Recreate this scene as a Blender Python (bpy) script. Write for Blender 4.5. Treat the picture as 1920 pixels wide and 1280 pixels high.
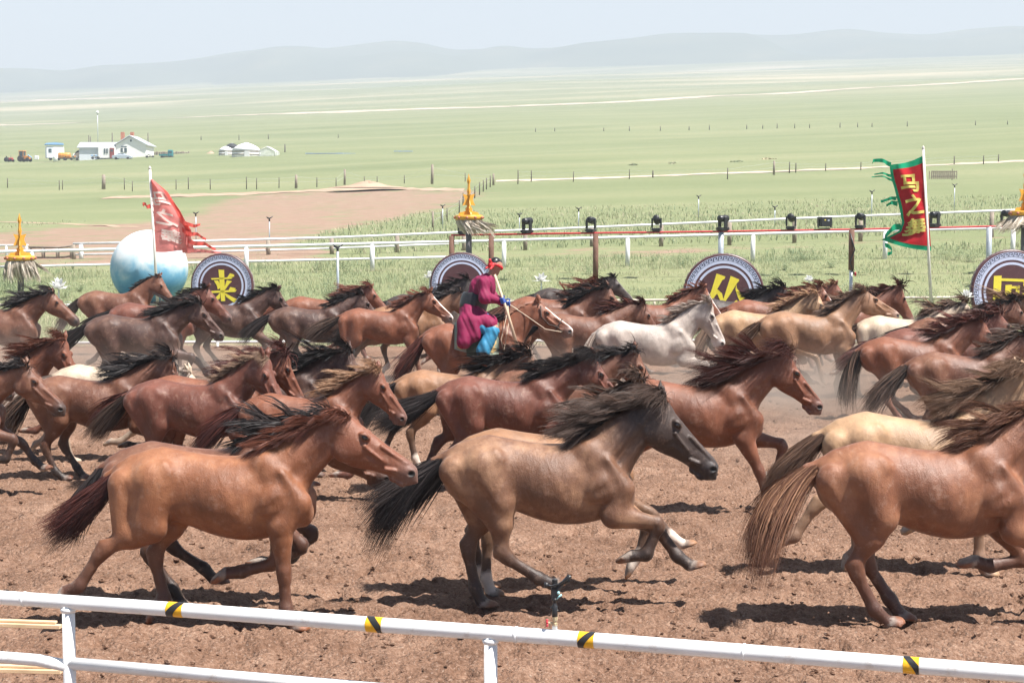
import bpy, math, random
import numpy as np
from mathutils import Vector, Matrix

scene = bpy.context.scene
for o in list(bpy.data.objects): bpy.data.objects.remove(o)

# ----------------------------------------------------------------------------
# CAMERA, SKY, SUN, EXPOSURE
# ----------------------------------------------------------------------------
FPX, CX, CY, HOR, CAMZ = 3200.0, 960.0, 640.0, 405.0, 2.96     # focal length and horizon row in photo pixels
PITCH = math.atan((CY - HOR) / FPX)
cam_data = bpy.data.cameras.new('camera'); cam = bpy.data.objects.new('camera', cam_data)
scene.collection.objects.link(cam); scene.camera = cam
cam_data.sensor_width = 36.0; cam_data.lens = 36.0 * FPX / 1920.0
cam_data.clip_start = 0.1; cam_data.clip_end = 30000
cam.location = (0, 0, CAMZ); cam.rotation_euler = (math.radians(90) - PITCH, 0, 0)

SUN_DIR = Vector((0.46, -0.27, 1.0)).normalized()              # towards the sun
world = bpy.data.worlds.new('World'); scene.world = world; world.use_nodes = True
wt = world.node_tree; bg = wt.nodes['Background']
sky = wt.nodes.new('ShaderNodeTexSky'); sky.sky_type = 'NISHITA'; sky.sun_disc = False
sky.sun_elevation = math.asin(SUN_DIR.z); sky.sun_rotation = math.atan2(SUN_DIR.x, SUN_DIR.y)
sky.altitude = 1300.0; sky.air_density = 0.65; sky.dust_density = 0.4; sky.ozone_density = 1.0
wt.links.new(sky.outputs[0], bg.inputs[0]); bg.inputs[1].default_value = 0.05
sun_data = bpy.data.lights.new('sun', 'SUN'); sun_data.energy = 5.0; sun_data.angle = math.radians(0.55); sun_data.color = (1.0, 0.955, 0.90)
sun = bpy.data.objects.new('sun', sun_data); scene.collection.objects.link(sun)
sun.rotation_euler = SUN_DIR.to_track_quat('Z', 'Y').to_euler(); sun.location = (0, 0, 50)

vs = scene.view_settings
vs.view_transform = 'Standard'; vs.look = 'None'; vs.gamma = 1.0; vs.use_curve_mapping = False
vs.exposure = 1.58
scene.render.engine = 'CYCLES'
scene.cycles.use_denoising = True
scene.cycles.max_bounces = 5; scene.cycles.diffuse_bounces = 2; scene.cycles.glossy_bounces = 2
scene.cycles.transmission_bounces = 3; scene.cycles.transparent_max_bounces = 6; scene.cycles.volume_bounces = 0
scene.cycles.use_adaptive_sampling = True; scene.cycles.adaptive_threshold = 0.02
world.cycles.sampling_method = 'MANUAL'; world.cycles.sample_map_resolution = 512

# pixel (of the 1920 x 1280 photograph) -> world
def ray(px, py):
    d = Vector(((px - CX) / FPX, -(py - CY) / FPX, -1.0))
    return cam.rotation_euler.to_matrix() @ d
def at_z(px, py, z=0.0):
    d = ray(px, py); t = (z - CAMZ) / d.z
    return Vector((0, 0, CAMZ)) + d * t
def at_d(px, py, dist):
    d = ray(px, py); t = dist / d.y
    return Vector((0, 0, CAMZ)) + d * t

# ----------------------------------------------------------------------------
# OBJECT HELPERS
# ----------------------------------------------------------------------------
COL = scene.collection
def tag(o, label=None, cat=None, group=None, kind=None):
    if label: o['label'] = label
    if cat: o['category'] = cat
    if group: o['group'] = group
    if kind: o['kind'] = kind
    return o
def link(name, me, mat=None, parent=None, loc=None, rot=None):
    o = bpy.data.objects.new(name, me); COL.objects.link(o)
    if mat is not None: me.materials.append(mat)
    if parent is not None: o.parent = parent
    if loc is not None: o.location = loc
    if rot is not None: o.rotation_euler = rot
    return o
def empty(name, loc, rz=0.0):
    o = bpy.data.objects.new(name, None); COL.objects.link(o); o.location = loc; o.rotation_euler = (0, 0, rz)
    o.empty_display_size = 0.1
    return o
def copy_tree(o, parent=None):
    c = o.copy(); COL.objects.link(c); c.parent = parent
    for ch in list(o.children): copy_tree(ch, c)
    return c

class MB:
    def __init__(self): self.v = []; self.f = []
    def add(self, vs_, fs):
        b = len(self.v); self.v += [tuple(p) for p in vs_]; self.f += [tuple(i + b for i in f) for f in fs]
        return self
    def box(self, c, s, rz=0.0, rx=0.0, ry=0.0, bev=0.0):
        R = Matrix.Rotation(rz, 3, 'Z') @ Matrix.Rotation(ry, 3, 'Y') @ Matrix.Rotation(rx, 3, 'X')
        h = Vector(s) / 2; c = Vector(c)
        b = min(bev, min(h) * 0.9)
        if b <= 0:
            P = [Vector((x, y, z)) for z in (-h.z, h.z) for y in (-h.y, h.y) for x in (-h.x, h.x)]
            F = [(0, 2, 3, 1), (4, 5, 7, 6), (0, 1, 5, 4), (2, 6, 7, 3), (0, 4, 6, 2), (1, 3, 7, 5)]
        else:
            P = []
            ring = lambda x, y, z: [Vector(q) for q in ((-x + b, -y, z), (x - b, -y, z), (x, -y + b, z), (x, y - b, z), (x - b, y, z), (-x + b, y, z), (-x, y - b, z), (-x, -y + b, z))]
            inner = lambda z: [Vector((q.x * (h.x - b) / h.x, q.y * (h.y - b) / h.y, z)) for q in ring(h.x, h.y, z)]
            P = inner(-h.z) + ring(h.x, h.y, -h.z + b) + ring(h.x, h.y, h.z - b) + inner(h.z)
            F = [tuple(reversed(range(8))), tuple(range(24, 32))]
            for k in range(3):
                for i in range(8): F.append((k * 8 + i, k * 8 + (i + 1) % 8, k * 8 + 8 + (i + 1) % 8, k * 8 + 8 + i))
        return self.add([R @ p + c for p in P], F)
    def tube(self, pts, r, n=10, caps=True):
        pts = [Vector(p) for p in pts]; rs = r if isinstance(r, (list, tuple)) else [r] * len(pts)
        V = []; F = []; prev = None
        for i, p in enumerate(pts):
            t = (pts[min(i + 1, len(pts) - 1)] - pts[max(i - 1, 0)]).normalized()
            if prev is None:
                a = t.cross(Vector((0, 0, 1)))
                if a.length < 1e-3: a = t.cross(Vector((1, 0, 0)))
            else: a = prev - t * prev.dot(t)
            a.normalize(); prev = a; b = t.cross(a)
            for k in range(n):
                w = 2 * math.pi * k / n
                V.append(p + (a * math.cos(w) + b * math.sin(w)) * rs[i])
        for i in range(len(pts) - 1):
            for k in range(n):
                F.append((i * n + k, i * n + (k + 1) % n, (i + 1) * n + (k + 1) % n, (i + 1) * n + k))
        if caps: F += [tuple(reversed(range(n))), tuple(range((len(pts) - 1) * n, len(pts) * n))]
        return self.add(V, F)
    def lathe(self, prof, c=(0, 0, 0), n=20, axis='Z'):
        V = []; F = []
        for r, z in prof:
            for k in range(n):
                w = 2 * math.pi * k / n
                p = Vector((r * math.cos(w), r * math.sin(w), z))
                if axis == 'Y': p = Vector((p.x, p.z, p.y))
                if axis == 'X': p = Vector((p.z, p.x, p.y))
                V.append(p + Vector(c))
        for i in range(len(prof) - 1):
            for k in range(n): F.append((i * n + k, i * n + (k + 1) % n, (i + 1) * n + (k + 1) % n, (i + 1) * n + k))
        if prof[0][0] > 1e-4: F.append(tuple(reversed(range(n))))
        if prof[-1][0] > 1e-4: F.append(tuple(range((len(prof) - 1) * n, len(prof) * n)))
        return self.add(V, F)
    def ball(self, c, r, n=12, m=8, sq=(1, 1, 1)):
        V = []; F = []
        for i in range(m + 1):
            th = math.pi * i / m
            for k in range(n):
                w = 2 * math.pi * k / n
                V.append(Vector((c[0] + r * sq[0] * math.sin(th) * math.cos(w), c[1] + r * sq[1] * math.sin(th) * math.sin(w), c[2] + r * sq[2] * math.cos(th))))
        for i in range(m):
            for k in range(n): F.append((i * n + k, (i + 1) * n + k, (i + 1) * n + (k + 1) % n, i * n + (k + 1) % n))
        return self.add(V, F)
    def prism(self, poly, y0, y1, scale=1.0, off=(0, 0, 0)):
        """a flat outline in the x-z plane given a thickness along y"""
        n = len(poly)
        V = [Vector((p[0] * scale, y0, p[1] * scale)) + Vector(off) for p in poly] + [Vector((p[0] * scale, y1, p[1] * scale)) + Vector(off) for p in poly]
        F = [tuple(range(n)), tuple(reversed(range(n, 2 * n)))] + [(i, i + n, (i + 1) % n + n, (i + 1) % n) for i in range(n)]
        return self.add(V, F)
    def mesh(self, name, smooth=False):
        me = bpy.data.meshes.new(name); me.from_pydata([tuple(p) for p in self.v], [], self.f)
        me.validate(); me.update()
        if smooth: me.polygons.foreach_set('use_smooth', [True] * len(me.polygons))
        return me
    def build(self, name, mat, parent=None, smooth=False, loc=None, rot=None):
        return link(name, self.mesh(name, smooth), mat, parent, loc, rot)

# smooth value noise on numpy arrays
def vnoise(x, y, seed=0):
    xi = np.floor(x).astype(np.int64); yi = np.floor(y).astype(np.int64)
    fx = x - xi; fy = y - yi; fx = fx * fx * (3 - 2 * fx); fy = fy * fy * (3 - 2 * fy)
    def hsh(a, b):
        h_ = (a * 374761393 + b * 668265263 + seed * 1442695041) & 0x7fffffff
        h_ = ((h_ ^ (h_ >> 13)) * 1274126177) & 0x7fffffff
        return ((h_ ^ (h_ >> 16)) & 0xffff) / 65535.0
    return (hsh(xi, yi) * (1 - fx) + hsh(xi + 1, yi) * fx) * (1 - fy) + (hsh(xi, yi + 1) * (1 - fx) + hsh(xi + 1, yi + 1) * fx) * fy
# ----------------------------------------------------------------------------
# MATERIAL HELPERS
# ----------------------------------------------------------------------------
class NT:
    """tiny node-tree helper: n = NT('name'); n.add('ShaderNodeX', inputs...)"""
    def __init__(self, name):
        self.m = bpy.data.materials.new(name); self.m.use_nodes = True
        self.t = self.m.node_tree; self.t.nodes.clear()
        self.out = self.t.nodes.new('ShaderNodeOutputMaterial')
    def add(self, typ, ins=None, **props):
        nd = self.t.nodes.new(typ)
        for k, v in props.items(): setattr(nd, k, v)
        for k, v in (ins or {}).items(): self.set(nd, k, v)
        return nd
    def set(self, nd, k, v):
        s = nd.inputs[k]
        if isinstance(v, bpy.types.NodeSocket): self.t.links.new(v, s)
        elif hasattr(v, 'outputs'): self.t.links.new(v.outputs[0], s)
        else:
            if s.type == 'RGBA' and len(v) == 3: v = (*v, 1)
            s.default_value = v
    def noise(self, vec, scale, detail=4, rough=0.55, dist=0.0):
        ins = {'Scale': scale, 'Detail': detail, 'Roughness': rough, 'Distortion': dist}
        if vec is not None: ins['Vector'] = vec
        return self.add('ShaderNodeTexNoise', ins).outputs['Fac']
    def ramp(self, fac, stops):
        r = self.add('ShaderNodeValToRGB', {'Fac': fac})
        el = r.color_ramp.elements
        while len(el) < len(stops): el.new(0.5)
        for e, (p, c) in zip(el, stops):
            e.position = p; e.color = (*c, 1) if len(c) == 3 else c
        return r.outputs['Color']
    def mix(self, fac, a, b, mode='MIX'):
        n = self.t.nodes.new('ShaderNodeMix'); n.data_type = 'RGBA'; n.blend_type = mode
        n.clamp_factor = True
        for i, v in ((0, fac), (6, a), (7, b)):
            s = n.inputs[i]
            if isinstance(v, bpy.types.NodeSocket): self.t.links.new(v, s)
            elif isinstance(v, (int, float)): s.default_value = v
            else: s.default_value = (*v, 1) if len(v) == 3 else v
        return n.outputs[2]
    def math(self, op, a, b=None, c=None, clamp=False):
        n = self.t.nodes.new('ShaderNodeMath'); n.operation = op; n.use_clamp = clamp
        for i, v in enumerate((a, b, c)):
            if v is None: continue
            if isinstance(v, bpy.types.NodeSocket): self.t.links.new(v, n.inputs[i])
            else: n.inputs[i].default_value = v
        return n.outputs[0]
    def maprange(self, v, a, b, c=0.0, d=1.0):
        n = self.add('ShaderNodeMapRange', {'Value': v, 'From Min': a, 'From Max': b, 'To Min': c, 'To Max': d}); n.clamp = True
        return n.outputs[0]
    def attr(self, name, out='Fac'):
        return self.add('ShaderNodeAttribute', attribute_name=name).outputs[out]
    def coord(self, which='Object'):
        return self.add('ShaderNodeTexCoord').outputs[which]
    def mapping(self, vec, scale=(1, 1, 1), rot=(0, 0, 0), loc=(0, 0, 0)):
        return self.add('ShaderNodeMapping', {'Vector': vec, 'Scale': scale, 'Rotation': rot, 'Location': loc}).outputs[0]
    def bump(self, h, strength=0.3, dist=0.01):
        return self.add('ShaderNodeBump', {'Height': h, 'Strength': strength, 'Distance': dist}).outputs[0]
    def bsdf(self, color, rough=0.6, spec=0.4, normal=None, metal=0.0, **kw):
        b = self.add('ShaderNodeBsdfPrincipled')
        self.set(b, 'Base Color', color); self.set(b, 'Roughness', rough); self.set(b, 'Specular IOR Level', spec); self.set(b, 'Metallic', metal)
        if normal is not None: self.set(b, 'Normal', normal)
        for k, v in kw.items(): self.set(b, k.replace('_', ' '), v)
        self.t.links.new(b.outputs[0], self.out.inputs['Surface'])
        return self.m


MATS = {}
def plain(name, color, rough=0.6, spec=0.4, metal=0.0, var=0.12, scale=6.0, bump=0.0, dirt=None):
    """a painted / cast / cloth surface with a little wear so that it is never one flat tone"""
    if name in MATS: return MATS[name]
    n = NT(name); co = n.coord()
    f = n.noise(co, scale, 6, 0.6)
    dark = tuple(c * (1 - var) for c in color); lite = tuple(min(1, c * (1 + var * 0.6)) for c in color)
    col = n.ramp(f, [(0.3, dark), (0.7, lite)])
    if dirt:
        f2 = n.noise(co, scale * 2.3, 8, 0.7)
        col = n.mix(n.maprange(f2, 0.56, 0.70, 0, 0.7), col, dirt)
    nm = n.bump(n.noise(co, scale * 8, 5), bump, 0.01) if bump else None
    MATS[name] = n.bsdf(col, n.maprange(f, 0.2, 0.8, rough * 0.9, min(1, rough * 1.1)), spec, nm, metal)
    return MATS[name]


def coat_material(name, body, points, muzzle, blaze=0.0, sock=None, dust=0.35, light=None, rough=0.50, mott=0.36, fore=None):
    """horse coat: body colour with mottling, dark points by limb masks, muzzle, blaze, hooves, dust"""
    body = tuple(c * 0.90 for c in body)
    n = NT(name)
    co = n.coord()
    big = n.noise(co, 2.6, 4, 0.5); mid = n.noise(co, 9, 5, 0.6); fine = n.noise(n.mapping(co, (1, 1, 2.4)), 90, 3, 0.6)
    lite = light or tuple(min(0.9, c * 1.45 + 0.01) for c in body)
    drk = tuple(c * (1 - mott) for c in body)
    col = n.ramp(n.math('ADD', n.math('MULTIPLY', big, 0.65), n.math('MULTIPLY', mid, 0.35)), [(0.34, drk), (0.50, body), (0.66, lite)])
    if fore: col = n.mix(n.math('MULTIPLY', n.attr('fore'), fore[1]), col, fore[0])
    col = n.mix(n.math('MULTIPLY', n.attr('points'), 0.92), col, points)
    col = n.mix(n.math('MULTIPLY', n.attr('muzzle'), 0.85), col, muzzle)
    if sock: 
        sm = n.maprange(n.math('ADD', n.attr('points'), n.math('MULTIPLY', mid, 0.15)), 0.98, 1.05)
        col = n.mix(sm, col, sock)
    if blaze: col = n.mix(n.math('MULTIPLY', n.attr('blaze'), blaze), col, (0.78, 0.70, 0.64))
    # dried dust in patches, more on the face and lower limbs
    dm = n.maprange(n.noise(co, 14, 8, 0.72), 0.54, 0.70, 0, dust)
    col = n.mix(dm, col, (0.40, 0.26, 0.19))
    col = n.mix(n.math('MULTIPLY', n.attr('hoof'), 0.95), col, n.ramp(mid, [(0.35, (0.16, 0.12, 0.10)), (0.7, (0.42, 0.35, 0.29))]))
    col = n.mix(n.attr('dark'), col, (0.012, 0.009, 0.008))
    col = n.mix(n.maprange(fine, 0.35, 0.75, 0, 0.22), col, n.mix(0.5, col, (0.02, 0.01, 0.006)))
    mus = n.noise(n.mapping(co, (1.6, 1, 0.8)), 7.5, 3, 0.55, 0.6)
    nm0 = n.bump(mus, 0.28, 0.026)
    b2 = n.add('ShaderNodeBump', {'Height': n.math('ADD', n.math('MULTIPLY', fine, 0.9), n.math('MULTIPLY', n.noise(co, 26, 5, 0.65), 0.8)), 'Strength': 0.40, 'Distance': 0.008, 'Normal': nm0})
    nm = b2.outputs[0]
    rg = n.math('ADD', n.maprange(big, 0.3, 0.7, rough - 0.06, rough + 0.12), n.math('MULTIPLY', n.attr('hoof'), 0.2), clamp=True)
    return n.bsdf(col, rg, 0.50, nm, Sheen_Weight=0.06, Sheen_Roughness=0.45, Sheen_Tint=(1.0, 0.90, 0.82, 1))


def hair_material(name, dark, light, tip=None):
    n = NT(name)
    col = n.ramp(n.attr('tint'), [(0.15, dark), (0.62, tuple(a * 0.6 + b * 0.4 for a, b in zip(dark, light))), (0.95, light)])
    if tip: col = n.mix(n.maprange(n.attr('along'), 0.35, 1.0, 0, 0.8), col, tip)
    return n.bsdf(col, 0.55, 0.22)


def coats():
    C = {}
    blk = (0.016, 0.012, 0.011)
    C['chestnut'] = coat_material('coat_chestnut', (0.185, 0.060, 0.026), (0.105, 0.036, 0.022), (0.13, 0.07, 0.058), fore=((0.15, 0.044, 0.022), 0.5))
    C['light_chestnut'] = coat_material('coat_light_chestnut', (0.245, 0.088, 0.036), (0.070, 0.028, 0.018), (0.15, 0.085, 0.068), fore=((0.17, 0.052, 0.026), 0.75), light=(0.37, 0.160, 0.075))
    C['red_chestnut'] = coat_material('coat_red_chestnut', (0.225, 0.082, 0.038), (0.070, 0.029, 0.019), (0.15, 0.085, 0.068), light=(0.34, 0.150, 0.075), dust=0.45)
    C['blaze_chestnut'] = coat_material('coat_blaze_chestnut', (0.19, 0.062, 0.028), (0.105, 0.036, 0.022), (0.17, 0.12, 0.105), blaze=1.0)
    C['red_bay'] = coat_material('coat_red_bay', (0.140, 0.042, 0.023), (0.026, 0.014, 0.012), (0.08, 0.055, 0.05))
    C['bay'] = coat_material('coat_bay', (0.150, 0.054, 0.027), (0.017, 0.012, 0.010), (0.04, 0.03, 0.028), light=(0.22, 0.10, 0.055))
    C['dark_bay'] = coat_material('coat_dark_bay', (0.072, 0.031, 0.021), blk, (0.05, 0.04, 0.038), light=(0.135, 0.066, 0.042))
    C['mealy_brown'] = coat_material('coat_mealy_brown', (0.185, 0.084, 0.044), (0.022, 0.015, 0.013), (0.028, 0.023, 0.024), dust=0.30, light=(0.37, 0.205, 0.115), fore=((0.030, 0.019, 0.016), 0.92))
    C['tan'] = coat_material('coat_tan', (0.26, 0.128, 0.062), (0.040, 0.025, 0.020), (0.09, 0.06, 0.05), sock=(0.62, 0.52, 0.44), fore=((0.14, 0.06, 0.034), 0.6))
    C['buckskin'] = coat_material('coat_buckskin', (0.27, 0.140, 0.072), (0.09, 0.050, 0.032), (0.32, 0.22, 0.175), fore=((0.20, 0.095, 0.05), 0.4))
    C['palomino'] = coat_material('coat_palomino', (0.40, 0.24, 0.13), (0.20, 0.115, 0.075), (0.28, 0.20, 0.165))
    C['cream'] = coat_material('coat_cream', (0.50, 0.39, 0.28), (0.26, 0.19, 0.14), (0.48, 0.37, 0.31))
    C['grey'] = coat_material('coat_grey', (0.43, 0.36, 0.31), (0.16, 0.12, 0.10), (0.55, 0.48, 0.44), mott=0.4)
    C['black'] = coat_material('coat_black', (0.034, 0.022, 0.018), blk, (0.03, 0.025, 0.024), blaze=0.25)
    Hh = {}
    Hh['black'] = hair_material('hair_black', (0.006, 0.005, 0.006), (0.045, 0.034, 0.032))
    Hh['black_brown'] = hair_material('hair_black_brown', (0.008, 0.006, 0.006), (0.10, 0.060, 0.042), (0.09, 0.055, 0.042))
    Hh['red'] = hair_material('hair_red', (0.055, 0.017, 0.012), (0.24, 0.085, 0.050))
    Hh['dark_red'] = hair_material('hair_dark_red', (0.022, 0.008, 0.008), (0.14, 0.045, 0.034))
    Hh['brown'] = hair_material('hair_brown', (0.030, 0.015, 0.011), (0.17, 0.095, 0.060), (0.14, 0.085, 0.06))
    Hh['flaxen'] = hair_material('hair_flaxen', (0.13, 0.058, 0.030), (0.52, 0.32, 0.19))
    Hh['dark_flaxen'] = hair_material('hair_dark_flaxen', (0.05, 0.028, 0.02), (0.40, 0.26, 0.17), (0.20, 0.12, 0.08))
    Hh['flaxen_red'] = hair_material('hair_flaxen_red', (0.070, 0.026, 0.018), (0.42, 0.225, 0.130), (0.12, 0.055, 0.038))
    Hh['grey'] = hair_material('hair_grey', (0.16, 0.11, 0.085), (0.58, 0.49, 0.42))
    return C, Hh
# ----------------------------------------------------------------------------
# HORSES: a signed distance body polygonised with surface nets, hair as strands
# ----------------------------------------------------------------------------
class Field:
    def __init__(self, lo, hi, h):
        self.h = h
        self.lo = np.array(lo, np.float32)
        self.n = np.ceil((np.array(hi) - np.array(lo)) / h).astype(int) + 1
        self.ax = [self.lo[i] + h * np.arange(self.n[i], dtype=np.float32) for i in range(3)]
        self.D = np.full(tuple(self.n), 0.5, np.float32)

    def region(self, lo, hi):
        s = []
        for i in range(3):
            a = int(max(0, math.floor((lo[i] - self.lo[i]) / self.h)))
            b = int(min(self.n[i], math.ceil((hi[i] - self.lo[i]) / self.h) + 1))
            if b <= a: return None
            s.append(slice(a, b))
        X = self.ax[0][s[0]][:, None, None]; Y = self.ax[1][s[1]][None, :, None]; Z = self.ax[2][s[2]][None, None, :]
        return tuple(s), X, Y, Z

    def union(self, s, d, k):
        a = self.D[s]
        if k <= 0:
            self.D[s] = np.minimum(a, d); return
        hh = np.clip(0.5 + 0.5 * (a - d) / k, 0, 1)
        self.D[s] = a + (d - a) * hh - k * hh * (1 - hh)

    def cut(self, s, d, k):            # subtract the shape d
        a = self.D[s]; b = -d
        hh = np.clip(0.5 - 0.5 * (a - b) / k, 0, 1)
        self.D[s] = a + (b - a) * hh + k * hh * (1 - hh)

    def cone(self, a, b, ra, rb, k=0.02, sy=1.0, cut=False):
        # round cone from a to b; sy > 1 makes it narrower across the horse
        a = np.array(a, float); b = np.array(b, float)
        m = max(ra, rb) + k + 3 * self.h
        lo = np.minimum(a, b) - m; hi = np.maximum(a, b) + m
        r = self.region(lo, hi)
        if r is None: return
        s, X, Y, Z = r
        d = b - a; dd = float(d[0] ** 2 + (d[1]) ** 2 + d[2] ** 2) + 1e-9
        px, py, pz = X - a[0], Y - a[1], Z - a[2]
        t = np.clip((px * d[0] + py * d[1] + pz * d[2]) / dd, 0, 1)
        qx = px - t * d[0]; qy = (py - t * d[1]) * sy; qz = pz - t * d[2]
        dist = (np.sqrt(qx * qx + qy * qy + qz * qz) - (ra + (rb - ra) * t))
        (self.cut if cut else self.union)(s, dist, k)

    def ell(self, c, r, ang=0.0, k=0.03, cut=False):
        # ellipsoid, turned by ang degrees in the x-z plane (x axis towards +z)
        m = max(r) + k + 3 * self.h
        rg = self.region(np.array(c) - m, np.array(c) + m)
        if rg is None: return
        s, X, Y, Z = rg
        ca, sa = math.cos(math.radians(ang)), math.sin(math.radians(ang))
        px, py, pz = X - c[0], Y - c[1], Z - c[2]
        u = px * ca + pz * sa; w = -px * sa + pz * ca
        k0 = np.sqrt((u / r[0]) ** 2 + (py / r[1]) ** 2 + (w / r[2]) ** 2)
        k1 = np.sqrt((u / r[0] ** 2) ** 2 + (py / r[1] ** 2) ** 2 + (w / r[2] ** 2) ** 2) + 1e-9
        (self.cut if cut else self.union)(s, k0 * (k0 - 1) / k1, k)

    def mesh(self):
        D = self.D; n = D.shape
        neg = D < 0
        cnt = np.zeros((n[0] - 1, n[1] - 1, n[2] - 1), np.int8)
        for i in (0, 1):
            for j in (0, 1):
                for k in (0, 1):
                    cnt += neg[i:n[0] - 1 + i, j:n[1] - 1 + j, k:n[2] - 1 + k]
        act = (cnt > 0) & (cnt < 8)
        ci = np.argwhere(act)
        idx = np.full(act.shape, -1, np.int64); idx[act] = np.arange(len(ci))
        c = np.stack([D[ci[:, 0] + i, ci[:, 1] + j, ci[:, 2] + k] for i in (0, 1) for j in (0, 1) for k in (0, 1)], 1)
        corners = np.array([(i, j, k) for i in (0, 1) for j in (0, 1) for k in (0, 1)], float)
        acc = np.zeros((len(ci), 3)); num = np.zeros(len(ci))
        for e0 in range(8):
            for ax in (4, 2, 1):
                if e0 & ax: continue
                e1 = e0 | ax
                a, b = c[:, e0], c[:, e1]
                m = (a < 0) != (b < 0)
                t = np.where(m, a / np.where(m, a - b, 1), 0)
                p = corners[e0][None] + (corners[e1] - corners[e0])[None] * t[:, None]
                acc[m] += p[m]; num[m] += 1
        V = (ci + acc / num[:, None]) * self.h + self.lo[None]
        F = []
        for ax in range(3):
            sl0 = [slice(None)] * 3; sl1 = [slice(None)] * 3
            sl0[ax] = slice(0, n[ax] - 1); sl1[ax] = slice(1, n[ax])
            a = neg[tuple(sl0)]; b = neg[tuple(sl1)]
            cr = np.argwhere(a != b)
            o1, o2 = [(1, 2), (2, 0), (0, 1)][ax]
            ok = (cr[:, o1] > 0) & (cr[:, o2] > 0) & (cr[:, o1] < n[o1] - 1) & (cr[:, o2] < n[o2] - 1)
            cr = cr[ok]
            flip = a[tuple(cr.T)]
            def g(d1, d2):
                q = cr.copy(); q[:, o1] -= d1; q[:, o2] -= d2
                return idx[tuple(q.T)]
            q = np.stack([g(1, 1), g(0, 1), g(0, 0), g(1, 0)], 1)
            q[~flip] = q[~flip][:, ::-1]
            F.append(q)
        return V, np.concatenate(F)


def smooth_mesh(V, F, it=2, lam=0.5):
    n = len(V)
    e = np.concatenate([F[:, [0, 1]], F[:, [1, 2]], F[:, [2, 3]], F[:, [3, 0]]])
    e = np.concatenate([e, e[:, ::-1]])
    deg = np.bincount(e[:, 0], minlength=n).astype(float)
    for _ in range(it):
        A = np.stack([np.bincount(e[:, 0], V[e[:, 1], i], n) for i in range(3)], 1) / deg[:, None]
        V = V + lam * (A - V)
    return V


def quad_mesh(name, V, F):
    me = bpy.data.meshes.new(name)
    V = np.ascontiguousarray(V, np.float32); F = np.ascontiguousarray(F, np.int32)
    k = F.shape[1]
    me.vertices.add(len(V)); me.vertices.foreach_set('co', V.ravel())
    me.loops.add(F.size); me.loops.foreach_set('vertex_index', F.ravel())
    me.polygons.add(len(F))
    me.polygons.foreach_set('loop_start', np.arange(0, F.size, k, dtype=np.int32))
    me.update(calc_edges=True)
    me.polygons.foreach_set('use_smooth', np.ones(len(F), bool))
    me.update()
    return me


def spline(xs, ys):
    # monotone-ish cubic (Catmull-Rom) through points, evaluated with numpy
    xs = np.array(xs, float); ys = np.array(ys, float)
    m = np.gradient(ys, xs)
    def f(x):
        i = np.clip(np.searchsorted(xs, x) - 1, 0, len(xs) - 2)
        h = xs[i + 1] - xs[i]; t = np.clip((x - xs[i]) / h, 0, 1)
        return ((2 * t ** 3 - 3 * t ** 2 + 1) * ys[i] + (t ** 3 - 2 * t ** 2 + t) * h * m[i]
                + (-2 * t ** 3 + 3 * t ** 2) * ys[i + 1] + (t ** 3 - t ** 2) * h * m[i + 1]).astype(np.float32)
    return f


#            x     top   bottom halfwidth
TRUNK = [(-0.77, 1.075, 0.985, 0.03), (-0.73, 1.145, 0.910, 0.100), (-0.65, 1.225, 0.830, 0.175), (-0.52, 1.290, 0.800, 0.236), (-0.36, 1.315, 0.790, 0.246),
         (-0.18, 1.288, 0.735, 0.238), (0.00, 1.262, 0.672, 0.276), (0.16, 1.260, 0.640, 0.274), (0.30, 1.288, 0.640, 0.228),
         (0.42, 1.320, 0.660, 0.180), (0.53, 1.285, 0.700, 0.155), (0.61, 1.20, 0.765, 0.130), (0.665, 1.10, 0.84, 0.095), (0.695, 1.02, 0.91, 0.03)]
#            u      top    bottom  halfwidth    (head frame: u from poll to muzzle)
HEAD = [(-0.055, 0.020, -0.060, 0.02), (-0.02, 0.052, -0.110, 0.060), (0.05, 0.066, -0.172, 0.083), (0.12, 0.066, -0.208, 0.094), (0.19, 0.061, -0.210, 0.092),
        (0.26, 0.055, -0.186, 0.080), (0.33, 0.050, -0.150, 0.066), (0.41, 0.047, -0.122, 0.058), (0.48, 0.046, -0.110, 0.058),
        (0.54, 0.040, -0.106, 0.060), (0.585, 0.020, -0.098, 0.050), (0.612, -0.02, -0.070, 0.02)]
FORE_LEN = (0.21, 0.365, 0.262, 0.118, 0.072)
HIND_LEN = (0.31, 0.390, 0.335, 0.118, 0.072)


def leg_points(start, lens, ang, y0, yk):
    # joint positions of one leg in the trunk frame: angles from straight down, + forward
    p = [np.array([start[0], y0, start[1]])]
    for i, L in enumerate(lens):
        a = math.radians(ang[min(i, len(ang) - 1)])
        q = p[-1] + np.array([math.sin(a) * L, 0, -math.cos(a) * L])
        q[1] = y0 + (yk - y0) * (i + 1) / len(lens)
        p.append(q)
    return p


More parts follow.
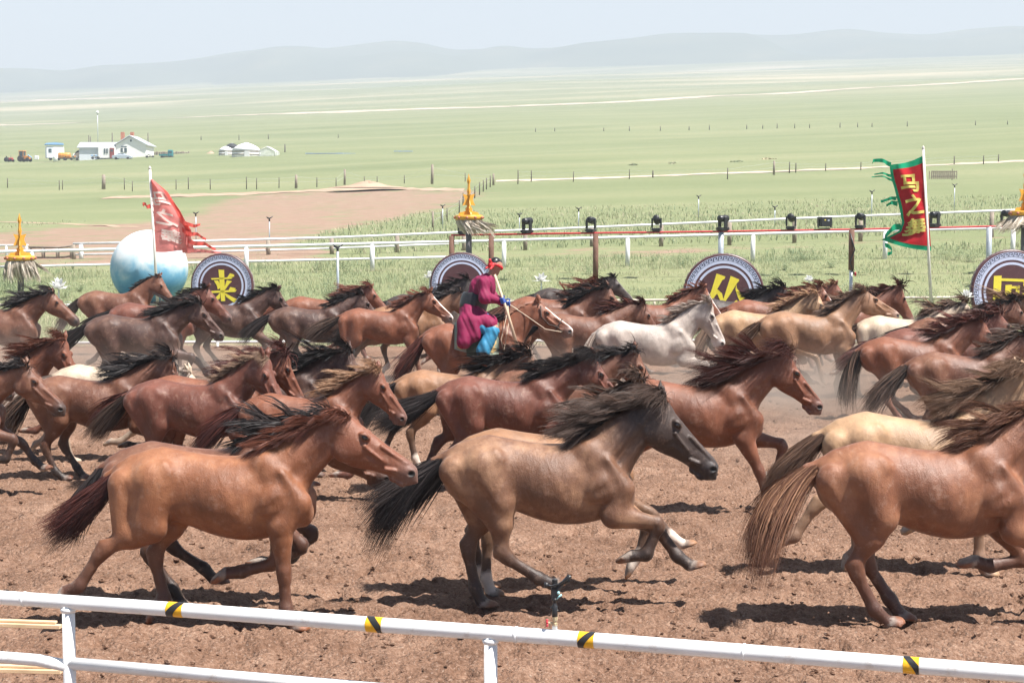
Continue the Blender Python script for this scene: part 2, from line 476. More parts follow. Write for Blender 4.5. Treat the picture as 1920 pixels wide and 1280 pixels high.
def split_faces(V, F, sel):
    """split the selected quads in four; returns the new mesh and the indices of vertices that may be moved"""
    Q = F[sel]
    e = np.concatenate([Q[:, [0, 1]], Q[:, [1, 2]], Q[:, [2, 3]], Q[:, [3, 0]]]); es = np.sort(e, 1)
    ue, inv, cnt = np.unique(es, axis=0, return_inverse=True, return_counts=True); inv = inv.ravel()
    n0 = len(V); m = len(Q)
    mid = V[ue].mean(1); cen = V[Q].mean(1)
    V2 = np.concatenate([V, mid, cen])
    em = (n0 + inv).reshape(4, m).T; c = n0 + len(ue) + np.arange(m)
    N = [np.stack([Q[:, k], em[:, k], c, em[:, k - 1]], 1) for k in range(4)]
    F2 = np.concatenate([F[~sel]] + N)
    movable = np.ones(len(V2), bool); movable[:n0] = False
    used = np.unique(Q); movable[used] = True
    bnd = ue[cnt == 1]; movable[np.unique(bnd)] = False; movable[n0:n0 + len(ue)][cnt == 1] = False
    return V2, F2, np.where(movable)[0]


def project(V, idx, fld, lim):
    """Newton steps onto the zero level of a finer field (trilinear samples)"""
    G = np.gradient(fld.D, fld.h)
    P = V[idx].copy(); P0 = P.copy()
    def samp(A, p):
        q = (p - fld.lo) / fld.h; i = np.clip(np.floor(q).astype(int), 0, fld.n - 2); f = np.clip(q - i, 0, 1); r = 0
        for a in (0, 1):
            for b in (0, 1):
                for c in (0, 1):
                    w = (f[:, 0] if a else 1 - f[:, 0]) * (f[:, 1] if b else 1 - f[:, 1]) * (f[:, 2] if c else 1 - f[:, 2])
                    r = r + w * A[i[:, 0] + a, i[:, 1] + b, i[:, 2] + c]
        return r
    for _ in range(4):
        d = samp(fld.D, P); g = np.stack([samp(x, P) for x in G], 1); gl = np.linalg.norm(g, axis=1) + 1e-6
        P = P - g / gl[:, None] * np.clip(d / np.maximum(gl, 0.5), -0.006, 0.006)[:, None]
        dv = P - P0; L = np.linalg.norm(dv, axis=1, keepdims=True); P = P0 + dv * np.minimum(1, lim / (L + 1e-9))
    V = V.copy(); V[idx] = P
    return V


def build_body(P, h):
    """P: pose. returns verts, faces, info dict (joint points for hair, eyes and masks)"""
    nk, hd = math.radians(P.get('neck', 42)), math.radians(P.get('head', 50))
    yaw = math.radians(P.get('hyaw', 0))
    base = np.array([0.44, 0.0, 1.085]); L = P.get('neck_len', 0.60)
    legs = []
    for key, side in (('fr', -1), ('fl', 1)):
        dx = P.get('sh_' + key, 0.0)
        legs.append((0, side, leg_points((0.625 + dx, 0.925 + dx * 0.4), FORE_LEN, P[key], side * 0.158, side * P.get('fy', 0.10))))
    for key, side in (('hr', -1), ('hl', 1)):
        legs.append((1, side, leg_points((-0.50, 1.055), HIND_LEN, P[key], side * 0.150, side * P.get('hy', 0.10))))
    # neck centre line: a gentle S, turned sideways by yaw
    NP = []
    for i in range(7):
        t = i / 6
        a = nk + math.radians(8) * (t - 0.5) * 2 * P.get('arch', 1.0)
        d = L * t
        x = base[0] + d * math.cos(nk) * math.cos(yaw * t * 0.6); z = base[2] + d * math.sin(nk) + 0.035 * math.sin(math.pi * t) * P.get('arch', 1.0)
        NP.append(np.array([x, d * math.sin(yaw * t * 0.6) * math.cos(nk), z]))
    end = NP[-1]
    poll = end + np.array([math.cos(nk) * 0.035 - math.sin(nk) * 0.045, 0, math.sin(nk) * 0.035 + math.cos(nk) * 0.045])
    poll[1] = end[1] + 0.02 * math.sin(yaw)
    U = np.array([math.cos(hd) * math.cos(yaw), math.cos(hd) * math.sin(yaw), -math.sin(hd)])
    W = np.array([-math.sin(yaw), math.cos(yaw), 0.0])          # the head's left
    Vv = np.cross(U, W)                                          # towards the forehead
    if Vv[2] < 0: Vv = -Vv
    HS = P.get('head_size', 1.14)
    def H(u, w, v): return poll + (U * u + W * w + Vv * v) * HS
    pts = np.array([p for l in legs for p in l[2]] + NP + [H(0.62, 0, 0), H(0, 0, 0.1), H(-.1, 0, .1), [-0.8, 0, 1.0], [0.7, 0, 0.7]])
    # tail dock
    ta = math.radians(P.get('tail', 25))
    dock0 = np.array([-0.70, 0, 1.165]); dock1 = dock0 + 0.12 * np.array([-math.cos(ta * 0.5), 0, -math.sin(ta * 0.5)]); dock2 = dock1 + 0.16 * np.array([-math.cos(ta), 0, -math.sin(ta)])
    pts = np.concatenate([pts, [dock2]])
    lo = pts.min(0) - 0.13; hi = pts.max(0) + 0.14; lo[1] = min(lo[1], -0.34); hi[1] = max(hi[1], 0.34)
    hi[2] = max(hi[2], 1.38)
    T = np.array(TRUNK)
    ft, fb, fw = spline(T[:, 0], T[:, 1]), spline(T[:, 0], T[:, 2]), spline(T[:, 0], T[:, 3])
    A = np.array(HEAD)
    rad = [0.245, 0.220, 0.194, 0.172, 0.152, 0.136, 0.124]
    rad = [r * P.get('thick', 1.0) for r in rad]
    def trunk(Fd, rg):
        s, X, Y, Z = rg
        x1 = X[:, 0, 0]
        top, bot, hw = ft(x1), fb(x1), fw(x1)
        fat = P.get('fat', 1.0)
        hw = np.maximum(hw * fat, 0.006); cz = ((top + bot) / 2)[:, None, None]; hz = np.maximum((top - bot) / 2, 0.006)[:, None, None]; hw = hw[:, None, None]
        dz = (Z - cz) / hz
        wid = hw * (1.0 - 0.16 * np.clip(dz, 0, 1) ** 2 - 0.04 * np.clip(-dz, 0, 1))     # back narrower than the belly
        r = ((np.abs(Y) / wid) ** 2.25 + np.abs(dz) ** 2.15) ** (1 / 2.2)
        d = (r - 1) * np.minimum(np.minimum(hw, hz), 0.22) * 0.95
        # ribs: faint ripples on the barrel
        rib = np.sin(X * 62 + Z * 10) * 0.0022 * np.exp(-((X - 0.06) / 0.20) ** 2) * np.exp(-((Z - 0.98) / 0.16) ** 2)
        cap = np.maximum(-0.765 - X, X - 0.668)
        d = d + rib; hh = np.clip(0.5 + 0.5 * (d - cap) / 0.05, 0, 1)
        d = cap + (d - cap) * hh + 0.05 * hh * (1 - hh)
        Fd.union(s, d.astype(np.float32), 0.0)
    def sculpt(Fd):
        # trunk loft
        rg = Fd.region((-0.82, -0.36, 0.55), (0.78, 0.36, 1.42))
        if rg is not None: trunk(Fd, rg)
        # withers and croup ridge
        Fd.cone((0.26, 0, 1.235), (0.50, 0, 1.275), 0.045, 0.045, 0.06)
        Fd.cone((-0.40, 0, 1.265), (-0.62, 0, 1.205), 0.045, 0.045, 0.06)
        # dock
        Fd.cone((-0.62, 0, 1.19), dock0, 0.055, 0.046, 0.05); Fd.cone(dock0, dock1, 0.046, 0.034, 0.03); Fd.cone(dock1, dock2, 0.034, 0.020, 0.02)
        # neck
        for i in range(6):
            Fd.cone(NP[i], NP[i + 1], rad[i], rad[i + 1], 0.07 if i == 0 else 0.02, 1.38 + 0.18 * i / 6)
        # crest
        for i in range(1, 6):
            n = np.array([-math.sin(nk), 0, math.cos(nk)])
            Fd.cone(NP[i] + n * rad[i] * 0.80, NP[i + 1] + n * rad[i + 1] * 0.80, 0.045, 0.04, 0.05)
        # throat latch to the head
        Fd.cone(NP[6], H(0.03, 0, -0.05), 0.105, 0.085, 0.04, 1.35)
        # neck muscle relief: jugular groove and the band above it
        for sd in (-1, 1):
            a = NP[1] + np.array([0.06 * math.sin(nk), 0, -0.075 * math.cos(nk)]); b = NP[5] + np.array([0.05 * math.sin(nk), 0, -0.055 * math.cos(nk)])
            Fd.cone(a + np.array([0, sd * 0.185, 0]), b + np.array([0, sd * 0.115, 0]), 0.048, 0.040, 0.05, 1.0, cut=True)
        # head loft
        gt, gb, gw = spline(A[:, 0], A[:, 1]), spline(A[:, 0], A[:, 2]), spline(A[:, 0], A[:, 3])
        hp = np.array([H(u, w, v) for u in (-0.1, 0.66) for w in (-0.15, 0.15) for v in (-0.27, 0.12)])
        rg = Fd.region(hp.min(0), hp.max(0))
        s, X, Y, Z = rg
        px, py, pz = X - poll[0], Y - poll[1], Z - poll[2]
        u = (px * U[0] + py * U[1] + pz * U[2]) / HS; w = (px * W[0] + py * W[1] + pz * W[2]) / HS; v = (px * Vv[0] + py * Vv[1] + pz * Vv[2]) / HS
        us = np.linspace(-0.06, 0.62, 400)
        uc = np.clip(u, -0.054, 0.611)
        top = np.interp(uc, us, gt(us)); bot = np.interp(uc, us, gb(us)); hwd = np.interp(uc, us, gw(us))
        cz = (top + bot) / 2; hz = np.maximum((top - bot) / 2, 0.006); hwd = np.maximum(hwd, 0.006)
        dz = (v - cz) / hz
        wid = hwd * (1.0 - 0.30 * np.clip(-dz, 0, 1) ** 1.5 - 0.12 * np.clip(dz, 0, 1) ** 2)
        r = ((np.abs(w) / wid) ** 2.3 + np.abs(dz) ** 2.3) ** (1 / 2.3)
        d = (r - 1) * (np.minimum(np.minimum(hwd, hz), 0.08) * 0.95) * HS + np.maximum(0, np.maximum(-0.054 - u, u - 0.611))
        Fd.union(s, d.astype(np.float32), 0.035)
        hdg = -math.degrees(hd)
        for sd in (-1, 1):
            Fd.ell(H(0.112, sd * 0.056, -0.118), (0.098, 0.046, 0.098), hdg, 0.022)                        # jowl
            Fd.cone(H(0.245, sd * 0.098, -0.075), H(0.205, sd * 0.088, -0.190), 0.016, 0.014, 0.022, cut=True)   # its front edge
            Fd.ell(H(0.170, sd * 0.076, 0.030), (0.046, 0.026, 0.030), hdg, 0.014)                         # orbit
            Fd.ell(H(0.120, sd * 0.085, 0.050), (0.020, 0.016, 0.012), hdg, 0.022, cut=True)               # hollow above the eye
            Fd.cone(H(0.205, sd * 0.088, -0.024), H(0.345, sd * 0.062, -0.044), 0.014, 0.009, 0.010)       # facial crest
            Fd.cone(H(0.235, sd * 0.094, -0.004), H(0.38, sd * 0.070, -0.012), 0.016, 0.012, 0.026, cut=True)
            Fd.cone(H(0.27, sd * 0.090, -0.070), H(0.40, sd * 0.074, -0.070), 0.014, 0.012, 0.024, cut=True)
            Fd.cone(H(0.30, sd * 0.050, 0.030), H(0.50, sd * 0.034, 0.026), 0.014, 0.012, 0.016)           # nasal bone edge
            Fd.cone(H(0.40, sd * 0.066, -0.078), H(0.46, sd * 0.058, -0.052), 0.014, 0.016, 0.012)         # muzzle muscle
            Fd.ell(H(0.545, sd * 0.046, -0.012), (0.046, 0.024, 0.040), hdg, 0.012)                        # nostril wing
            Fd.ell(H(0.560, sd * 0.071, -0.010), (0.029, 0.028, 0.020), hdg + 40, 0.004, cut=True)
            Fd.cone(H(0.515, sd * 0.074, -0.002), H(0.555, sd * 0.074, 0.018), 0.008, 0.006, 0.010, cut=True)
            Fd.cone(H(0.455, sd * 0.072, -0.072), H(0.59, sd * 0.050, -0.076), 0.0075, 0.0075, 0.006, cut=True)  # mouth line
            Fd.ell(H(0.174, sd * 0.103, 0.022), (0.024, 0.016, 0.0135), hdg + 12, 0.006, cut=True)         # eye opening
            Fd.cone(H(0.150, sd * 0.095, 0.030), H(0.176, sd * 0.099, 0.043), 0.006, 0.007, 0.006); Fd.cone(H(0.176, sd * 0.099, 0.043), H(0.200, sd * 0.092, 0.030), 0.007, 0.005, 0.006)   # lids
            Fd.cone(H(0.152, sd * 0.096, 0.010), H(0.196, sd * 0.093, 0.006), 0.005, 0.005, 0.006)
            ea = math.radians(P.get('ear', 150)); e0 = H(-0.005, sd * 0.048, 0.055); ed = U * math.cos(ea) + Vv * math.sin(ea) + W * sd * 0.22
            ed /= np.linalg.norm(ed)
            Fd.cone(e0, e0 + ed * 0.060, 0.028, 0.034, 0.012, 1.25); Fd.cone(e0 + ed * 0.060, e0 + ed * 0.150, 0.034, 0.006, 0.010, 1.4)
            eo = W * sd * 0.030 + np.cross(ed, W) * 0.004
            Fd.cone(e0 + ed * 0.045 + eo, e0 + ed * 0.115 + eo * 0.6, 0.017, 0.007, 0.006, 1.0, cut=True)
        Fd.ell(H(0.532, 0, -0.108), (0.046, 0.040, 0.026), hdg, 0.010)                                     # lower lip
        Fd.ell(H(0.478, 0, -0.118), (0.03, 0.028, 0.020), hdg, 0.016)                                      # chin
        Fd.cone(H(0.10, 0, -0.235), H(0.36, 0, -0.165), 0.022, 0.014, 0.03, cut=True)                      # hollow between the jaw bones
        # legs
        for kind, sd, p in legs:
            if kind == 0:
                sh, el, kn, fe, co, ho = p
                # shoulder blade, upper arm, triceps
                Fd.cone((0.37, sd * 0.105, 1.20), (sh[0] - 0.01, sd * 0.150, sh[2] + 0.02), 0.100, 0.090, 0.045, 1.30)
                Fd.cone((sh[0], sd * 0.150, sh[2]), el, 0.092, 0.092, 0.045, 1.25)
                Fd.ell(((el[0] + 0.36) / 2 + 0.01, sd * 0.172, 0.955), (0.150, 0.078, 0.120), 38, 0.035)
                Fd.cone((sh[0] - 0.01, sd * 0.10, sh[2] - 0.05), (el[0] + 0.02, el[1], el[2] - 0.01), 0.078, 0.070, 0.05)
                Fd.ell((0.645, sd * 0.075, 0.845), (0.080, 0.070, 0.105), 0, 0.05)                          # breast
                Fd.cone((0.255, sd * 0.280, 0.72), (0.290, sd * 0.285, 1.06), 0.040, 0.028, 0.050, cut=True) # groove behind the shoulder
                Fd.cone((0.545, sd * 0.255, 1.22), (0.70, sd * 0.235, 1.02), 0.020, 0.024, 0.060, cut=True)  # groove before the shoulder
                Fd.cone((0.33, sd * 0.262, 0.84), (0.52, sd * 0.262, 0.975), 0.024, 0.020, 0.040, cut=True)     # line under the triceps
                Fd.cone((0.50, sd * 0.188, 1.16), (0.615, sd * 0.172, 0.97), 0.024, 0.030, 0.055)             # deltoid
                Fd.cone((0.44, sd * 0.246, 1.19), (0.555, sd * 0.260, 1.00), 0.018, 0.018, 0.060, cut=True)
                fa = (kn - el); fu = fa / np.linalg.norm(fa); fn = np.array([fu[2], 0, -fu[0]])
                if fn[0] < 0: fn = -fn
                m = el + fa * 0.30
                Fd.cone(el, m, 0.082, 0.077, 0.05, 1.15); Fd.cone(m, kn - fu * 0.03, 0.082, 0.048, 0.02, 1.15)
                Fd.cone(el + fn * 0.02, m + fn * 0.022, 0.050, 0.046, 0.03)
                Fd.cone(kn - fu * 0.028, kn + (fe - kn) * 0.12, 0.0607, 0.0541, 0.02, 1.05)
            else:
                hp_, st, hk, fe, co, ho = p
                ang = math.degrees(math.atan2(st[2] - hp_[2], st[0] - hp_[0]))
                Fd.cone((hp_[0] + 0.06, sd * 0.150, hp_[2] + 0.045), (st[0] - 0.02, st[1] + sd * 0.012, st[2] + 0.04), 0.155, 0.132, 0.045, 1.22)
                Fd.cone((-0.655, sd * 0.115, 1.06), (st[0] * 0.55 + hk[0] * 0.45 - 0.055, st[1] - sd * 0.012, st[2] * 0.65 + hk[2] * 0.35 + 0.02), 0.125, 0.075, 0.05, 1.22)   # hamstrings
                Fd.cone((-0.31, sd * 0.170, 1.13), (st[0] + 0.01, st[1] + sd * 0.01, st[2] + 0.02), 0.062, 0.082, 0.045, 1.2)
                Fd.cone((-0.345, sd * 0.19, 1.205), (-0.32, sd * 0.20, 1.17), 0.038, 0.034, 0.05)                     # point of hip
                Fd.cone((-0.545, sd * 0.285, 1.03), ((st[0] + hk[0]) / 2 - 0.02, sd * 0.235, st[2] * 0.7 + hk[2] * 0.3 + 0.03), 0.036, 0.030, 0.040, cut=True)   # thigh groove
                Fd.cone((-0.66, sd * 0.235, 1.10), (-0.60, sd * 0.245, 0.90), 0.020, 0.022, 0.045, cut=True)
                Fd.cone((0.22, sd * 0.288, 0.80), (-0.16, sd * 0.272, 0.86), 0.014, 0.016, 0.05, cut=True)   # edge of the rib cage
                Fd.cone((-0.235, sd * 0.285, 1.12), (st[0] + 0.125, sd * 0.275, st[2] + 0.08), 0.048, 0.046, 0.045, cut=True)        # flank hollow
                fa = hk - st; fu = fa / np.linalg.norm(fa); fn = np.array([fu[2], 0, -fu[0]])
                if fn[0] > 0: fn = -fn                                                                                  # to the rear
                m = st + fa * 0.38
                Fd.cone(st, m, 0.115, 0.098, 0.045, 1.25); Fd.cone(m, hk - fu * 0.05, 0.098, 0.044, 0.02, 1.2)
                Fd.cone(m + fn * 0.03, hk + fn * 0.030 - fu * 0.01, 0.052, 0.027, 0.02)                                # achilles
                cu = (fe - hk); cl = np.linalg.norm(cu); cu = cu / cl
                Fd.cone(hk - fu * 0.03, hk + cu * 0.06, 0.0660, 0.0568, 0.025, 1.15)
                Fd.cone(hk + fn * 0.036, hk + fn * 0.014 + cu * 0.09, 0.0343, 0.0330, 0.02, 1.2)
                kn = hk
            cv = fe - kn; cl = np.linalg.norm(cv); cu = cv / cl
            back = np.array([cu[2], 0, -cu[0]])
            if kind == 0:
                if back[0] > 0 and abs(cu[2]) > 0.5: back = -back
                elif abs(cu[2]) <= 0.5 and back[2] < 0: back = -back
            else:
                if back[0] > 0 and cu[2] < 0: back = -back
            Fd.cone(kn + cu * 0.03, kn + cv * 0.55, 0.0475, 0.0383, 0.02, 1.1); Fd.cone(kn + cv * 0.5, fe, 0.0383, 0.0449, 0.015, 1.1)
            Fd.cone(kn + cu * 0.06 + back * 0.020, fe + back * 0.020, 0.0264, 0.0304, 0.015)                             # tendons
            Fd.cone(fe - cu * 0.012 + back * 0.008, fe + cu * 0.012 + back * 0.010, 0.0541, 0.0502, 0.015)
            Fd.cone(fe, co, 0.0475, 0.0475, 0.015, 1.05)
            pu = (ho - co) / np.linalg.norm(ho - co)
            # hoof: a short cone cut off flat at the sole
            fwd = np.array([-pu[2], 0, pu[0]])
            sole = ho
            mlo = np.minimum(co, ho) - 0.12; mhi = np.maximum(co, ho) + 0.12
            rg = Fd.region(mlo, mhi)
            if rg is not None:
                s, X, Y, Z = rg
                ax = (pu * 0.80 + fwd * 0.60); ax /= np.linalg.norm(ax)       # hoof grows forward of the pastern line
                # sole normal lies between pastern line and straight down of the limb
                sn = pu * 0.80 - fwd * 0.60; sn /= np.linalg.norm(sn)
                a = co - pu * 0.005; b = co + pu * 0.055 + fwd * 0.010
                dvec = b - a; dd = dvec @ dvec
                qx, qy, qz = X - a[0], Y - a[1], Z - a[2]
                t = np.clip((qx * dvec[0] + qy * dvec[1] + qz * dvec[2]) / dd, 0, 1.4)
                rx, ry, rz = qx - t * dvec[0], qy - t * dvec[1], qz - t * dvec[2]
                dist = np.sqrt(rx * rx + ry * ry + rz * rz) - (0.046 + 0.026 * t)
                c = co + pu * 0.050
                pl = (X - c[0]) * sn[0] + (Y - c[1]) * sn[1] + (Z - c[2]) * sn[2]
                Fd.union(s, np.maximum(dist, pl).astype(np.float32), 0.008)
    Fd = Field(lo, hi, h); sculpt(Fd)
    V, F = Fd.mesh()
    V = smooth_mesh(V, F, 2, 0.45)
    if h < 0.025:                       # the head again at a finer grid: split its faces and pull them onto the fine surface
        hf = 0.0058 if h < 0.018 else 0.0090
        hb = np.array([H(u, w, v) for u in (-0.14, 0.66) for w in (-0.16, 0.16) for v in (-0.28, 0.20)])
        Ff = Field(hb.min(0) - 0.02, hb.max(0) + 0.02, hf); sculpt(Ff)
        q = V - poll; uu, ww, vv = q @ U / HS, q @ W / HS, q @ Vv / HS
        inside = (uu > -0.03) & (uu < 0.66) & (np.abs(ww) < 0.15) & (vv > -0.27) & (vv < 0.19)
        inside |= (uu > -0.13) & (uu <= -0.03) & (vv > 0.03) & (vv < 0.19)
        V, F, new = split_faces(V, F, inside[F].all(1))
        V = project(V, new, Ff, 0.02)
    # masks
    n = len(V)
    pt = np.zeros(n); hoof = np.zeros(n)
    for kind, sd, p in legs:
        chain = p[2:]
        for i in range(len(chain) - 1):
            a, b = chain[i], chain[i + 1]
            dv = b - a; t = np.clip(((V - a) @ dv) / (dv @ dv), 0, 1)
            dist = np.linalg.norm(V - a - t[:, None] * dv, axis=1)
            near = np.clip((0.075 - dist) / 0.02, 0, 1)
            pos = (i + t)
            pt = np.maximum(pt, near * (0.55 + 0.45 * np.clip(pos, 0, 1)))
            if i == len(chain) - 2: hoof = np.maximum(hoof, near * np.clip((t - 0.04) / 0.06, 0, 1))
        a, b = p[1], p[2]
        dv = b - a; t = np.clip(((V - a) @ dv) / (dv @ dv), 0, 1)
        dist = np.linalg.norm(V - a - t[:, None] * dv, axis=1)
        pt = np.maximum(pt, np.clip((0.10 - dist) / 0.04, 0, 1) * np.clip((t - 0.35) / 0.65, 0, 1) * 0.55)
    q = V - poll
    u, w, v = q @ U / HS, q @ W / HS, q @ Vv / HS
    inh = (np.abs(w) < 0.13) & (v > -0.30) & (v < 0.10)
    muz = np.where(inh, np.clip((u - 0.43) / 0.12, 0, 1), 0)
    blaze = np.where(inh, np.clip((0.034 - np.abs(w + 0.006 * np.sin(u * 25))) / 0.01, 0, 1) * np.clip((v - (np.interp(u, A[:, 0], A[:, 1]) - 0.028)) / 0.01, 0, 1) * np.clip((u - 0.10) / 0.02, 0, 1) * np.clip((0.60 - u) / 0.03, 0, 1), 0)
    ax_ = np.array([math.cos(nk), 0, math.sin(nk)]); fore = np.clip(((V - NP[0]) @ ax_ - 0.12) / 0.35, 0, 1)
    nost = np.zeros(n); eye_m = np.zeros(n)
    for sd in (-1, 1):
        dn = np.linalg.norm((V - H(0.562, sd * 0.056, -0.010)) , axis=1)
        nost = np.maximum(nost, np.clip((0.031 - dn) / 0.007, 0, 1))
        dn = np.linalg.norm((V - H(0.175, sd * 0.095, 0.023)) @ np.stack([U * 0.8, W, Vv * 1.15], 1), axis=1)
        eye_m = np.maximum(eye_m, np.clip((0.029 - dn) / 0.012, 0, 1))
    zmin = min(V[:, 2].min(), 9)
    info = dict(NP=NP, rad=rad, nk=nk, H=H, U=U, W=W, Vv=Vv, poll=poll, dock=(dock0, dock1, dock2), ta=ta, legs=legs, zmin=zmin,
                pt=pt, hoof=hoof, muz=muz, blaze=blaze, dark=np.maximum(nost, eye_m * 0.8), hd=hd, yaw=yaw, fore=fore, HS=HS)
    return V, F, info


def strand_mesh(name, paths, width, tint, rng):
    """paths: (n, m, 3) strand centre lines -> ribbons with a random twist, tapering to the tip"""
    n, m, _ = paths.shape
    tang = np.gradient(paths, axis=1); tang /= np.linalg.norm(tang, axis=2, keepdims=True) + 1e-9
    rnd = rng.normal(size=(n, 1, 3)) * np.array([0.4, 0.25, 0.4]) + np.array([0, rng.choice([-1, 1]), 0.25])
    side = np.cross(tang, rnd); side /= np.linalg.norm(side, axis=2, keepdims=True) + 1e-9
    t = np.linspace(0, 1, m)
    prof = (np.minimum(1, 0.55 + t * 2.5) * np.clip((1.02 - t) / 0.55, 0.10, 1))[None, :, None]
    wd = (width * (0.6 + 0.8 * rng.random((n, 1, 1)))) * prof * 0.5
    A = paths - side * wd; B = paths + side * wd
    V = np.stack([A, B], 2).reshape(-1, 3)
    base = (np.arange(n) * m * 2)[:, None] + (np.arange(m - 1) * 2)[None]
    F = np.stack([base, base + 1, base + 3, base + 2], -1).reshape(-1, 4)
    me = quad_mesh(name, V, F)
    at = me.attributes.new('tint', 'FLOAT', 'POINT')
    tt = np.repeat(tint, m * 2)
    at.data.foreach_set('value', tt.astype(np.float32))
    al = me.attributes.new('along', 'FLOAT', 'POINT')
    al.data.foreach_set('value', np.tile(np.repeat(t, 2), n).astype(np.float32))
    return me


def grow(roots, d0, length, wind, grav, rng, m=8, jitter=0.10, clump=None, stiff=0.35, curl=0.0):
    """integrate strands: start along d0, bend to the wind, sag with gravity"""
    n = len(roots)
    P = np.zeros((n, m, 3)); P[:, 0] = roots
    d = d0 / (np.linalg.norm(d0, axis=1, keepdims=True) + 1e-9)
    step = (length / (m - 1))[:, None]
    ph = rng.random((n, 1)) * 6.28 if clump is None else clump[:, None] * 2.399
    for i in range(1, m):
        t = i / (m - 1)
        tgt = wind + np.array([0, 0, -grav * t])
        tgt = tgt + curl * np.concatenate([np.zeros((n, 1)), np.sin(ph + t * 5), np.cos(ph * 1.7 + t * 6)], 1)
        d = d * (1 - stiff) + tgt / (np.linalg.norm(tgt, axis=1, keepdims=True)) * stiff + rng.normal(size=(n, 3)) * jitter * (0.4 + t) * 0.5
        d /= np.linalg.norm(d, axis=1, keepdims=True)
        P[:, i] = P[:, i - 1] + d * step
    return P


def lock(Q, cl, amount):
    # pull strands of a clump together towards the tip
    n, m, _ = Q.shape; K = int(cl.max()) + 1
    cnt = np.bincount(cl, minlength=K).astype(float) + 1e-6
    rel = Q - Q[:, :1]
    mean = np.stack([np.stack([np.bincount(cl, Q[:, j, a], K) for a in range(3)], 1) / cnt[:, None] for j in range(m)], 1)
    t = np.linspace(0, 1, m)[None, :, None]
    return Q + (mean[cl] - Q) * amount * t ** 1.2


def make_mane(P, info, rng, N, width):
    NP, rad, nk = info['NP'], info['rad'], info['nk']
    th = P.get('thick', 1.0)
    nrm = np.array([-math.sin(nk), 0, math.cos(nk)])
    crest = [np.array([0.40, 0, 1.315])] + [NP[i] + nrm * (rad[i] * 0.95 + 0.02) for i in range(1, 7)] + [info['poll'] + info['Vv'] * 0.055 - info['U'] * 0.01]
    crest = np.array(crest)
    nf = int(N * 0.16) if P.get('forelock', 1) else 0
    n = N - nf
    t = np.clip(rng.random(n) ** 0.85, 0, 1) * (len(crest) - 1)
    i = np.minimum(t.astype(int), len(crest) - 2); f = (t - i)[:, None]
    roots = crest[i] * (1 - f) + crest[i + 1] * f
    side = rng.normal(size=n)
    roots[:, 1] += side * 0.012; roots[:, 2] -= 0.012
    K = 46
    cl = np.floor(t / (len(crest) - 1) * K).astype(int) + rng.integers(0, 2, n)
    crnd = rng.normal(size=(K + 4, 3))
    up = P.get('mane_up', 0.42); near = P.get('mane_near', -0.50)
    d0 = nrm[None] * (up + 0.25 * crnd[cl][:, :1]) + np.array([-0.35, near * 0.6, 0])[None] + np.stack([np.zeros(n), side * 0.25, np.zeros(n)], 1) + crnd[cl] * np.array([0.12, 0.16, 0.12])
    wind = np.array([-1.0, near, P.get('mane_lift', 0.10)])[None] + crnd[cl] * np.array([0.22, 0.30, 0.34])
    env = 0.55 + 0.45 * np.sin(np.clip(t / (len(crest) - 1), 0, 1) * math.pi * 0.9 + 0.25)
    ln = 0.78 * P.get('mane_len', 0.44) * env * (0.65 + 0.5 * rng.random(n)) * (1 + 0.22 * crnd[cl][:, 1])
    Q = grow(roots, d0, np.maximum(ln, 0.05), wind, P.get('mane_grav', 0.9), rng, P.get('seg', 8), 0.12, cl.astype(float), 0.32, 0.38)
    Q = lock(Q, cl, 0.30 + 0.30 * rng.random((n, 1, 1)))
    tint = np.clip(0.45 + 0.20 * crnd[cl][:, 2] + 0.20 * rng.normal(size=n), 0, 1)
    if nf:
        r2 = info['poll'][None] + info['Vv'] * 0.06 + info['U'] * (rng.random(nf)[:, None] * 0.08 - 0.04) + info['W'] * (rng.normal(size=nf)[:, None] * 0.022)
        d2 = info['Vv'][None] * 0.45 + info['U'] * (-0.35 + 0.25 * rng.normal(size=(nf, 1))) + rng.normal(size=(nf, 3)) * 0.10 + info['W'] * near * 0.5
        w2 = np.array([-0.9, near * 1.1, -0.15])[None] + rng.normal(size=(nf, 3)) * 0.18
        l2 = P.get('mane_len', 0.44) * (0.45 + 0.35 * rng.random(nf))
        Q2 = grow(r2, d2, l2, w2, 0.9, rng, P.get('seg', 8), 0.12, rng.integers(0, 9, nf).astype(float), 0.30, 0.15)
        Q = np.concatenate([Q, Q2]); tint = np.concatenate([tint, np.clip(0.5 + 0.2 * rng.normal(size=nf), 0, 1)])
    # keep the hair outside the neck: push strands that dip into the neck out sideways
    flat = Q.reshape(-1, 3)
    for k in range(6):
        a, b = NP[k], NP[k + 1]
        dv = b - a; tt = np.clip(((flat - a) @ dv) / (dv @ dv), 0, 1)
        c = a + tt[:, None] * dv; q = flat - c
        rr = rad[k] + (rad[k + 1] - rad[k]) * tt
        qq = q * np.array([1, 1.42, 1]); dist = np.linalg.norm(qq, axis=1)
        ins = dist < rr + 0.008
        flat[ins] = c[ins] + q[ins] / (dist[ins][:, None] + 1e-6) * (rr[ins][:, None] + 0.010)
    return strand_mesh('mane', flat.reshape(Q.shape), width, tint, rng)


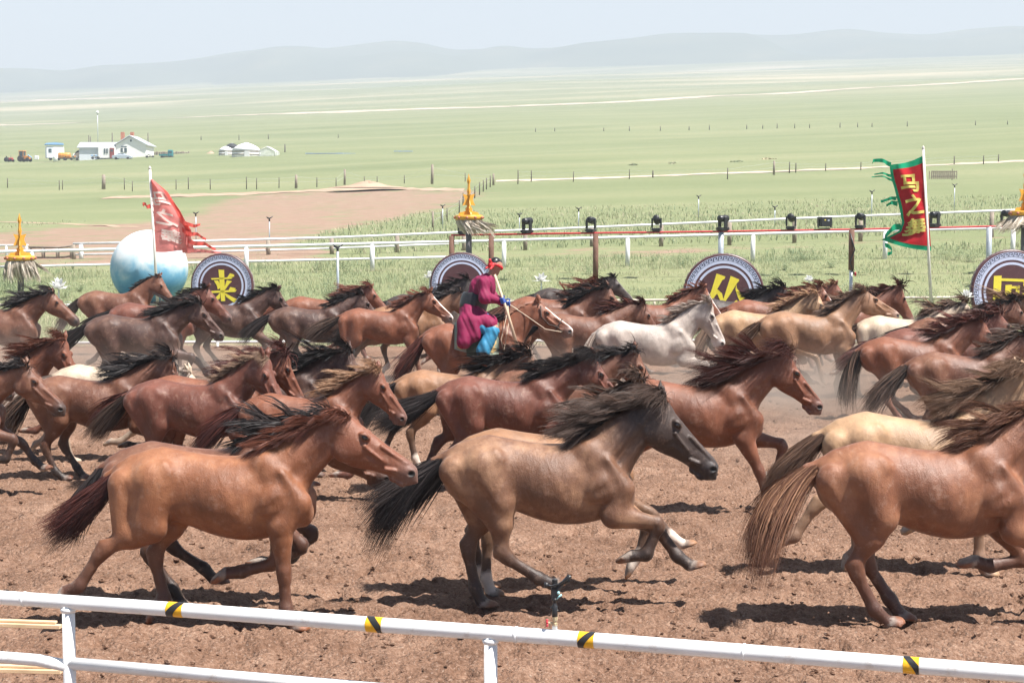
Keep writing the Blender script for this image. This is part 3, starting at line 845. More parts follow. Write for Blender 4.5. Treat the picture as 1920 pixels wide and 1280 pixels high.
def make_tail(P, info, rng, N, width):
    d0p, d1p, d2p = info['dock']; ta = info['ta']
    L = P.get('tail_len', 0.85)
    t = rng.random(N)
    along = np.where(t[:, None] < 0.45, d0p + (d1p - d0p) * (t[:, None] / 0.45), d1p + (d2p - d1p) * ((t[:, None] - 0.45) / 0.55))
    ang = rng.random(N) * 2 * math.pi
    rr = 0.040 - 0.018 * t
    perp = np.array([math.sin(ta), 0, -math.cos(ta)])
    roots = along + np.stack([np.zeros(N), np.sin(ang) * rr, np.zeros(N)], 1) + perp[None] * (np.cos(ang) * rr)[:, None]
    axis = np.array([-math.cos(ta), 0, -math.sin(ta)])
    K = 22; cl = rng.integers(0, K, N); crnd = rng.normal(size=(K, 3))
    dd = axis[None] + np.stack([np.zeros(N), np.sin(ang), np.zeros(N)], 1) * 0.24 + perp[None] * np.cos(ang)[:, None] * 0.20
    tw = math.radians(P.get('tail_end', P.get('tail', 25) + 15))
    wind = np.array([-math.cos(tw), P.get('tail_y', 0.0), -math.sin(tw)])[None] + crnd[cl] * np.array([0.10, 0.14, 0.20])
    ln = L * (0.55 + 0.5 * rng.random(N)) * (1 + 0.12 * crnd[cl][:, 0]) * (1 - 0.25 * t)
    Q = grow(roots, dd, ln, wind, P.get('tail_grav', 0.45), rng, P.get('seg', 8) + 1, 0.09, cl.astype(float), 0.24, P.get('tail_curl', 0.34))
    Q = lock(Q, cl, 0.15 + 0.50 * rng.random((N, 1, 1)))
    tint = np.clip(0.45 + 0.2 * crnd[cl][:, 2] + 0.2 * rng.normal(size=N), 0, 1)
    return strand_mesh('tail', Q, width, tint, rng)
# limb angles in degrees from straight down, + forward
# fore: upper arm, forearm, cannon, pastern, hoof     hind: thigh, gaskin, cannon, pastern, hoof
STRIDE = dict(fr=(-42, 4, 3, 22, 30), fl=(-50, -8, -76, -88, -100), hr=(8, -66, -33, -70, -80), hl=(42, -32, 14, -50, -60))
GATHER = dict(fr=(-20, 80, -22, -84, -110), fl=(-12, 66, 38, 50, 55), hr=(38, 2, 58, 62, 68), hl=(24, -30, 12, 22, 40))
PLANT = dict(fr=(-10, 62, 20, 10, 0), fl=(-25, 40, -80, -110, -120), hr=(34, -28, 28, 42, 50), hl=(44, -14, 34, 30, 30))
REACH = dict(fr=(-28, 26, 18, 52, 60), fl=(-6, 80, -12, -60, -80), hr=(10, -56, -18, -60, -70), hl=(20, -48, -4, 6, 20))
TUCK = dict(fr=(-34, 46, -58, -100, -120), fl=(-26, 60, -40, -90, -110), hr=(44, -18, 40, 20, 10), hl=(50, -8, 52, 40, 40))
DRIVE = dict(fr=(-44, -14, -52, -90, -105), fl=(-24, 44, 10, 22, 30), hr=(30, -38, 8, 24, 36), hl=(14, -60, -22, -66, -80))
# ----------------------------------------------------------------------------
# LAND: terrain sheet, dirt track, hills, roads, grass
# ----------------------------------------------------------------------------
# row of the photograph (centre column) at which the ground lies at each distance
_ROWS = [(38.5, None, 0.0), (46, None, 0.50), (55, None, 1.22), (75, 441, None), (110, 402, None), (180, 352, None), (300, 302, None),
         (450, 262, None), (800, 214, None), (1300, 185, None), (2200, 162, None), (3300, 146, None), (4200, 132, None), (9000, 128, None)]
_D = [0.0, 36.0] + [r[0] for r in _ROWS]
_Z = [0.0, 0.0] + [(r[2] if r[2] is not None else at_d(960, r[1], r[0]).z) for r in _ROWS]
def ground_z(x, d):
    x = np.asarray(x, float); d = np.asarray(d, float)
    k = np.interp(d, [0, 42, 56, 75, 110, 300, 9000], [0, 0, 0.022, 0.026, 0.028, 0.036, 0.040])
    xx = np.clip(x, -0.45 * d - 20, 0.45 * d + 20)
    return np.interp(d, _D, _Z) + k * xx
def gz(x, d): return float(ground_z(x, d))
def on_ground(px, py):
    """world point where the pixel's ray meets the terrain (d >= 36)"""
    prev = None
    dr = ray(px, py); dist = 30.0
    while dist < 9000:
        p = Vector((0, 0, CAMZ)) + dr * (dist / dr.y)
        if p.z <= gz(p.x, p.y): return Vector((p.x, p.y, gz(p.x, p.y)))
        dist *= 1.004
    return p

def fan(d0, d1, nr, th, nc, zfun):
    r = d0 * (d1 / d0) ** (np.arange(nr) / (nr - 1))
    t = np.tan(np.radians(np.linspace(-th, th, nc)))
    X = r[:, None] * t[None] ; Y = np.repeat(r[:, None], nc, 1)
    Z = zfun(X, Y)
    V = np.stack([X, Y, Z], -1).reshape(-1, 3)
    i = (np.arange(nr - 1) * nc)[:, None] + np.arange(nc - 1)[None]
    F = np.stack([i, i + 1, i + nc + 1, i + nc], -1).reshape(-1, 4)
    return V, F

def in_poly(x, y, poly):
    x = np.asarray(x); c = np.zeros(x.shape, bool); n = len(poly)
    for i in range(n):
        x0, y0 = poly[i]; x1, y1 = poly[(i + 1) % n]
        if y0 == y1: continue
        c ^= ((y0 > y) != (y1 > y)) & (x < (x1 - x0) * (y - y0) / (y1 - y0) + x0)
    return c

# ---- grassland sheet
def grass_material():
    n = NT('steppe'); co = n.coord()
    far = n.mapping(co, (0.35, 1.0, 0.0))
    a = n.noise(n.mapping(co, (0.010, 0.030, 0)), 1.0, 6, 0.6); b = n.noise(n.mapping(co, (0.0016, 0.0075, 0)), 1.0, 5, 0.55)
    c = n.noise(n.mapping(co, (0.9, 1.4, 0)), 1.0, 8, 0.7); e = n.noise(n.mapping(co, (7, 7, 0)), 1.0, 6, 0.7)
    g = n.ramp(n.math('ADD', n.math('MULTIPLY', a, 0.6), n.math('MULTIPLY', c, 0.4)), [(0.32, (0.140, 0.168, 0.078)), (0.50, (0.205, 0.225, 0.115)), (0.68, (0.300, 0.285, 0.165))])
    g = n.mix(n.maprange(e, 0.35, 0.7, 0, 0.45), g, (0.105, 0.135, 0.062))
    # dry bands in the far steppe
    d = n.add('ShaderNodeSeparateXYZ', {0: co}).outputs[1]
    dry = n.math('MULTIPLY', n.maprange(b, 0.47, 0.64), n.maprange(d, 800, 2000))
    g = n.mix(dry, g, (0.44, 0.375, 0.25))
    soil = n.ramp(n.noise(n.mapping(co, (0.8, 1.6, 0)), 1.0, 9, 0.72), [(0.3, (0.205, 0.130, 0.092)), (0.55, (0.290, 0.200, 0.148)), (0.75, (0.37, 0.275, 0.21))])
    bare = n.maprange(n.math('ADD', n.attr('bare'), n.math('MULTIPLY', n.math('SUBTRACT', n.noise(n.mapping(co, (0.28, 0.45, 0)), 1.0, 8, 0.68), 0.5), 1.9)), 0.40, 0.66)
    col = n.mix(bare, g, soil)
    nm = n.bump(n.math('ADD', e, n.math('MULTIPLY', c, 3.0)), 0.5, 0.05)
    return n.bsdf(col, 0.9, 0.15, nm)

def soil_material():
    n = NT('track_dirt'); co = n.coord()
    a = n.noise(co, 1.6, 6, 0.6); b = n.noise(co, 22, 7, 0.72); c = n.noise(co, 75, 5, 0.7)
    v = n.add('ShaderNodeTexVoronoi', {'Vector': co, 'Scale': 34.0}); v.feature = 'F1'
    col = n.ramp(n.math('ADD', n.math('MULTIPLY', a, 0.35), n.math('MULTIPLY', b, 0.65)), [(0.35, (0.120, 0.064, 0.040)), (0.50, (0.255, 0.150, 0.101)), (0.65, (0.385, 0.250, 0.178))])
    col = n.mix(n.maprange(c, 0.54, 0.66, 0, 0.65), col, (0.085, 0.044, 0.029))
    col = n.mix(n.maprange(n.noise(co, 48, 3, 0.5), 0.60, 0.70, 0, 0.45), col, (0.52, 0.40, 0.32))
    run = n.noise(n.mapping(co, (0.22, 1.5, 1)), 1.0, 5, 0.6); damp = n.noise(co, 0.55, 5, 0.6)
    col = n.mix(n.maprange(n.math('ADD', n.math('MULTIPLY', run, 0.55), n.math('MULTIPLY', damp, 0.45)), 0.42, 0.62, 0.0, 0.42), col, n.mix(1.0, col, (0.52, 0.47, 0.44), 'MULTIPLY'))
    h = n.math('ADD', n.math('MULTIPLY', b, 1.0), n.math('ADD', n.math('MULTIPLY', c, 0.5), n.math('MULTIPLY', v.outputs['Distance'], -0.8)))
    return n.bsdf(col, 0.95, 0.12, n.bump(h, 0.9, 0.03))

M_STEPPE = grass_material(); M_DIRT = soil_material()
def zt(X, Y):
    z = ground_z(X, Y) - 0.03 - 0.16 * np.clip((38.4 - Y) / 0.8, 0, 1)
    fade = np.clip((Y - 60) / 100, 0, 1)
    z = z + fade * (vnoise(X / 60, Y / 60, 3) - 0.5) * 1.2 + np.clip((Y - 40) / 10, 0, 1) * (vnoise(X / 3, Y / 3, 5) - 0.5) * 0.10
    z = z + np.clip((Y - 600) / 800, 0, 1) * (vnoise(X / 500, Y / 400, 9) - 0.5) * 14
    return z
V, F = fan(1.5, 9000, 300, 40, 190, zt)
me = quad_mesh('ground', V, F)
# bare earth: under the track and the ploughed ground behind the far rails
P1 = [on_ground(*p)[:2] for p in [(-60, 500), (-60, 432), (120, 418), (330, 402), (400, 362), (560, 352), (700, 346), (800, 347), (905, 350), (930, 352), (880, 372), (800, 392), (700, 415), (610, 433), (560, 455), (700, 478), (560, 490), (200, 500)]]
P2 = [on_ground(*p)[:2] for p in [(640, 478), (900, 470), (1200, 458), (1500, 448), (1920, 430), (1920, 452), (1500, 468), (1200, 484), (900, 492)]]
bare = np.clip((40.0 - V[:, 1]) / 1.5, 0, 1)
near = V[:, 1] < 400
bb = np.zeros(len(V)); sel = np.where(near)[0]
for P_, w_ in ((P1, 0.70), (P2, 0.55)):
    ins = in_poly(V[sel, 0], V[sel, 1], [tuple(p) for p in P_]); bb[sel[ins]] = np.maximum(bb[sel[ins]], w_)
B = bb.reshape(300, 190)
for _ in range(5):                     # soften the edge of the ploughed ground
    B = (B + np.roll(B, 1, 0) + np.roll(B, -1, 0) + np.roll(B, 1, 1) + np.roll(B, -1, 1)) / 5
bare = np.maximum(bare, B.ravel())
me.attributes.new('bare', 'FLOAT', 'POINT').data.foreach_set('value', bare.astype(np.float32))
tag(link('ground', me, M_STEPPE), 'wide green and dry yellow steppe reaching to the hills', None, None, 'structure')

# ---- churned dirt of the running track
def z_track(X, Y):
    lod = np.clip(26.0 / Y, 0, 1.2)
    z = (vnoise(X / 0.9, Y / 0.9, 11) - 0.5) * 0.07 + (vnoise(X / 0.28, Y / 0.28, 12) - 0.5) * 0.050
    a = vnoise(X / 0.075, Y / 0.075, 13); b = vnoise(X / 0.035, Y / 0.035, 14)
    z = z + (np.abs(a - 0.5) * -2 + 0.5) * 0.042 * lod + (b - 0.5) * 0.016 * lod
    hoof = vnoise(X / 0.15 + 3.1, Y / 0.15, 15)
    z = z - np.clip((hoof - 0.70) / 0.14, 0, 1) * 0.055
    edge = np.clip((38.6 - Y) / 1.2, 0, 1)
    return z * edge + 0.012
V, F = fan(5.4, 38.7, 470, 20, 300, z_track)
tag(link('track', quad_mesh('track', V, F), M_DIRT), 'churned brown dirt of the running track', None, None, 'structure')

# ---- loose clods lying on the track
rng = np.random.default_rng(5)
t_ = (1 + 5 ** 0.5) / 2
IC = np.array([(-1, t_, 0), (1, t_, 0), (-1, -t_, 0), (1, -t_, 0), (0, -1, t_), (0, 1, t_), (0, -1, -t_), (0, 1, -t_), (t_, 0, -1), (t_, 0, 1), (-t_, 0, -1), (-t_, 0, 1)]) / 1.9
ICF = np.array([(0, 11, 5), (0, 5, 1), (0, 1, 7), (0, 7, 10), (0, 10, 11), (1, 5, 9), (5, 11, 4), (11, 10, 2), (10, 7, 6), (7, 1, 8), (3, 9, 4), (3, 4, 2), (3, 2, 6), (3, 6, 8), (3, 8, 9), (4, 9, 5), (2, 4, 11), (6, 2, 10), (8, 6, 7), (9, 8, 1)])
N = 6500
d_ = 5.2 * (32 / 5.2) ** rng.random(N); th = np.tan(np.radians(rng.uniform(-20, 20, N)))
cx, cy = d_ * th, d_
sz = 0.006 + 0.016 * rng.random(N) ** 3 + 0.012 * (d_ / 32)
pts = IC[None] * sz[:, None, None] * rng.uniform(0.6, 1.35, (N, 12, 1)) * np.array([1.2, 1.0, 0.75])
pts = pts + np.stack([cx, cy, z_track(cx, cy) + sz * 0.25], 1)[:, None]
FF = (ICF[None] + (np.arange(N) * 12)[:, None, None]).reshape(-1, 3)
SPR = [(0.2, 0), (560, 1180), (180, 1110), (880, 1140), (1040, 1085), (1660, 1180), (1480, 880), (1620, 1060), (60, 900), (120, 895), (900, 1010), (1430, 955), (330, 1115), (690, 940), (260, 880)]
sp_ = []
for px_, py_ in SPR[1:]:
    c_ = at_z(px_, py_, 0.0)
    for _ in range(34):
        h_ = abs(rng.normal()) * 0.11; sp_.append((c_.x - abs(rng.normal()) * 0.28, c_.y + rng.normal() * 0.14, h_, 0.003 + 0.007 * rng.random() ** 2))
sp_ = np.array(sp_); M_ = len(sp_)
pts2 = IC[None] * sp_[:, 3][:, None, None] * rng.uniform(0.6, 1.35, (M_, 12, 1)) + sp_[:, None, :3]
pts = np.concatenate([pts, pts2]); FF = (ICF[None] + (np.arange(N + M_) * 12)[:, None, None]).reshape(-1, 3)
me = quad_mesh('dirt_clods', pts.reshape(-1, 3), FF); me.polygons.foreach_set('use_smooth', np.zeros(len(FF), bool))
tag(link('dirt_clods', me, M_DIRT), 'small loose clods of earth scattered over the dirt track', 'clods', None, 'stuff')

# ---- hills along the horizon
RIDGE = [(-500, 128), (-200, 130), (0, 134), (70, 131), (130, 132), (200, 120), (330, 113), (390, 105), (430, 97), (510, 88), (560, 91), (620, 88), (680, 80), (740, 73), (790, 77), (850, 91), (930, 88), (990, 94), (1060, 82), (1150, 72),
         (1210, 69), (1290, 58), (1350, 55), (1430, 59), (1480, 58), (1560, 47), (1590, 46), (1650, 53), (1730, 56), (1800, 45), (1880, 38), (1960, 40), (2200, 52), (2500, 48)]
def hills(name, d0, d1, lift, rough, label):
    nc, nr = 420, 26
    px = np.linspace(-700, 2600, nc)
    top = np.interp(px, [r[0] for r in RIDGE], [r[1] for r in RIDGE])
    ker = np.ones(5) / 5; top = np.convolve(np.pad(top, 2, 'edge'), ker, 'valid') + lift + np.interp(px, [900, 1900], [3, 11])
    V = []
    for j in range(nr):
        t = j / (nr - 1); d = d0 + (d1 - d0) * t
        xs = (px - CX) / FPX * d * 1.003
        zr = np.array([at_d(p, y, d1).z for p, y in zip(px, top)])
        zb = ground_z(xs, d) - 6
        prof = math.sin(t * math.pi / 2) ** 1.6
        gully = (vnoise(xs / 190, np.full(nc, d / 420), 21) - 1.0) * 75 * math.sin(math.pi * t) * rough
        V.append(np.stack([xs, np.full(nc, d), zb + (zr - zb) * prof + gully], 1))
    for t in (0.35, 1.0):           # the far slope falls away again
        d = d1 + 900 * t; xs = (px - CX) / FPX * d
        V.append(np.stack([xs, np.full(nc, d), ground_z(xs, d) + (zr - ground_z(xs, d)) * (1 - t)], 1))
    V = np.array(V).reshape(-1, 3); nr += 2
    i = (np.arange(nr - 1) * nc)[:, None] + np.arange(nc - 1)[None]
    F = np.stack([i, i + 1, i + nc + 1, i + nc], -1).reshape(-1, 4)
    n = NT(name); co = n.coord()
    col = n.ramp(n.noise(n.mapping(co, (0.004, 0.004, 0.01)), 1.0, 6, 0.6), [(0.35, (0.055, 0.085, 0.06)), (0.6, (0.10, 0.125, 0.085)), (0.75, (0.19, 0.18, 0.12))])
    tag(link(name, quad_mesh(name, V, F), n.bsdf(col, 0.95, 0.1)), label, None, None, 'structure')
hills('hills', 3700, 4700, 0, 1.0, 'long blue green hills along the horizon')

# ---- roads and paths draped on the land
M_ROAD = plain('pale_road', (0.50, 0.42, 0.33), 0.95, 0.1, var=0.22, scale=0.05)
M_PATH = plain('dusty_path', (0.40, 0.29, 0.21), 0.95, 0.1, var=0.25, scale=0.4)
def ribbon(name, pix, half, mat, label, lift=0.10):
    pts = [on_ground(*p) for p in pix]
    dense = []
    for a, b in zip(pts[:-1], pts[1:]):
        for k in range(12): dense.append(a.lerp(b, k / 12))
    dense.append(pts[-1])
    V = []; 
    for i, p in enumerate(dense):
        w = half * (1 + 0.25 * math.sin(i * 1.7) + 0.15 * math.sin(i * 0.6))
        for s_ in (-1, 0, 1):
            d = p.y + s_ * w
            V.append((p.x, d, float(zt(np.array(p.x), np.array(d))) + lift))
    F = []
    for i in range(len(dense) - 1):
        for k in (0, 1): F.append((i * 3 + k, i * 3 + 3 + k, i * 3 + 4 + k, i * 3 + 1 + k))
    tag(link(name, quad_mesh(name, np.array(V), np.array(F)[:, ::-1]), mat), label, None, None, 'structure')
ribbon('dirt_road', [(-100, 228), (120, 224), (400, 215), (700, 206), (900, 200), (1150, 190), (1400, 178), (1650, 166), (1900, 155), (2050, 148)], 16, M_ROAD, 'pale dirt road crossing the steppe', 0.14)
ribbon('footpath', [(200, 364), (320, 361), (480, 357), (640, 350), (760, 349), (870, 350)], 3.2, M_PATH, 'pale dusty path along the bare field', 0.03)
ribbon('gravel_path', [(930, 337), (1100, 332), (1280, 325), (1450, 319), (1600, 313), (1760, 307), (1920, 300), (2050, 295)], 2.0, M_ROAD, 'white gravel path behind the red flag', 0.035)
ribbon('wheel_track', [(-60, 411), (60, 412), (160, 415), (260, 420)], 0.55, M_PATH, 'reddish wheel ruts in the field', 0.02)
ribbon('sand_road', [(-200, 190), (100, 189), (400, 182), (560, 178), (700, 172)], 40, M_ROAD, 'distant sandy strip below the hills', 0.3)

# ---- grass: blades on the bank between the track and the far rails
def blades(name, n, region, hmin, hmax, w, mats, label, seed, dens=None):
    rng = np.random.default_rng(seed)
    (d0, d1), th = region
    d = d0 * (d1 / d0) ** rng.random(n); x = d * np.tan(np.radians(rng.uniform(-th, th, n)))
    cl = vnoise(x / 0.9, d / 0.9, 31) * 0.6 + vnoise(x / 3.5, d / 3.5, 32) * 0.4
    keep = cl + rng.random(n) * 0.45 > 0.50
    if dens is not None: keep &= dens(x, d)
    x, d, cl = x[keep], d[keep], cl[keep]; n = len(x)
    h = (hmin + (hmax - hmin) * cl ** 1.5) * rng.uniform(0.6, 1.3, n)
    az = rng.random(n) * 2 * math.pi; lean = rng.uniform(0.1, 1.1, n)
    dx, dy = np.cos(az), np.sin(az)
    base = np.stack([x, d, ground_z(x, d) - 0.05], 1)
    wx, wy = -dy * w * rng.uniform(0.6, 1.4, n), dx * w * rng.uniform(0.6, 1.4, n)
    mid = base + np.stack([dx * h * lean * 0.35 - 0.05 * h, dy * h * lean * 0.35, h * 0.6], 1)
    tip = base + np.stack([dx * h * lean - 0.15 * h, dy * h * lean, h * (1.05 - 0.25 * lean)], 1)
    off = np.stack([wx, wy, np.zeros(n)], 1)
    V = np.stack([base - off, base + off, mid - off * 0.8, mid + off * 0.8, tip], 1).reshape(-1, 3)
    b = (np.arange(n) * 5)[:, None]
    T = np.concatenate([b + np.array([[0, 1, 3]]), b + np.array([[0, 3, 2]]), b + np.array([[2, 3, 4]])], 1).reshape(-1, 3)
    me = quad_mesh(name, V, T)
    me.attributes.new('tint', 'FLOAT', 'POINT').data.foreach_set('value', np.repeat(np.clip(rng.normal(0.45, 0.20, n) + (cl - 0.5) * 0.4 + (vnoise(x / 2.2, d / 1.4, 77) - 0.5) * 0.8, 0, 1), 5).astype(np.float32))
    tag(link(name, me, mats), label, 'grass', None, 'stuff')
n = NT('grass_blades')
col = n.ramp(n.attr('tint'), [(0.0, (0.50, 0.45, 0.32)), (0.25, (0.38, 0.38, 0.24)), (0.6, (0.27, 0.31, 0.18)), (1.0, (0.19, 0.25, 0.155))])
b_ = n.add('ShaderNodeBsdfDiffuse', {'Color': col}); tr = n.add('ShaderNodeBsdfTranslucent', {'Color': col})
mx = n.add('ShaderNodeMixShader', {0: 0.30, 1: b_.outputs[0], 2: tr.outputs[0]}); n.t.links.new(mx.outputs[0], n.out.inputs['Surface'])
M_BLADE = n.m
blades('grass', 80000, ((38.4, 60), 21), 0.08, 0.30, 0.0065, M_BLADE, 'tall pale green grass on the bank behind the running horses', 41)
blades('meadow_grass', 30000, ((60, 120), 19), 0.10, 0.34, 0.018, M_BLADE, 'rough green grass of the meadow behind the white rails', 42,
       dens=lambda x, d: ~(in_poly(x, d, [tuple(p) for p in P1]) | in_poly(x, d, [tuple(p) for p in P2])))

# ---- bushy grey green weeds on the bank
rng = np.random.default_rng(77); PW = []; TW = []
for k in range(190):
    d = rng.uniform(40, 58); x = d * math.tan(math.radians(rng.uniform(-19, 19)))
    if vnoise(np.array(x / 4), np.array(d / 4), 55) < 0.42 and rng.random() < 0.75: continue
    hgt = rng.uniform(0.25, 0.75); n_ = 26
    st_ = rng.normal(size=(n_, 2)) * 0.16 * hgt / 0.5
    top = np.stack([x + st_[:, 0] * 1.7, d + st_[:, 1] * 1.7, ground_z(x, d) + hgt * rng.uniform(0.5, 1.0, n_)], 1)
    bot = np.stack([x + st_[:, 0] * 0.4, d + st_[:, 1] * 0.4, ground_z(x, d) - 0.05 + 0 * st_[:, 0]], 1)
    for q in range(7):                  # leaves up each stem
        t = 0.25 + 0.75 * q / 6; c = bot + (top - bot) * t
        a = rng.random(n_) * 6.28; ln = 0.07 * (1.15 - 0.6 * t)
        tip = c + np.stack([np.cos(a) * ln, np.sin(a) * ln, 0.03 + 0 * a], 1)
        sd = np.stack([-np.sin(a), np.cos(a), 0.4 + 0 * a], 1) * 0.012
        PW.append(np.stack([c - sd, c + sd, tip], 1)); TW.append(np.clip(rng.normal(0.75, 0.18, n_), 0, 1))
PW = np.concatenate(PW); TW = np.concatenate(TW)
me = quad_mesh('weeds', PW.reshape(-1, 3), np.arange(len(PW) * 3).reshape(-1, 3))
me.attributes.new('tint', 'FLOAT', 'POINT').data.foreach_set('value', np.repeat(TW, 3).astype(np.float32))
tag(link('weeds', me, M_BLADE), 'bushy grey green weeds growing through the grass of the bank', 'weeds', None, 'stuff')

# ---- haze: the warm dusty air over the steppe
hz = MB().box((0, 4700, 420), (11000, 9800, 872)).build('haze', None)
hm = bpy.data.materials.new('haze_air'); hm.use_nodes = True; hm.node_tree.nodes.clear()
ho = hm.node_tree.nodes.new('ShaderNodeOutputMaterial'); hv = hm.node_tree.nodes.new('ShaderNodeVolumePrincipled')
hv.inputs['Color'].default_value = (0.835, 0.93, 1.0, 1); hv.inputs['Density'].default_value = 4.3e-4; hv.inputs['Anisotropy'].default_value = 0.0
hm.node_tree.links.new(hv.outputs[0], ho.inputs['Volume']); hz.data.materials.append(hm)
tag(hz, 'pale summer haze lying over the steppe', 'haze', None, 'stuff')

# ---- dust kicked up round the hooves of the far rows
dm = bpy.data.materials.new('dust_air'); dm.use_nodes = True; dm.node_tree.nodes.clear(); dt = dm.node_tree
class _N(NT):
    def __init__(self): self.m = dm; self.t = dt; self.out = dt.nodes.new('ShaderNodeOutputMaterial')
n = _N(); co = n.coord()
xyz = n.add('ShaderNodeSeparateXYZ', {0: co}); z_ = xyz.outputs[2]
clump = n.maprange(n.noise(n.mapping(co, (0.30, 0.30, 0.8)), 1.0, 4, 0.6), 0.50, 0.72)
edge = n.math('MULTIPLY', n.math('MULTIPLY', n.maprange(xyz.outputs[1], -10.5, -5.0), n.maprange(xyz.outputs[1], 8.5, 5.0)), n.math('MULTIPLY', n.maprange(xyz.outputs[0], -13.0, -10.0), n.maprange(xyz.outputs[0], 13.0, 10.0)))
low = n.math('POWER', n.maprange(z_, 1.5, -0.1), 2.0)
den = n.math('MULTIPLY', n.math('MULTIPLY', clump, low), n.math('MULTIPLY', edge, 0.80))
vp = n.add('ShaderNodeVolumePrincipled', {'Color': (0.80, 0.66, 0.56, 1), 'Density': den}); dt.links.new(vp.outputs[0], n.out.inputs['Volume'])
dm.cycles.volume_step_rate = 0.25
do = MB().box((0, 0, 0.78), (26, 21, 1.5)).build('dust', dm, None, False, (0, 28.5, 0.0))
tag(do, 'brown dust hanging round the legs of the far horses', 'dust', None, 'stuff')
# ----------------------------------------------------------------------------
# THINGS AROUND THE TRACK
# ----------------------------------------------------------------------------
M_WHITE = plain('white_paint', (0.80, 0.80, 0.79), 0.38, 0.5, var=0.10, scale=4, dirt=(0.50, 0.43, 0.37))
M_WHITE_FAR = plain('weathered_white_paint', (0.74, 0.74, 0.73), 0.55, 0.4, var=0.16, scale=2.0, dirt=(0.38, 0.33, 0.28))
M_BLACK = plain('black_plastic', (0.018, 0.018, 0.020), 0.38, 0.5, var=0.3, scale=20, dirt=(0.10, 0.08, 0.07))
M_RUST = plain('rusty_steel', (0.16, 0.085, 0.060), 0.8, 0.3, var=0.35, scale=5, bump=0.2)
M_GALV = plain('galvanised_steel', (0.46, 0.50, 0.54), 0.45, 0.5, metal=0.4, var=0.2, scale=4)
M_GREYPOST = plain('grey_painted_post', (0.13, 0.12, 0.125), 0.6, 0.4, var=0.3, scale=4, dirt=(0.33, 0.30, 0.29))
M_WOOD = plain('weathered_wood', (0.30, 0.25, 0.20), 0.85, 0.2, var=0.3, scale=5, bump=0.3)
M_LATH = plain('fresh_lath', (0.66, 0.47, 0.29), 0.7, 0.3, var=0.2, scale=7)
M_GOLD = plain('golden_yellow_paint', (0.72, 0.36, 0.045), 0.38, 0.5, var=0.15, scale=6)
M_COPPER = plain('copper_knob', (0.42, 0.14, 0.075), 0.4, 0.5, var=0.2)
M_BRASS = plain('brass', (0.62, 0.50, 0.32), 0.4, 0.5, metal=0.5, var=0.2)
M_REDV = plain('red_handwheel', (0.55, 0.035, 0.05), 0.45, 0.5, var=0.15)
M_REDCABLE = plain('red_cable', (0.52, 0.04, 0.05), 0.5, 0.4, var=0.2)
M_YELLOW = plain('tape_yellow', (0.80, 0.42, 0.015), 0.4, 0.5, var=0.06)
M_TAPEBLK = plain('tape_black', (0.022, 0.022, 0.022), 0.4, 0.5, var=0.1)

# ---- near guard rail with hazard tape ---------------------------------------------------------
RAILZ = 1.10; RR = 0.0345
gr = empty('guard_rail', at_z(128, 1130, RAILZ) * 1.0); gr.location.z = 0
tag(gr, 'white tubular guard rail with yellow and black tape bands in front of the horses', 'guard rail')
G0 = gr.location.copy()
def rail_pt(px):
    py = np.interp(px, [-400, 0, 330, 700, 1045, 1400, 1705, 1920, 2300], [1091, 1119.5, 1142, 1170, 1194.5, 1222, 1246, 1263, 1293])
    return at_z(px, float(py), RAILZ) - G0
MB().tube([rail_pt(p) for p in (-500, -200, 0, 330, 700, 1045, 1400, 1705, 1920, 2300)], RR, 20).build('top_rail', M_WHITE, gr, True)
low = [rail_pt(p) - Vector((0, 0, 0.30)) for p in (128, 500, 920)]
MB().tube(low, 0.030, 18).build('lower_rail', M_WHITE, gr, True)
MB().tube([rail_pt(p) - Vector((0, 0, 0.297)) for p in (-500, 0, 70)] + [rail_pt(128) - Vector((0, 0, 0.315))], 0.030, 18).build('lower_rail', M_WHITE, gr, True)
MB().tube([rail_pt(p) - Vector((0, 0, 0.30)) for p in (920, 1400, 1920, 2200)], 0.030, 18).build('lower_rail', M_WHITE, gr, True)
for p in (128, 920, 2120):
    a = rail_pt(p)
    MB().tube([(a.x, a.y, 0.0), (a.x, a.y, RAILZ - 0.012)], 0.0305, 18).build('post', M_WHITE, gr, True)
    MB().lathe([(0.033, -0.02), (0.040, -0.006), (0.036, 0.004)], (a.x, a.y, RAILZ - 0.030), 18).build('weld_collar', M_WHITE, gr, True)
for p in (46, 968, 1395):
    a, b = rail_pt(p - 3), rail_pt(p + 3)
    MB().tube([a, a.lerp(b, 0.3), a.lerp(b, 0.7), b], [RR + 0.0008, RR + 0.0032, RR + 0.0032, RR + 0.0008], 20, False).build('weld_seam', M_WHITE, gr, True)
for p, fl in ((330, 1), (703, -1), (1100, 1), (1708, -1)):        # a wrap of striped hazard tape, stripes as separate strips of tape
    a, b = rail_pt(p - 14), rail_pt(p + 16); ax = (b - a).normalized(); L = (b - a).length
    e1 = ax.cross(Vector((0, 0, 1))).normalized(); e2 = e1.cross(ax)
    def wrap(off, w, r, n=28):
        V = []; F = []
        for k in range(n + 1):
            t = 2 * math.pi * k / n
            for q in (0, 1):
                u = off + q * w + fl * 0.065 * (math.cos(t + 0.6) * 0.5)
                u = min(max(u, 0.0), L)
                V.append(a + ax * u + (e1 * math.sin(t) + e2 * math.cos(t)) * r)
        for k in range(n): F.append((2 * k, 2 * k + 1, 2 * k + 3, 2 * k + 2))
        return MB().add(V, F)
    V = []; F = []
    tp = MB().tube([a, b], RR + 0.0012, 28, False).build('hazard_tape', M_YELLOW, gr, True)
    wrap(L * 0.30, L * 0.50, RR + 0.0026).build('black_stripe', M_TAPEBLK, tp, True)

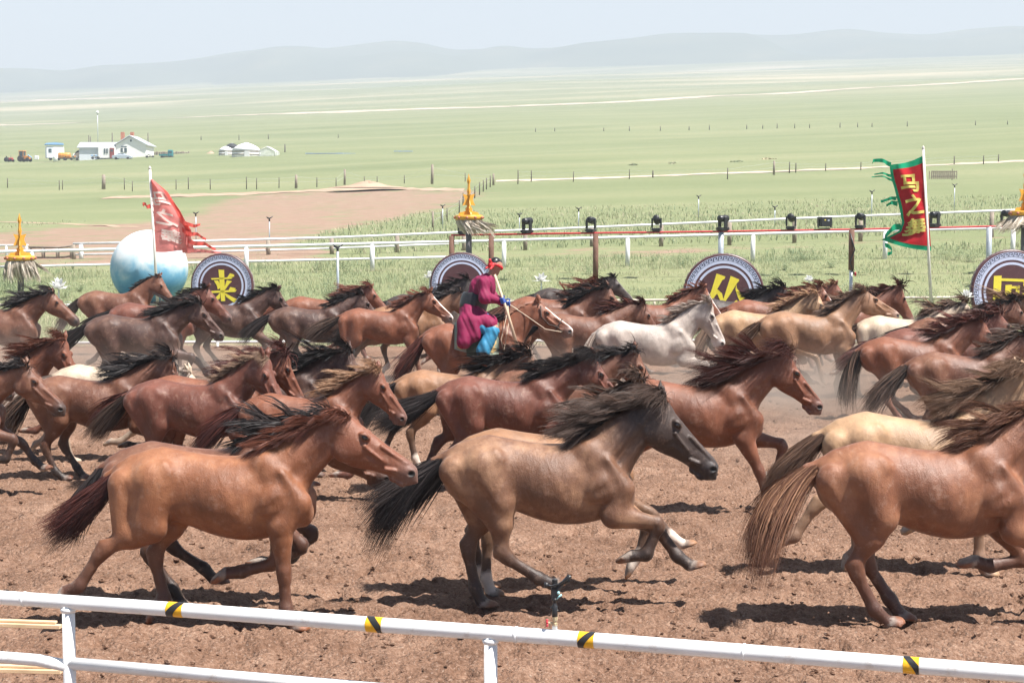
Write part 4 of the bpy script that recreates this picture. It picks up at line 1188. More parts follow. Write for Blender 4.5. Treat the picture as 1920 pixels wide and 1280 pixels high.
# ---- sprinkler head screwed onto the near rail ---------------------------------------------------
sp_px = rail_pt(1040) + G0
sp = empty('sprinkler', (sp_px.x, sp_px.y, RAILZ + RR)); tag(sp, 'black impact sprinkler with red hand wheel screwed onto the white rail', 'sprinkler')
MB().lathe([(0.012, -0.006), (0.012, 0.022), (0.013, 0.023)], n=14).build('riser', M_WHITE, sp, True)
MB().lathe([(0.013, 0.018), (0.013, 0.03), (0.010, 0.031), (0.010, 0.042), (0.014, 0.043), (0.014, 0.058), (0.011, 0.059)], n=8).tube([(0, 0, 0.03), (-0.030, 0, 0.03)], 0.006, 10).build('brass_valve', M_BRASS, sp)
hw = MB()
for k in range(7):
    w = 2 * math.pi * k / 7
    hw.ball((-0.034, 0.013 * math.cos(w), 0.030 + 0.013 * math.sin(w)), 0.006, 8, 6)
hw.lathe([(0.012, -0.038), (0.012, -0.030)], (0, 0, 0.03), 14, 'X')
hw.build('hand_wheel', M_REDV, sp, True)
MB().lathe([(0.012, 0.058), (0.013, 0.060), (0.013, 0.108), (0.009, 0.112), (0.009, 0.128), (0.013, 0.132), (0.013, 0.142)], n=14).tube([(0, 0, 0.098), (-0.020, -0.004, 0.100)], 0.005, 8).tube([(0, 0, 0.085), (0.016, -0.006, 0.088)], 0.004, 8).build('bearing_sleeve', M_BLACK, sp, True)
MB().box((-0.004, 0, 0.165), (0.026, 0.022, 0.052), bev=0.004).tube([(0.0, 0, 0.15), (0.018, -0.004, 0.190), (0.062, -0.012, 0.245)], [0.012, 0.011, 0.007], 12).lathe([(0.013, 0.19), (0.013, 0.225), (0.009, 0.228)], n=14).build('nozzle', M_BLACK, sp)
MB().tube([(-0.038, -0.008, 0.205), (-0.02, -0.012, 0.198), (0.015, -0.014, 0.205), (0.055, -0.018, 0.232), (0.070, -0.016, 0.244)], [0.009, 0.005, 0.005, 0.006, 0.010], 8).tube([(-0.038, -0.008, 0.212), (-0.038, -0.008, 0.190)], 0.010, 10).box((0.052, -0.012, 0.220), (0.030, 0.008, 0.016), ry=-0.6).build('impact_arm', M_BLACK, sp, True)
MB().tube([(0.008, -0.006, 0.140), (0.030, -0.010, 0.160)], 0.004, 8).ball((0.016, -0.012, 0.168), 0.007, 10, 8).build('trip_pin', plain('pale_blue_knob', (0.35, 0.66, 0.68), 0.4), sp, True)

# ---- two fresh laths lying behind the near rail at the frame's corner
for (x0, y0, x1, y1, z, lab) in ((-260, 1158, 112, 1171, 0.88, 'pale wooden lath behind the guard rail, the upper of two'), (-260, 1246, 113, 1255, 0.70, 'pale wooden lath behind the guard rail, the lower of two')):
    a, b = at_z(x0, y0, z), at_z(x1, y1, z)
    a.y += 0.0; mid = (a + b) / 2; L = (b - a).length; rz = math.atan2(b.y - a.y, b.x - a.x)
    o = empty('wooden_lath', mid, rz); tag(o, lab, 'lath', 'wooden laths by the rail')
    MB().box((0, 0.006, 0.012), (L - 0.04, 0.030, 0.012), bev=0.002).build('top_strip', M_LATH, o)
    MB().box((0.01, -0.010, -0.006), (L, 0.034, 0.020), bev=0.002).build('bottom_strip', M_LATH, o)
    for t in (-0.42, -0.25): MB().box((L * t, 0.03, -z / 2 - 0.02), (0.04, 0.03, z - 0.0), bev=0.002).build('prop', M_LATH, o)

# ---- far rails behind the bank ------------------------------------------------------------------------
def rail_run(name, label, d0, d1, pix, r, mat, posts, post_mat, pr, lower=None, group=None):
    """pix: rail line as pixels; distance runs linearly from d0 to d1 between the first and last pixel"""
    def P(px):
        py = float(np.interp(px, [p[0] for p in pix], [p[1] for p in pix]))
        d = d0 + (d1 - d0) * (px - pix[0][0]) / (pix[-1][0] - pix[0][0])
        return at_d(px, py, d)
    base = P(pix[0][0]); base.z = gz(base.x, base.y)
    o = empty(name, base); tag(o, label, 'rail', group)
    MB().tube([P(p[0]) - base for p in pix], r, 10).build('top_rail', mat, o, True)
    if lower:
        for (xa, xb, drop) in lower:
            xs = np.linspace(xa, xb, 6)
            MB().tube([P(x) - base - Vector((0, 0, drop)) for x in xs], r * 0.8, 8).build('lower_rail', mat, o, True)
    for px in posts:
        px, m_ = (px, post_mat) if not isinstance(px, tuple) else px
        q = P(px); g = gz(q.x, q.y) - 0.15
        MB().tube([(q.x - base.x, q.y - base.y, g - base.z), (q.x - base.x, q.y - base.y, q.z - base.z - r * 0.6)], pr, 10).build('post', m_, o, True)
    return o, P
rail_run('white_rail', 'long white pipe rail crossing behind the moon ball and the stage lights', 56.5, 56.5,
         [(-200, 477), (0, 472), (280, 466), (640, 458), (860, 453), (1280, 442), (1560, 435), (1900, 427), (2150, 421)], 0.052, M_WHITE_FAR,
         [-60, 60, 240, 462, 698, 945, 1177, 1412, 1660, 1900], M_WHITE_FAR, 0.075, lower=[(420, 860, 0.50), (0, 420, 0.50)])
rail_run('back_rail', 'farther white pipe rail on brown posts behind the first rail', 66, 66,
         [(137, 457), (300, 454), (640, 445), (850, 436), (1000, 431), (1280, 419), (1560, 407), (1880, 395), (2150, 386)], 0.050, M_WHITE_FAR,
         [138, (152, M_WHITE_FAR), 310, 503, 622, 745, 870, 985, 1110, 1240, 1368, 1490, 1614, 1735, 1860, 1985], M_WOOD, 0.085, lower=[(140, 860, 0.42)])
rail_run('corral_rail', 'short weathered white rail at the edge of the bare field', 70, 70,
         [(-60, 460), (52, 460), (53, 460)], 0.045, M_WHITE_FAR, [-40, 12, 50], M_WHITE_FAR, 0.05)
rail_run('pole_fence', 'low fence of weathered poles beside the golden spear post', 68, 67,
         [(55, 464), (110, 464), (136, 461)], 0.045, M_WOOD, [56, 81, 108, 134], M_WOOD, 0.07, lower=[(56, 134, 0.40)])
lr, LP_ = rail_run('light_rail', 'red cable rail on steel posts carrying the stage lights', 52, 52,
         [(846, 441), (1108, 437), (1355, 434), (1613, 430), (1885, 424), (2100, 420)], 0.030, M_REDCABLE,
         [(847, M_RUST), (921, M_RUST), (1117, M_RUST), (1352, M_GALV), (1855, M_GALV)], M_RUST, 0.085)
M_POLEW = plain('bleached_pole', (0.52, 0.46, 0.39), 0.8, 0.2, var=0.25, scale=2.0)
# near low rails at the edge of the track
def ground_pole(name, label, pix, r, mat):
    pts = [on_ground(*p) + Vector((0, 0, 0.10)) for p in pix]
    o = empty(name, pts[0]); tag(o, label, 'rail', 'low edging poles of the track')
    MB().tube([p - pts[0] for p in pts], r, 8).build('pole', mat, o, True)
    for k in range(0, 9):
        p = pts[0].lerp(pts[-1], k / 8)
        MB().tube([(p.x - pts[0].x, p.y - pts[0].y, gz(p.x, p.y) - 0.2 - pts[0].z), (p.x - pts[0].x, p.y - pts[0].y, p.z - pts[0].z)], r * 0.9, 8).build('stake', mat, o, True)
ground_pole('edging_pole', 'low white edging pole along the grass at the track side', [(-150, 653), (600, 650), (1200, 648), (2050, 645)], 0.032, M_WHITE_FAR)
ground_pole('edging_pole', 'low wooden edging pole running along the grassy bank', [(-150, 580), (400, 577), (1200, 570), (2050, 563)], 0.035, M_POLEW)

# ---- moving-head stage lights on the light rail ---------------------------------------------------------
M_LENS = plain('lamp_lens', (0.03, 0.035, 0.045), 0.08, 0.8, var=0.1)
def stage_light(p, tilt, label, swing=0.0):
    o = empty('stage_light', p, swing); tag(o, label, 'stage light', 'stage lights along the rail')
    MB().box((0, 0, 0.055), (0.34, 0.26, 0.085), bev=0.015).box((0, 0, 0.0), (0.26, 0.20, 0.03)).build('base', M_BLACK, o)
    for s_ in (-1, 1):
        MB().prism([(-0.055, 0.10), (0.055, 0.10), (0.060, 0.30), (0.045, 0.40), (-0.045, 0.40), (-0.060, 0.30)], s_ * 0.135 - 0.022, s_ * 0.135 + 0.022).build('yoke_arm', M_BLACK, o)
    h = MB().lathe([(0.075, -0.17), (0.098, -0.15), (0.105, -0.02), (0.098, 0.02), (0.108, 0.05), (0.112, 0.16), (0.100, 0.185)], (0, 0, 0), 18, 'X').build('head', M_BLACK, o, True)
    h.location = (0, 0, 0.36); h.rotation_euler = (0, tilt, 0.0)
    l = MB().lathe([(0.0, 0.172), (0.06, 0.176), (0.092, 0.172)], (0, 0, 0), 18, 'X').build('lens', M_LENS, h, True)
    return o
spots = [(868, 'partly hidden behind the golden spear post', 0.1), (988, 'first to the right of the golden spear post, head turned level', 3.2), (1108, 'above the rusty post, second after the golden spear post', 3.3),
         (1231, 'third after the golden spear post, over open rail', 3.35), (1355, 'standing above the character disc on a galvanised post', 3.1), (1483, 'just before the boxy light', 3.25), (1613, 'between the boxy light and the red flag', 3.25),
         (1752, 'seen just behind the flag pole', 3.2), (1886, 'beside the golden spear at the picture edge', 3.2)]
for px, w, ti in spots:
    p = LP_(px) + Vector((0, 0, 0.03)); stage_light(p, ti + 3.14159 + (px % 7 - 3) * 0.05, 'black moving stage light ' + w, (px % 11 - 5) * 0.09 + (0.5 if px == 988 else 0.9))
p = LP_(1546) + Vector((0, 0, 0.03))
o = empty('box_light', p, 0.25); tag(o, 'black boxy stage light with label plate on the rail', 'stage light', 'stage lights along the rail')
MB().box((0, 0, 0.22), (0.38, 0.30, 0.30), bev=0.02).build('housing', M_BLACK, o)
for s_ in (-1, 1): MB().box((s_ * 0.205, 0, 0.17), (0.018, 0.08, 0.26)).build('bracket', M_BLACK, o)
MB().box((0, 0, 0.02), (0.30, 0.16, 0.03)).build('foot', M_BLACK, o)
MB().box((-0.05, -0.153, 0.27), (0.05, 0.004, 0.035)).build('label_plate', plain('plate_yellow', (0.7, 0.55, 0.1)), o)
MB().box((0.06, -0.153, 0.26), (0.06, 0.004, 0.05)).build('label_plate', M_GALV, o)

# ---- character discs --------------------------------------------------------------------------------------
M_DISC = plain('disc_maroon', (0.085, 0.032, 0.038), 0.45, 0.45, var=0.15, dirt=(0.15, 0.08, 0.075))
M_DISCW = plain('disc_lilac_white', (0.52, 0.55, 0.72), 0.45, 0.45, var=0.08)
M_DISCN = plain('disc_navy', (0.030, 0.030, 0.075), 0.45, 0.45, var=0.12)
M_CHAR = plain('disc_yellow', (0.76, 0.62, 0.055), 0.45, 0.45, var=0.08)
M_FRAY = plain('disc_edge_board', (0.30, 0.27, 0.24), 0.8, 0.2, var=0.4, scale=14)
CH_LAI = [[(-.42, .30), (.46, .30), (.40, .24), (-.38, .24)], [(-.09, .62), (.13, .60), (.10, -.62), (-.06, -.62)],
          [(-.30, .20), (-.14, .20), (-.07, .06), (-.08, -.10), (-.16, -.16), (-.20, .02)], [(.36, .46), (.52, .40), (.52, .32), (.24, .30)], [(.22, .20), (.42, .14), (.30, .04), (.12, -.18), (.10, -.10)],
          [(-.55, -.20), (.60, -.20), (.52, -.28), (-.50, -.28)], [(-.08, -.28), (-.10, -.50), (-.40, -.72), (-.52, -.66), (-.20, -.40)], [(.08, -.28), (.16, -.46), (.46, -.70), (.58, -.58), (.30, -.42)], [(.34, -.08), (.56, -.14), (.50, -.20), (.26, -.20)]]
CH_CONG = [[(-.30, .60), (-.02, .54), (-.04, .46), (-.10, .42), (-.22, .12), (-.14, .08), (-.26, -.10), (-.40, -.42), (-.62, -.60), (-.56, -.40), (-.40, .02)], [(-.22, .10), (-.06, .02), (.02, -.20), (-.08, -.22), (-.20, -.02)],
           [(.14, .58), (.42, .50), (.40, .44), (.36, .38), (.22, .06), (.06, -.26), (-.06, -.40), (.02, -.10)], [(.34, .36), (.38, .22), (.58, .02), (.78, -.04), (.68, -.18), (.56, -.22), (.44, -.04), (.34, .18)], [(.42, -.14), (.60, -.30), (.10, -.50), (.16, -.36)]]
CH_HUI = [[(-.58, .44), (-.34, .46), (-.32, -.58), (-.56, -.60)], [(-.34, .38), (.56, .38), (.52, .30), (-.34, .30)], [(.36, .38), (.60, .40), (.58, -.60), (.36, -.58)], [(-.34, -.46), (.36, -.46), (.36, -.54), (-.34, -.54)],
          [(-.20, .18), (.0, .20), (-.02, -.32), (-.20, -.30)], [(-.02, .16), (.20, .16), (.20, .08), (-.02, .08)], [(.14, .16), (.26, .18), (.24, -.30), (.12, -.28)], [(-.02, -.22), (.14, -.22), (.14, -.28), (-.02, -.28)]]
def ring(mb, r0, r1, y, n=72):
    V = [(r * math.sin(2 * math.pi * k / n), y, r * math.cos(2 * math.pi * k / n)) for r in (r0, r1) for k in range(n)]
    return mb.add(V, [(k, n + k, n + (k + 1) % n, (k + 1) % n) for k in range(n)])
def character_disc(px, py, d, R, char, label, rz=0.0, roll=0.0):
    c = at_d(px, py, d)
    o = empty('character_disc', c, rz); o.rotation_euler = (0, roll, rz); tag(o, label, 'disc', 'round boards with yellow characters')
    n = 72; rng = random.Random(px)
    prof = [(0.0, 0.13), (R * 0.985, 0.13), (R, 0.12), (R, 0.01), (R * 0.975, -0.012), (0.0, -0.012)]
    MB().lathe(prof, (0, 0, 0), n, 'Y').build('board', M_DISC, o)
    e = MB()
    for k in range(58):                # frayed board showing round the rim
        w = 2 * math.pi * (k + rng.random() * 0.7) / 58
        e.box((math.sin(w) * R * 1.004, 0.05 + rng.random() * 0.05, math.cos(w) * R * 1.004), (0.05 + rng.random() * 0.05, 0.03 + rng.random() * 0.05, 0.012 + 0.012 * rng.random()), ry=w)
    e.build('frayed_edge', M_FRAY, o)
    ring(MB(), R * 0.835, R * 0.945, -0.0155).build('key_band', M_DISCW, o)
    k = MB(); m_ = 44                   # greek key: each meander is bars set proud of the pale band
    def arc(ra, rb, a0, a1):
        st = max(2, int((a1 - a0) / 0.03) + 1)
        V = [(r * math.sin(a0 + (a1 - a0) * q / (st - 1)), -0.0185, r * math.cos(a0 + (a1 - a0) * q / (st - 1))) for r in (ra, rb) for q in range(st)]
        k.add(V, [(q, st + q, st + q + 1, q + 1) for q in range(st - 1)])
    u = 2 * math.pi / m_; rb0, dr = R * 0.848, R * 0.0165
    for i in range(m_):
        a = i * u
        arc(rb0 + 4 * dr, rb0 + 5 * dr, a, a + u * 0.80)
        arc(rb0 + 0.0 * dr, rb0 + 5 * dr, a, a + u * 0.16)
        arc(rb0 + 1.4 * dr, rb0 + 5 * dr, a + u * 0.64, a + u * 0.80)
        arc(rb0 + 1.4 * dr, rb0 + 2.4 * dr, a + u * 0.34, a + u * 0.80)
        arc(rb0, rb0 + 1 * dr, a - u * 0.2, a + u * 0.16)
    k.build('key_pattern', M_DISCN, o)
    ring(MB(), R * 0.825, R * 0.834, -0.0165).build('navy_line', M_DISCN, o)
    ring(MB(), R * 0.755, R * 0.825, -0.0158).build('white_ring', M_DISCW, o)
    ring(MB(), R * 0.640, R * 0.700, -0.0158).build('white_ring', M_DISCW, o)
    if char:
        for poly in char:
            MB().prism([(p[0] * 0.80, p[1] * 0.80) for p in poly], -0.020, -0.008, R).build('stroke', M_CHAR, o)
    for s_ in (-1, 1):
        MB().tube([(s_ * R * 0.5, 0.10, -R * 0.4), (s_ * R * 0.5, 0.45, -(c.z - gz(c.x, c.y + 0.4)) - 0.1)], 0.03, 8).build('prop', M_RUST, o, True)
    return o
character_disc(416, 535, 44.5, 0.83, CH_LAI, 'round maroon board with yellow character beside the moon ball', -0.10, -0.05)
character_disc(866, 533, 44.5, 0.83, None, 'round maroon board half hidden behind the rider', 0.0)
character_disc(1357, 551, 44.0, 1.04, CH_CONG, 'round maroon board with two slanting yellow strokes below the stage lights', -0.06, 0.12)
character_disc(1896, 546, 44.0, 1.07, CH_HUI, 'round maroon board with square yellow character near the red flag', 0.12, 0.04)

# ---- painted moon ball -----------------------------------------------------------------------------------------
n = NT('moon_paint'); co = n.coord()
z_ = n.add('ShaderNodeSeparateXYZ', {0: co}).outputs[2]
f1 = n.noise(co, 1.6, 7, 0.62, 0.4)
fac = n.math('ADD', n.maprange(z_, -0.9, 0.75), n.math('MULTIPLY', n.math('SUBTRACT', f1, 0.5), 1.1))
col = n.ramp(fac, [(0.12, (0.06, 0.25, 0.45)), (0.42, (0.16, 0.38, 0.54)), (0.62, (0.42, 0.56, 0.62)), (0.85, (0.66, 0.70, 0.71))])
M_MOON = n.bsdf(col, 0.45, 0.4)
c = at_d(280, 503, 47.0); c0 = Vector((c.x, c.y, gz(c.x, c.y)))
o = empty('moon_ball', c0); tag(o, 'big pale blue and white painted ball behind the torn pink flag', 'ball')
MB().ball((0, 0, 0), 1.055, 56, 36).build('sphere', M_MOON, o, True, (0, 0, c.z - c0.z))
MB().lathe([(0.6, -0.1), (0.6, 0.06), (0.45, 0.14)], n=24).build('base_ring', M_RUST, o, True)
# ---- golden spear posts (tridents over a crown ring with horse hair) ----------------------------------------------
M_HAIRW = hair_material('spear_hair', (0.30, 0.24, 0.18), (0.72, 0.64, 0.53))
SPEAR = [(0.0, 1.02), (0.055, 0.86), (0.03, 0.78), (0.035, 0.68), (0.055, 0.60), (0.035, 0.52), (0.04, 0.50), (0.175, 0.53), (0.12, 0.42), (0.12, 0.36), (0.185, 0.24), (0.05, 0.255), (0.06, 0.20), (0.10, 0.17), (0.09, 0.11), (0.17, 0.08), (0.25, 0.075), (0.30, 0.02), (0.30, -0.06)]
def spear_post(px, y_ring, y_base, d, label, wind, seed):
    c = at_d(px, y_ring, d); zb = gz(c.x, c.y)
    o = empty('spear_post', (c.x, c.y, zb)); tag(o, label, 'spear post', 'golden spear posts'); h = c.z - zb
    MB().lathe([(0.095, -0.2), (0.09, h * 0.5), (0.085, h - 0.05)], n=14).build('post', M_GREYPOST, o, True)
    cr = MB().lathe([(0.30, -0.07), (0.40, -0.06), (0.41, 0.06), (0.385, 0.075), (0.30, 0.07)], n=28).build('crown_ring', M_GOLD, o, True, (0, 0, h))
    for k in range(10):
        w = 2 * math.pi * k / 10 + 0.2
        MB().ball((0.415 * math.cos(w), 0.415 * math.sin(w), 0.0), 0.045, 10, 8).build('stud', M_COPPER, cr, True)
    poly = SPEAR + [(-x, z) for x, z in reversed(SPEAR[1:])]
    for a in (0.25, 0.25 + math.pi / 2):
        b = MB().prism([(x * 1.05, z * 1.18) for x, z in poly], -0.012, 0.012).build('spear_blade', M_GOLD, o, False, (0, 0, h + 0.07)); b.rotation_euler = (0, 0, a)
    rng = np.random.default_rng(seed); N = 420
    w = rng.random(N) * 2 * math.pi
    roots = np.stack([0.37 * np.cos(w), 0.37 * np.sin(w), h - 0.06 + 0 * w], 1)
    cl = np.floor(w / (2 * math.pi) * 14).astype(int); cr_ = rng.normal(size=(15, 3))
    d0 = np.stack([np.cos(w) * 0.35, np.sin(w) * 0.35, -0.8 + 0 * w], 1)
    Q = grow(roots, d0, 0.38 + 0.35 * rng.random(N), np.array(wind)[None] + cr_[cl] * 0.30, 0.4, rng, 8, 0.12, cl.astype(float), 0.35, 0.3)
    link('horse_hair', strand_mesh('horse_hair', Q, 0.030, np.clip(0.6 + 0.25 * rng.normal(size=N), 0, 1), rng), M_HAIRW, o)
spear_post(38, 484, 545, 49, 'golden spear post with hanging pale horse hair before the corral fence', (0.35, 0, -0.9), 7)
spear_post(879, 408, 480, 50.5, 'golden spear post with blown white horse hair above the rider', (0.9, 0, -0.25), 8)
spear_post(1921, 400, 480, 49, 'golden spear post cut off by the picture edge above a disc', (-0.9, 0, -0.35), 9)

# ---- flags ---------------------------------------------------------------------------------------------------------
def text_mesh(ch, size, thick=0.03):
    cu = bpy.data.curves.new('ch', 'FONT'); cu.body = ch; cu.size = size; cu.align_x = 'CENTER'; cu.align_y = 'CENTER'; cu.offset = thick * size; cu.resolution_u = 4
    to = bpy.data.objects.new('ch', cu); COL.objects.link(to)
    dg = bpy.context.evaluated_depsgraph_get(); m_ = bpy.data.meshes.new_from_object(to.evaluated_get(dg))
    import bmesh
    bm = bmesh.new(); bm.from_mesh(m_); bmesh.ops.triangulate(bm, faces=bm.faces[:])
    for _ in range(3):
        le = [e for e in bm.edges if e.calc_length() > 0.10]
        if le: bmesh.ops.subdivide_edges(bm, edges=le, cuts=1); bmesh.ops.triangulate(bm, faces=[f for f in bm.faces if len(f.verts) > 3])
    bm.to_mesh(m_); bm.free()
    V = [v.co.copy() for v in m_.vertices]; F = [tuple(p.vertices) for p in m_.polygons]
    bpy.data.objects.remove(to); bpy.data.curves.remove(cu); bpy.data.meshes.remove(m_)
    return V, F
def cloth_material(name, color, trans=0.35):
    n = NT(name); co = n.coord()
    f = n.noise(co, 3.0, 6, 0.6); w = n.noise(n.mapping(co, (220, 220, 220)), 1.0, 2)
    c_ = n.ramp(f, [(0.3, tuple(q * 0.82 for q in color)), (0.7, color)])
    nm = n.bump(n.math('ADD', n.math('MULTIPLY', w, 0.1), n.noise(n.mapping(co, (3, 3, 9)), 1.0, 5, 0.6)), 0.5, 0.03)
    a = n.add('ShaderNodeBsdfDiffuse', {'Color': c_, 'Normal': nm}); b = n.add('ShaderNodeBsdfTranslucent', {'Color': c_, 'Normal': nm})
    m_ = n.add('ShaderNodeMixShader', {0: trans, 1: a.outputs[0], 2: b.outputs[0]}); n.t.links.new(m_.outputs[0], n.out.inputs['Surface'])
    return n.m
M_FRED = cloth_material('flag_red', (0.62, 0.035, 0.045)); M_FGREEN = cloth_material('flag_green', (0.02, 0.33, 0.17)); M_FGOLD = cloth_material('flag_gold', (0.66, 0.58, 0.16), 0.2)
M_FPINK = cloth_material('flag_faded_red', (0.80, 0.27, 0.25), 0.5); M_FPINK2 = cloth_material('flag_torn_hem', (0.78, 0.14, 0.115), 0.5); M_FWHITE = cloth_material('flag_pale_print', (0.86, 0.76, 0.70), 0.35)
M_POLE = plain('flag_pole_white', (0.72, 0.68, 0.63), 0.6, 0.3, var=0.15, scale=3, dirt=(0.45, 0.36, 0.26))
def flag(px0, py0, px1, py1, d, uv, sheets, chars, strips, mats, label, seed):
    """uv: function (u, v) -> pixel offset from the pole; u away from the pole 0..1, v down the pole 0..1"""
    top, bot = at_d(px0, py0, d), at_d(px1, py1, d); bot.z = gz(bot.x, bot.y) - 0.1
    o = empty('flag', bot); tag(o, label, 'flag')
    MB().tube([(0, 0, 0), top - bot], [0.040, 0.033], 10).lathe([(0.035, 0.0), (0.045, 0.02), (0.0, 0.09)], tuple(top - bot), 10).build('pole', M_POLE, o, True)
    s = d / FPX
    def wave(u, v): return 0.16 * u * math.sin(5 * u + 3.2 * v + seed) + 0.05 * u * math.sin(13 * u + 9 * v + seed * 2) + 0.03 * u * math.sin(21 * v - 7 * u)
    def pt(u, v, lift=0.0):
        q = uv(u, v); w = at_d(q[0], q[1], d) - bot
        return Vector((w.x, w.y + wave(u, v) - lift, w.z))
    for nm, (u0, u1, v0, v1), mt, lift in sheets:
        nu, nv = 22, 44; V = []; F = []
        for j in range(nv + 1):
            for i in range(nu + 1): V.append(pt(u0 + (u1 - u0) * i / nu, v0 + (v1 - v0) * j / nv, lift))
        for j in range(nv):
            for i in range(nu): F.append((j * (nu + 1) + i, j * (nu + 1) + i + 1, (j + 1) * (nu + 1) + i + 1, (j + 1) * (nu + 1) + i))
        MB().add(V, F).build(nm, mats[mt], o, True)
    for ch, uc, vc, su, sv, flip in chars:
        V, F = text_mesh(ch, 1.0)
        W = [pt(uc + (-1 if flip else 1) * p.x * su, vc - p.y * sv, 0.045) for p in V] 
        MB().add(W, F).build('character', mats['char'], o)
    for pts, w, mt in strips:           # torn ribbons of cloth blown out from the edge
        V = []; F = []
        for i, (x, y) in enumerate(pts):
            p = at_d(x, y, d) - bot; t = i / (len(pts) - 1)
            ww = w * s * (1 - 0.55 * t); sl = math.sin(i * 1.3 + seed)
            yy = p.y + 0.12 * math.sin(i * 0.9 + seed)
            V += [(p.x, yy - 0.03 * sl, p.z + ww / 2), (p.x, yy + 0.03 * sl, p.z - ww / 2)]
        for i in range(len(pts) - 1): F.append((2 * i, 2 * i + 1, 2 * i + 3, 2 * i + 2))
        MB().add(V, F).build('torn_strip', mats[mt], o, True)
    return o
def dense(pts, k=4):
    P = np.array(pts, float); t = np.arange(len(P)); q = np.linspace(0, len(P) - 1, (len(P) - 1) * k + 1)
    fx, fy = spline(t, P[:, 0]), spline(t, P[:, 1])
    return list(zip(fx(q), fy(q)))
# right flag: red with a green border, blown to the left
_RT = [(1731, 290), (1672, 310)]; 
def uv_right(u, v):
    x0 = 1731 + (1746 - 1731) * v; y0 = 292 + (471 - 292) * v
    edge = np.interp(v, [0, 0.2, 0.45, 0.7, 0.85, 1.0], [64, 62, 52, 46, 56, 92])
    drop = np.interp(v, [0, 0.3, 0.6, 1.0], [20, 12, 2, -20])
    return (x0 - edge * u, y0 + drop * u + 3 * math.sin(u * 4 + v * 6))
flag(1731, 279, 1748, 560, 44.0, uv_right,
     [('green_border', (0.0, 1.0, 0.0, 1.0), 'green', 0.0), ('red_field', (0.0, 0.925, 0.065, 0.955), 'red', 0.010)],
     [('马', 0.50, 0.27, 0.66, 0.235, True), ('之', 0.50, 0.53, 0.70, 0.235, True), ('舞', 0.50, 0.79, 0.72, 0.235, True)],
     [(dense([(1672, 309), (1655, 302), (1640, 301), (1634, 306)]), 9, 'green'), (dense([(1672, 330), (1655, 325), (1641, 327)]), 5, 'green'), (dense([(1674, 338), (1655, 331), (1636, 332)]), 4, 'green'),
      (dense([(1682, 372), (1668, 372), (1654, 378), (1652, 374)]), 7, 'green'), (dense([(1684, 382), (1670, 380), (1664, 386)]), 9, 'green'), (dense([(1690, 425), (1672, 428), (1662, 444), (1658, 458), (1668, 462), (1671, 474), (1664, 476)]), 12, 'green')],
     dict(red=M_FRED, green=M_FGREEN, char=M_FGOLD), 'red flag with green border and gold characters blown toward the left', 0.6)
def uv_left(u, v):
    x0 = 281 + (291 - 281) * v; y0 = 330 + (471 - 330) * v
    edge = np.interp(v, [0, 0.15, 0.4, 0.7, 1.0], [6, 28, 48, 68, 74])
    return (x0 + edge * u, y0 + 2 * math.sin(u * 5 + v * 7) + (1 - v) * 10 * u)
flag(281, 317, 297, 600, 45.2, uv_left,
     [('faded_field', (0.0, 1.0, 0.0, 1.0), 'pink', 0.0), ('torn_hem', (0.86, 1.04, 0.02, 0.8), 'hem', 0.010)],
     [('马', 0.42, 0.30, 0.85, 0.22, True), ('之', 0.42, 0.56, 0.66, 0.22, True), ('舞', 0.45, 0.81, 0.52, 0.22, True)],
     [(dense([(283, 386), (276, 388), (270, 382), (269, 386)]), 8, 'hem'), (dense([(336, 412), (352, 420), (365, 424), (375, 421)]), 9, 'hem'), (dense([(340, 430), (356, 438), (372, 440), (386, 449)]), 9, 'hem'),
      (dense([(346, 446), (366, 456), (386, 458), (404, 468)]), 10, 'hem'), (dense([(340, 470), (362, 470), (386, 471), (414, 474)]), 9, 'pink'), (dense([(343, 440), (352, 452), (350, 466), (356, 470)]), 22, 'pink')],
     dict(pink=M_FPINK, hem=M_FPINK2, char=M_FWHITE), 'torn faded red flag with pale characters in front of the moon ball', 2.1)

# ---- white paper lotus lamps in the grass ---------------------------------------------------------------------------
M_LOTUS = cloth_material('lotus_paper', (0.88, 0.88, 0.86), 0.25)
def lotus(px, py, d, r, label, seed):
    rng = random.Random(seed); c = at_d(px, py, d); z = gz(c.x, c.y)
    o = empty('lotus_lamp', (c.x, c.y, z)); tag(o, label, 'lamp', 'white lotus lamps in the grass'); h = c.z - z
    MB().tube([(0, 0, -0.1), (0, 0, h)], 0.02, 8).build('stem', M_WHITE_FAR, o, True)
    for lay, (nn, tilt, ll) in enumerate(((6, 0.35, 1.0), (6, 0.95, 1.05), (7, 1.4, 1.1))):
        for k in range(nn):
            a = 2 * math.pi * (k + 0.5 * lay) / nn + rng.random() * 0.2
            L = r * ll * (0.9 + 0.2 * rng.random()); R_ = Matrix.Rotation(a, 3, 'Z') @ Matrix.Rotation(tilt + rng.uniform(-.12, .12), 3, 'Y')
            V = [R_ @ Vector(q) * L for q in ((0, -0.08, 0), (0, 0.08, 0), (0.06, 0.30, 0.45), (-0.03, 0, 0.45), (0.06, -0.30, 0.45), (0.0, 0.14, 0.82), (0.0, -0.14, 0.82), (0.05, 0, 1.05))]
            MB().add(V, [(0, 1, 2, 3), (0, 3, 4), (3, 2, 5, 7), (4, 3, 7, 6)]).build('petal', M_LOTUS, o, True, (0, 0, h))
lotus(110, 541, 46.5, 0.30, 'crumpled white lotus lamp in the grass between spear post and moon ball', 1)
lotus(1015, 527, 48, 0.24, 'white lotus lamp in the grass to the right of the rider', 2)
lotus(806, 521, 47, 0.20, 'white lotus lamp beside the half hidden disc', 3)
lotus(1517, 527, 47, 0.18, 'white lotus lamp above the horse heads near the leaning pipe', 4)
lotus(1812, 557, 43, 0.20, 'white lotus lamp at the foot of the disc near the red flag', 5)
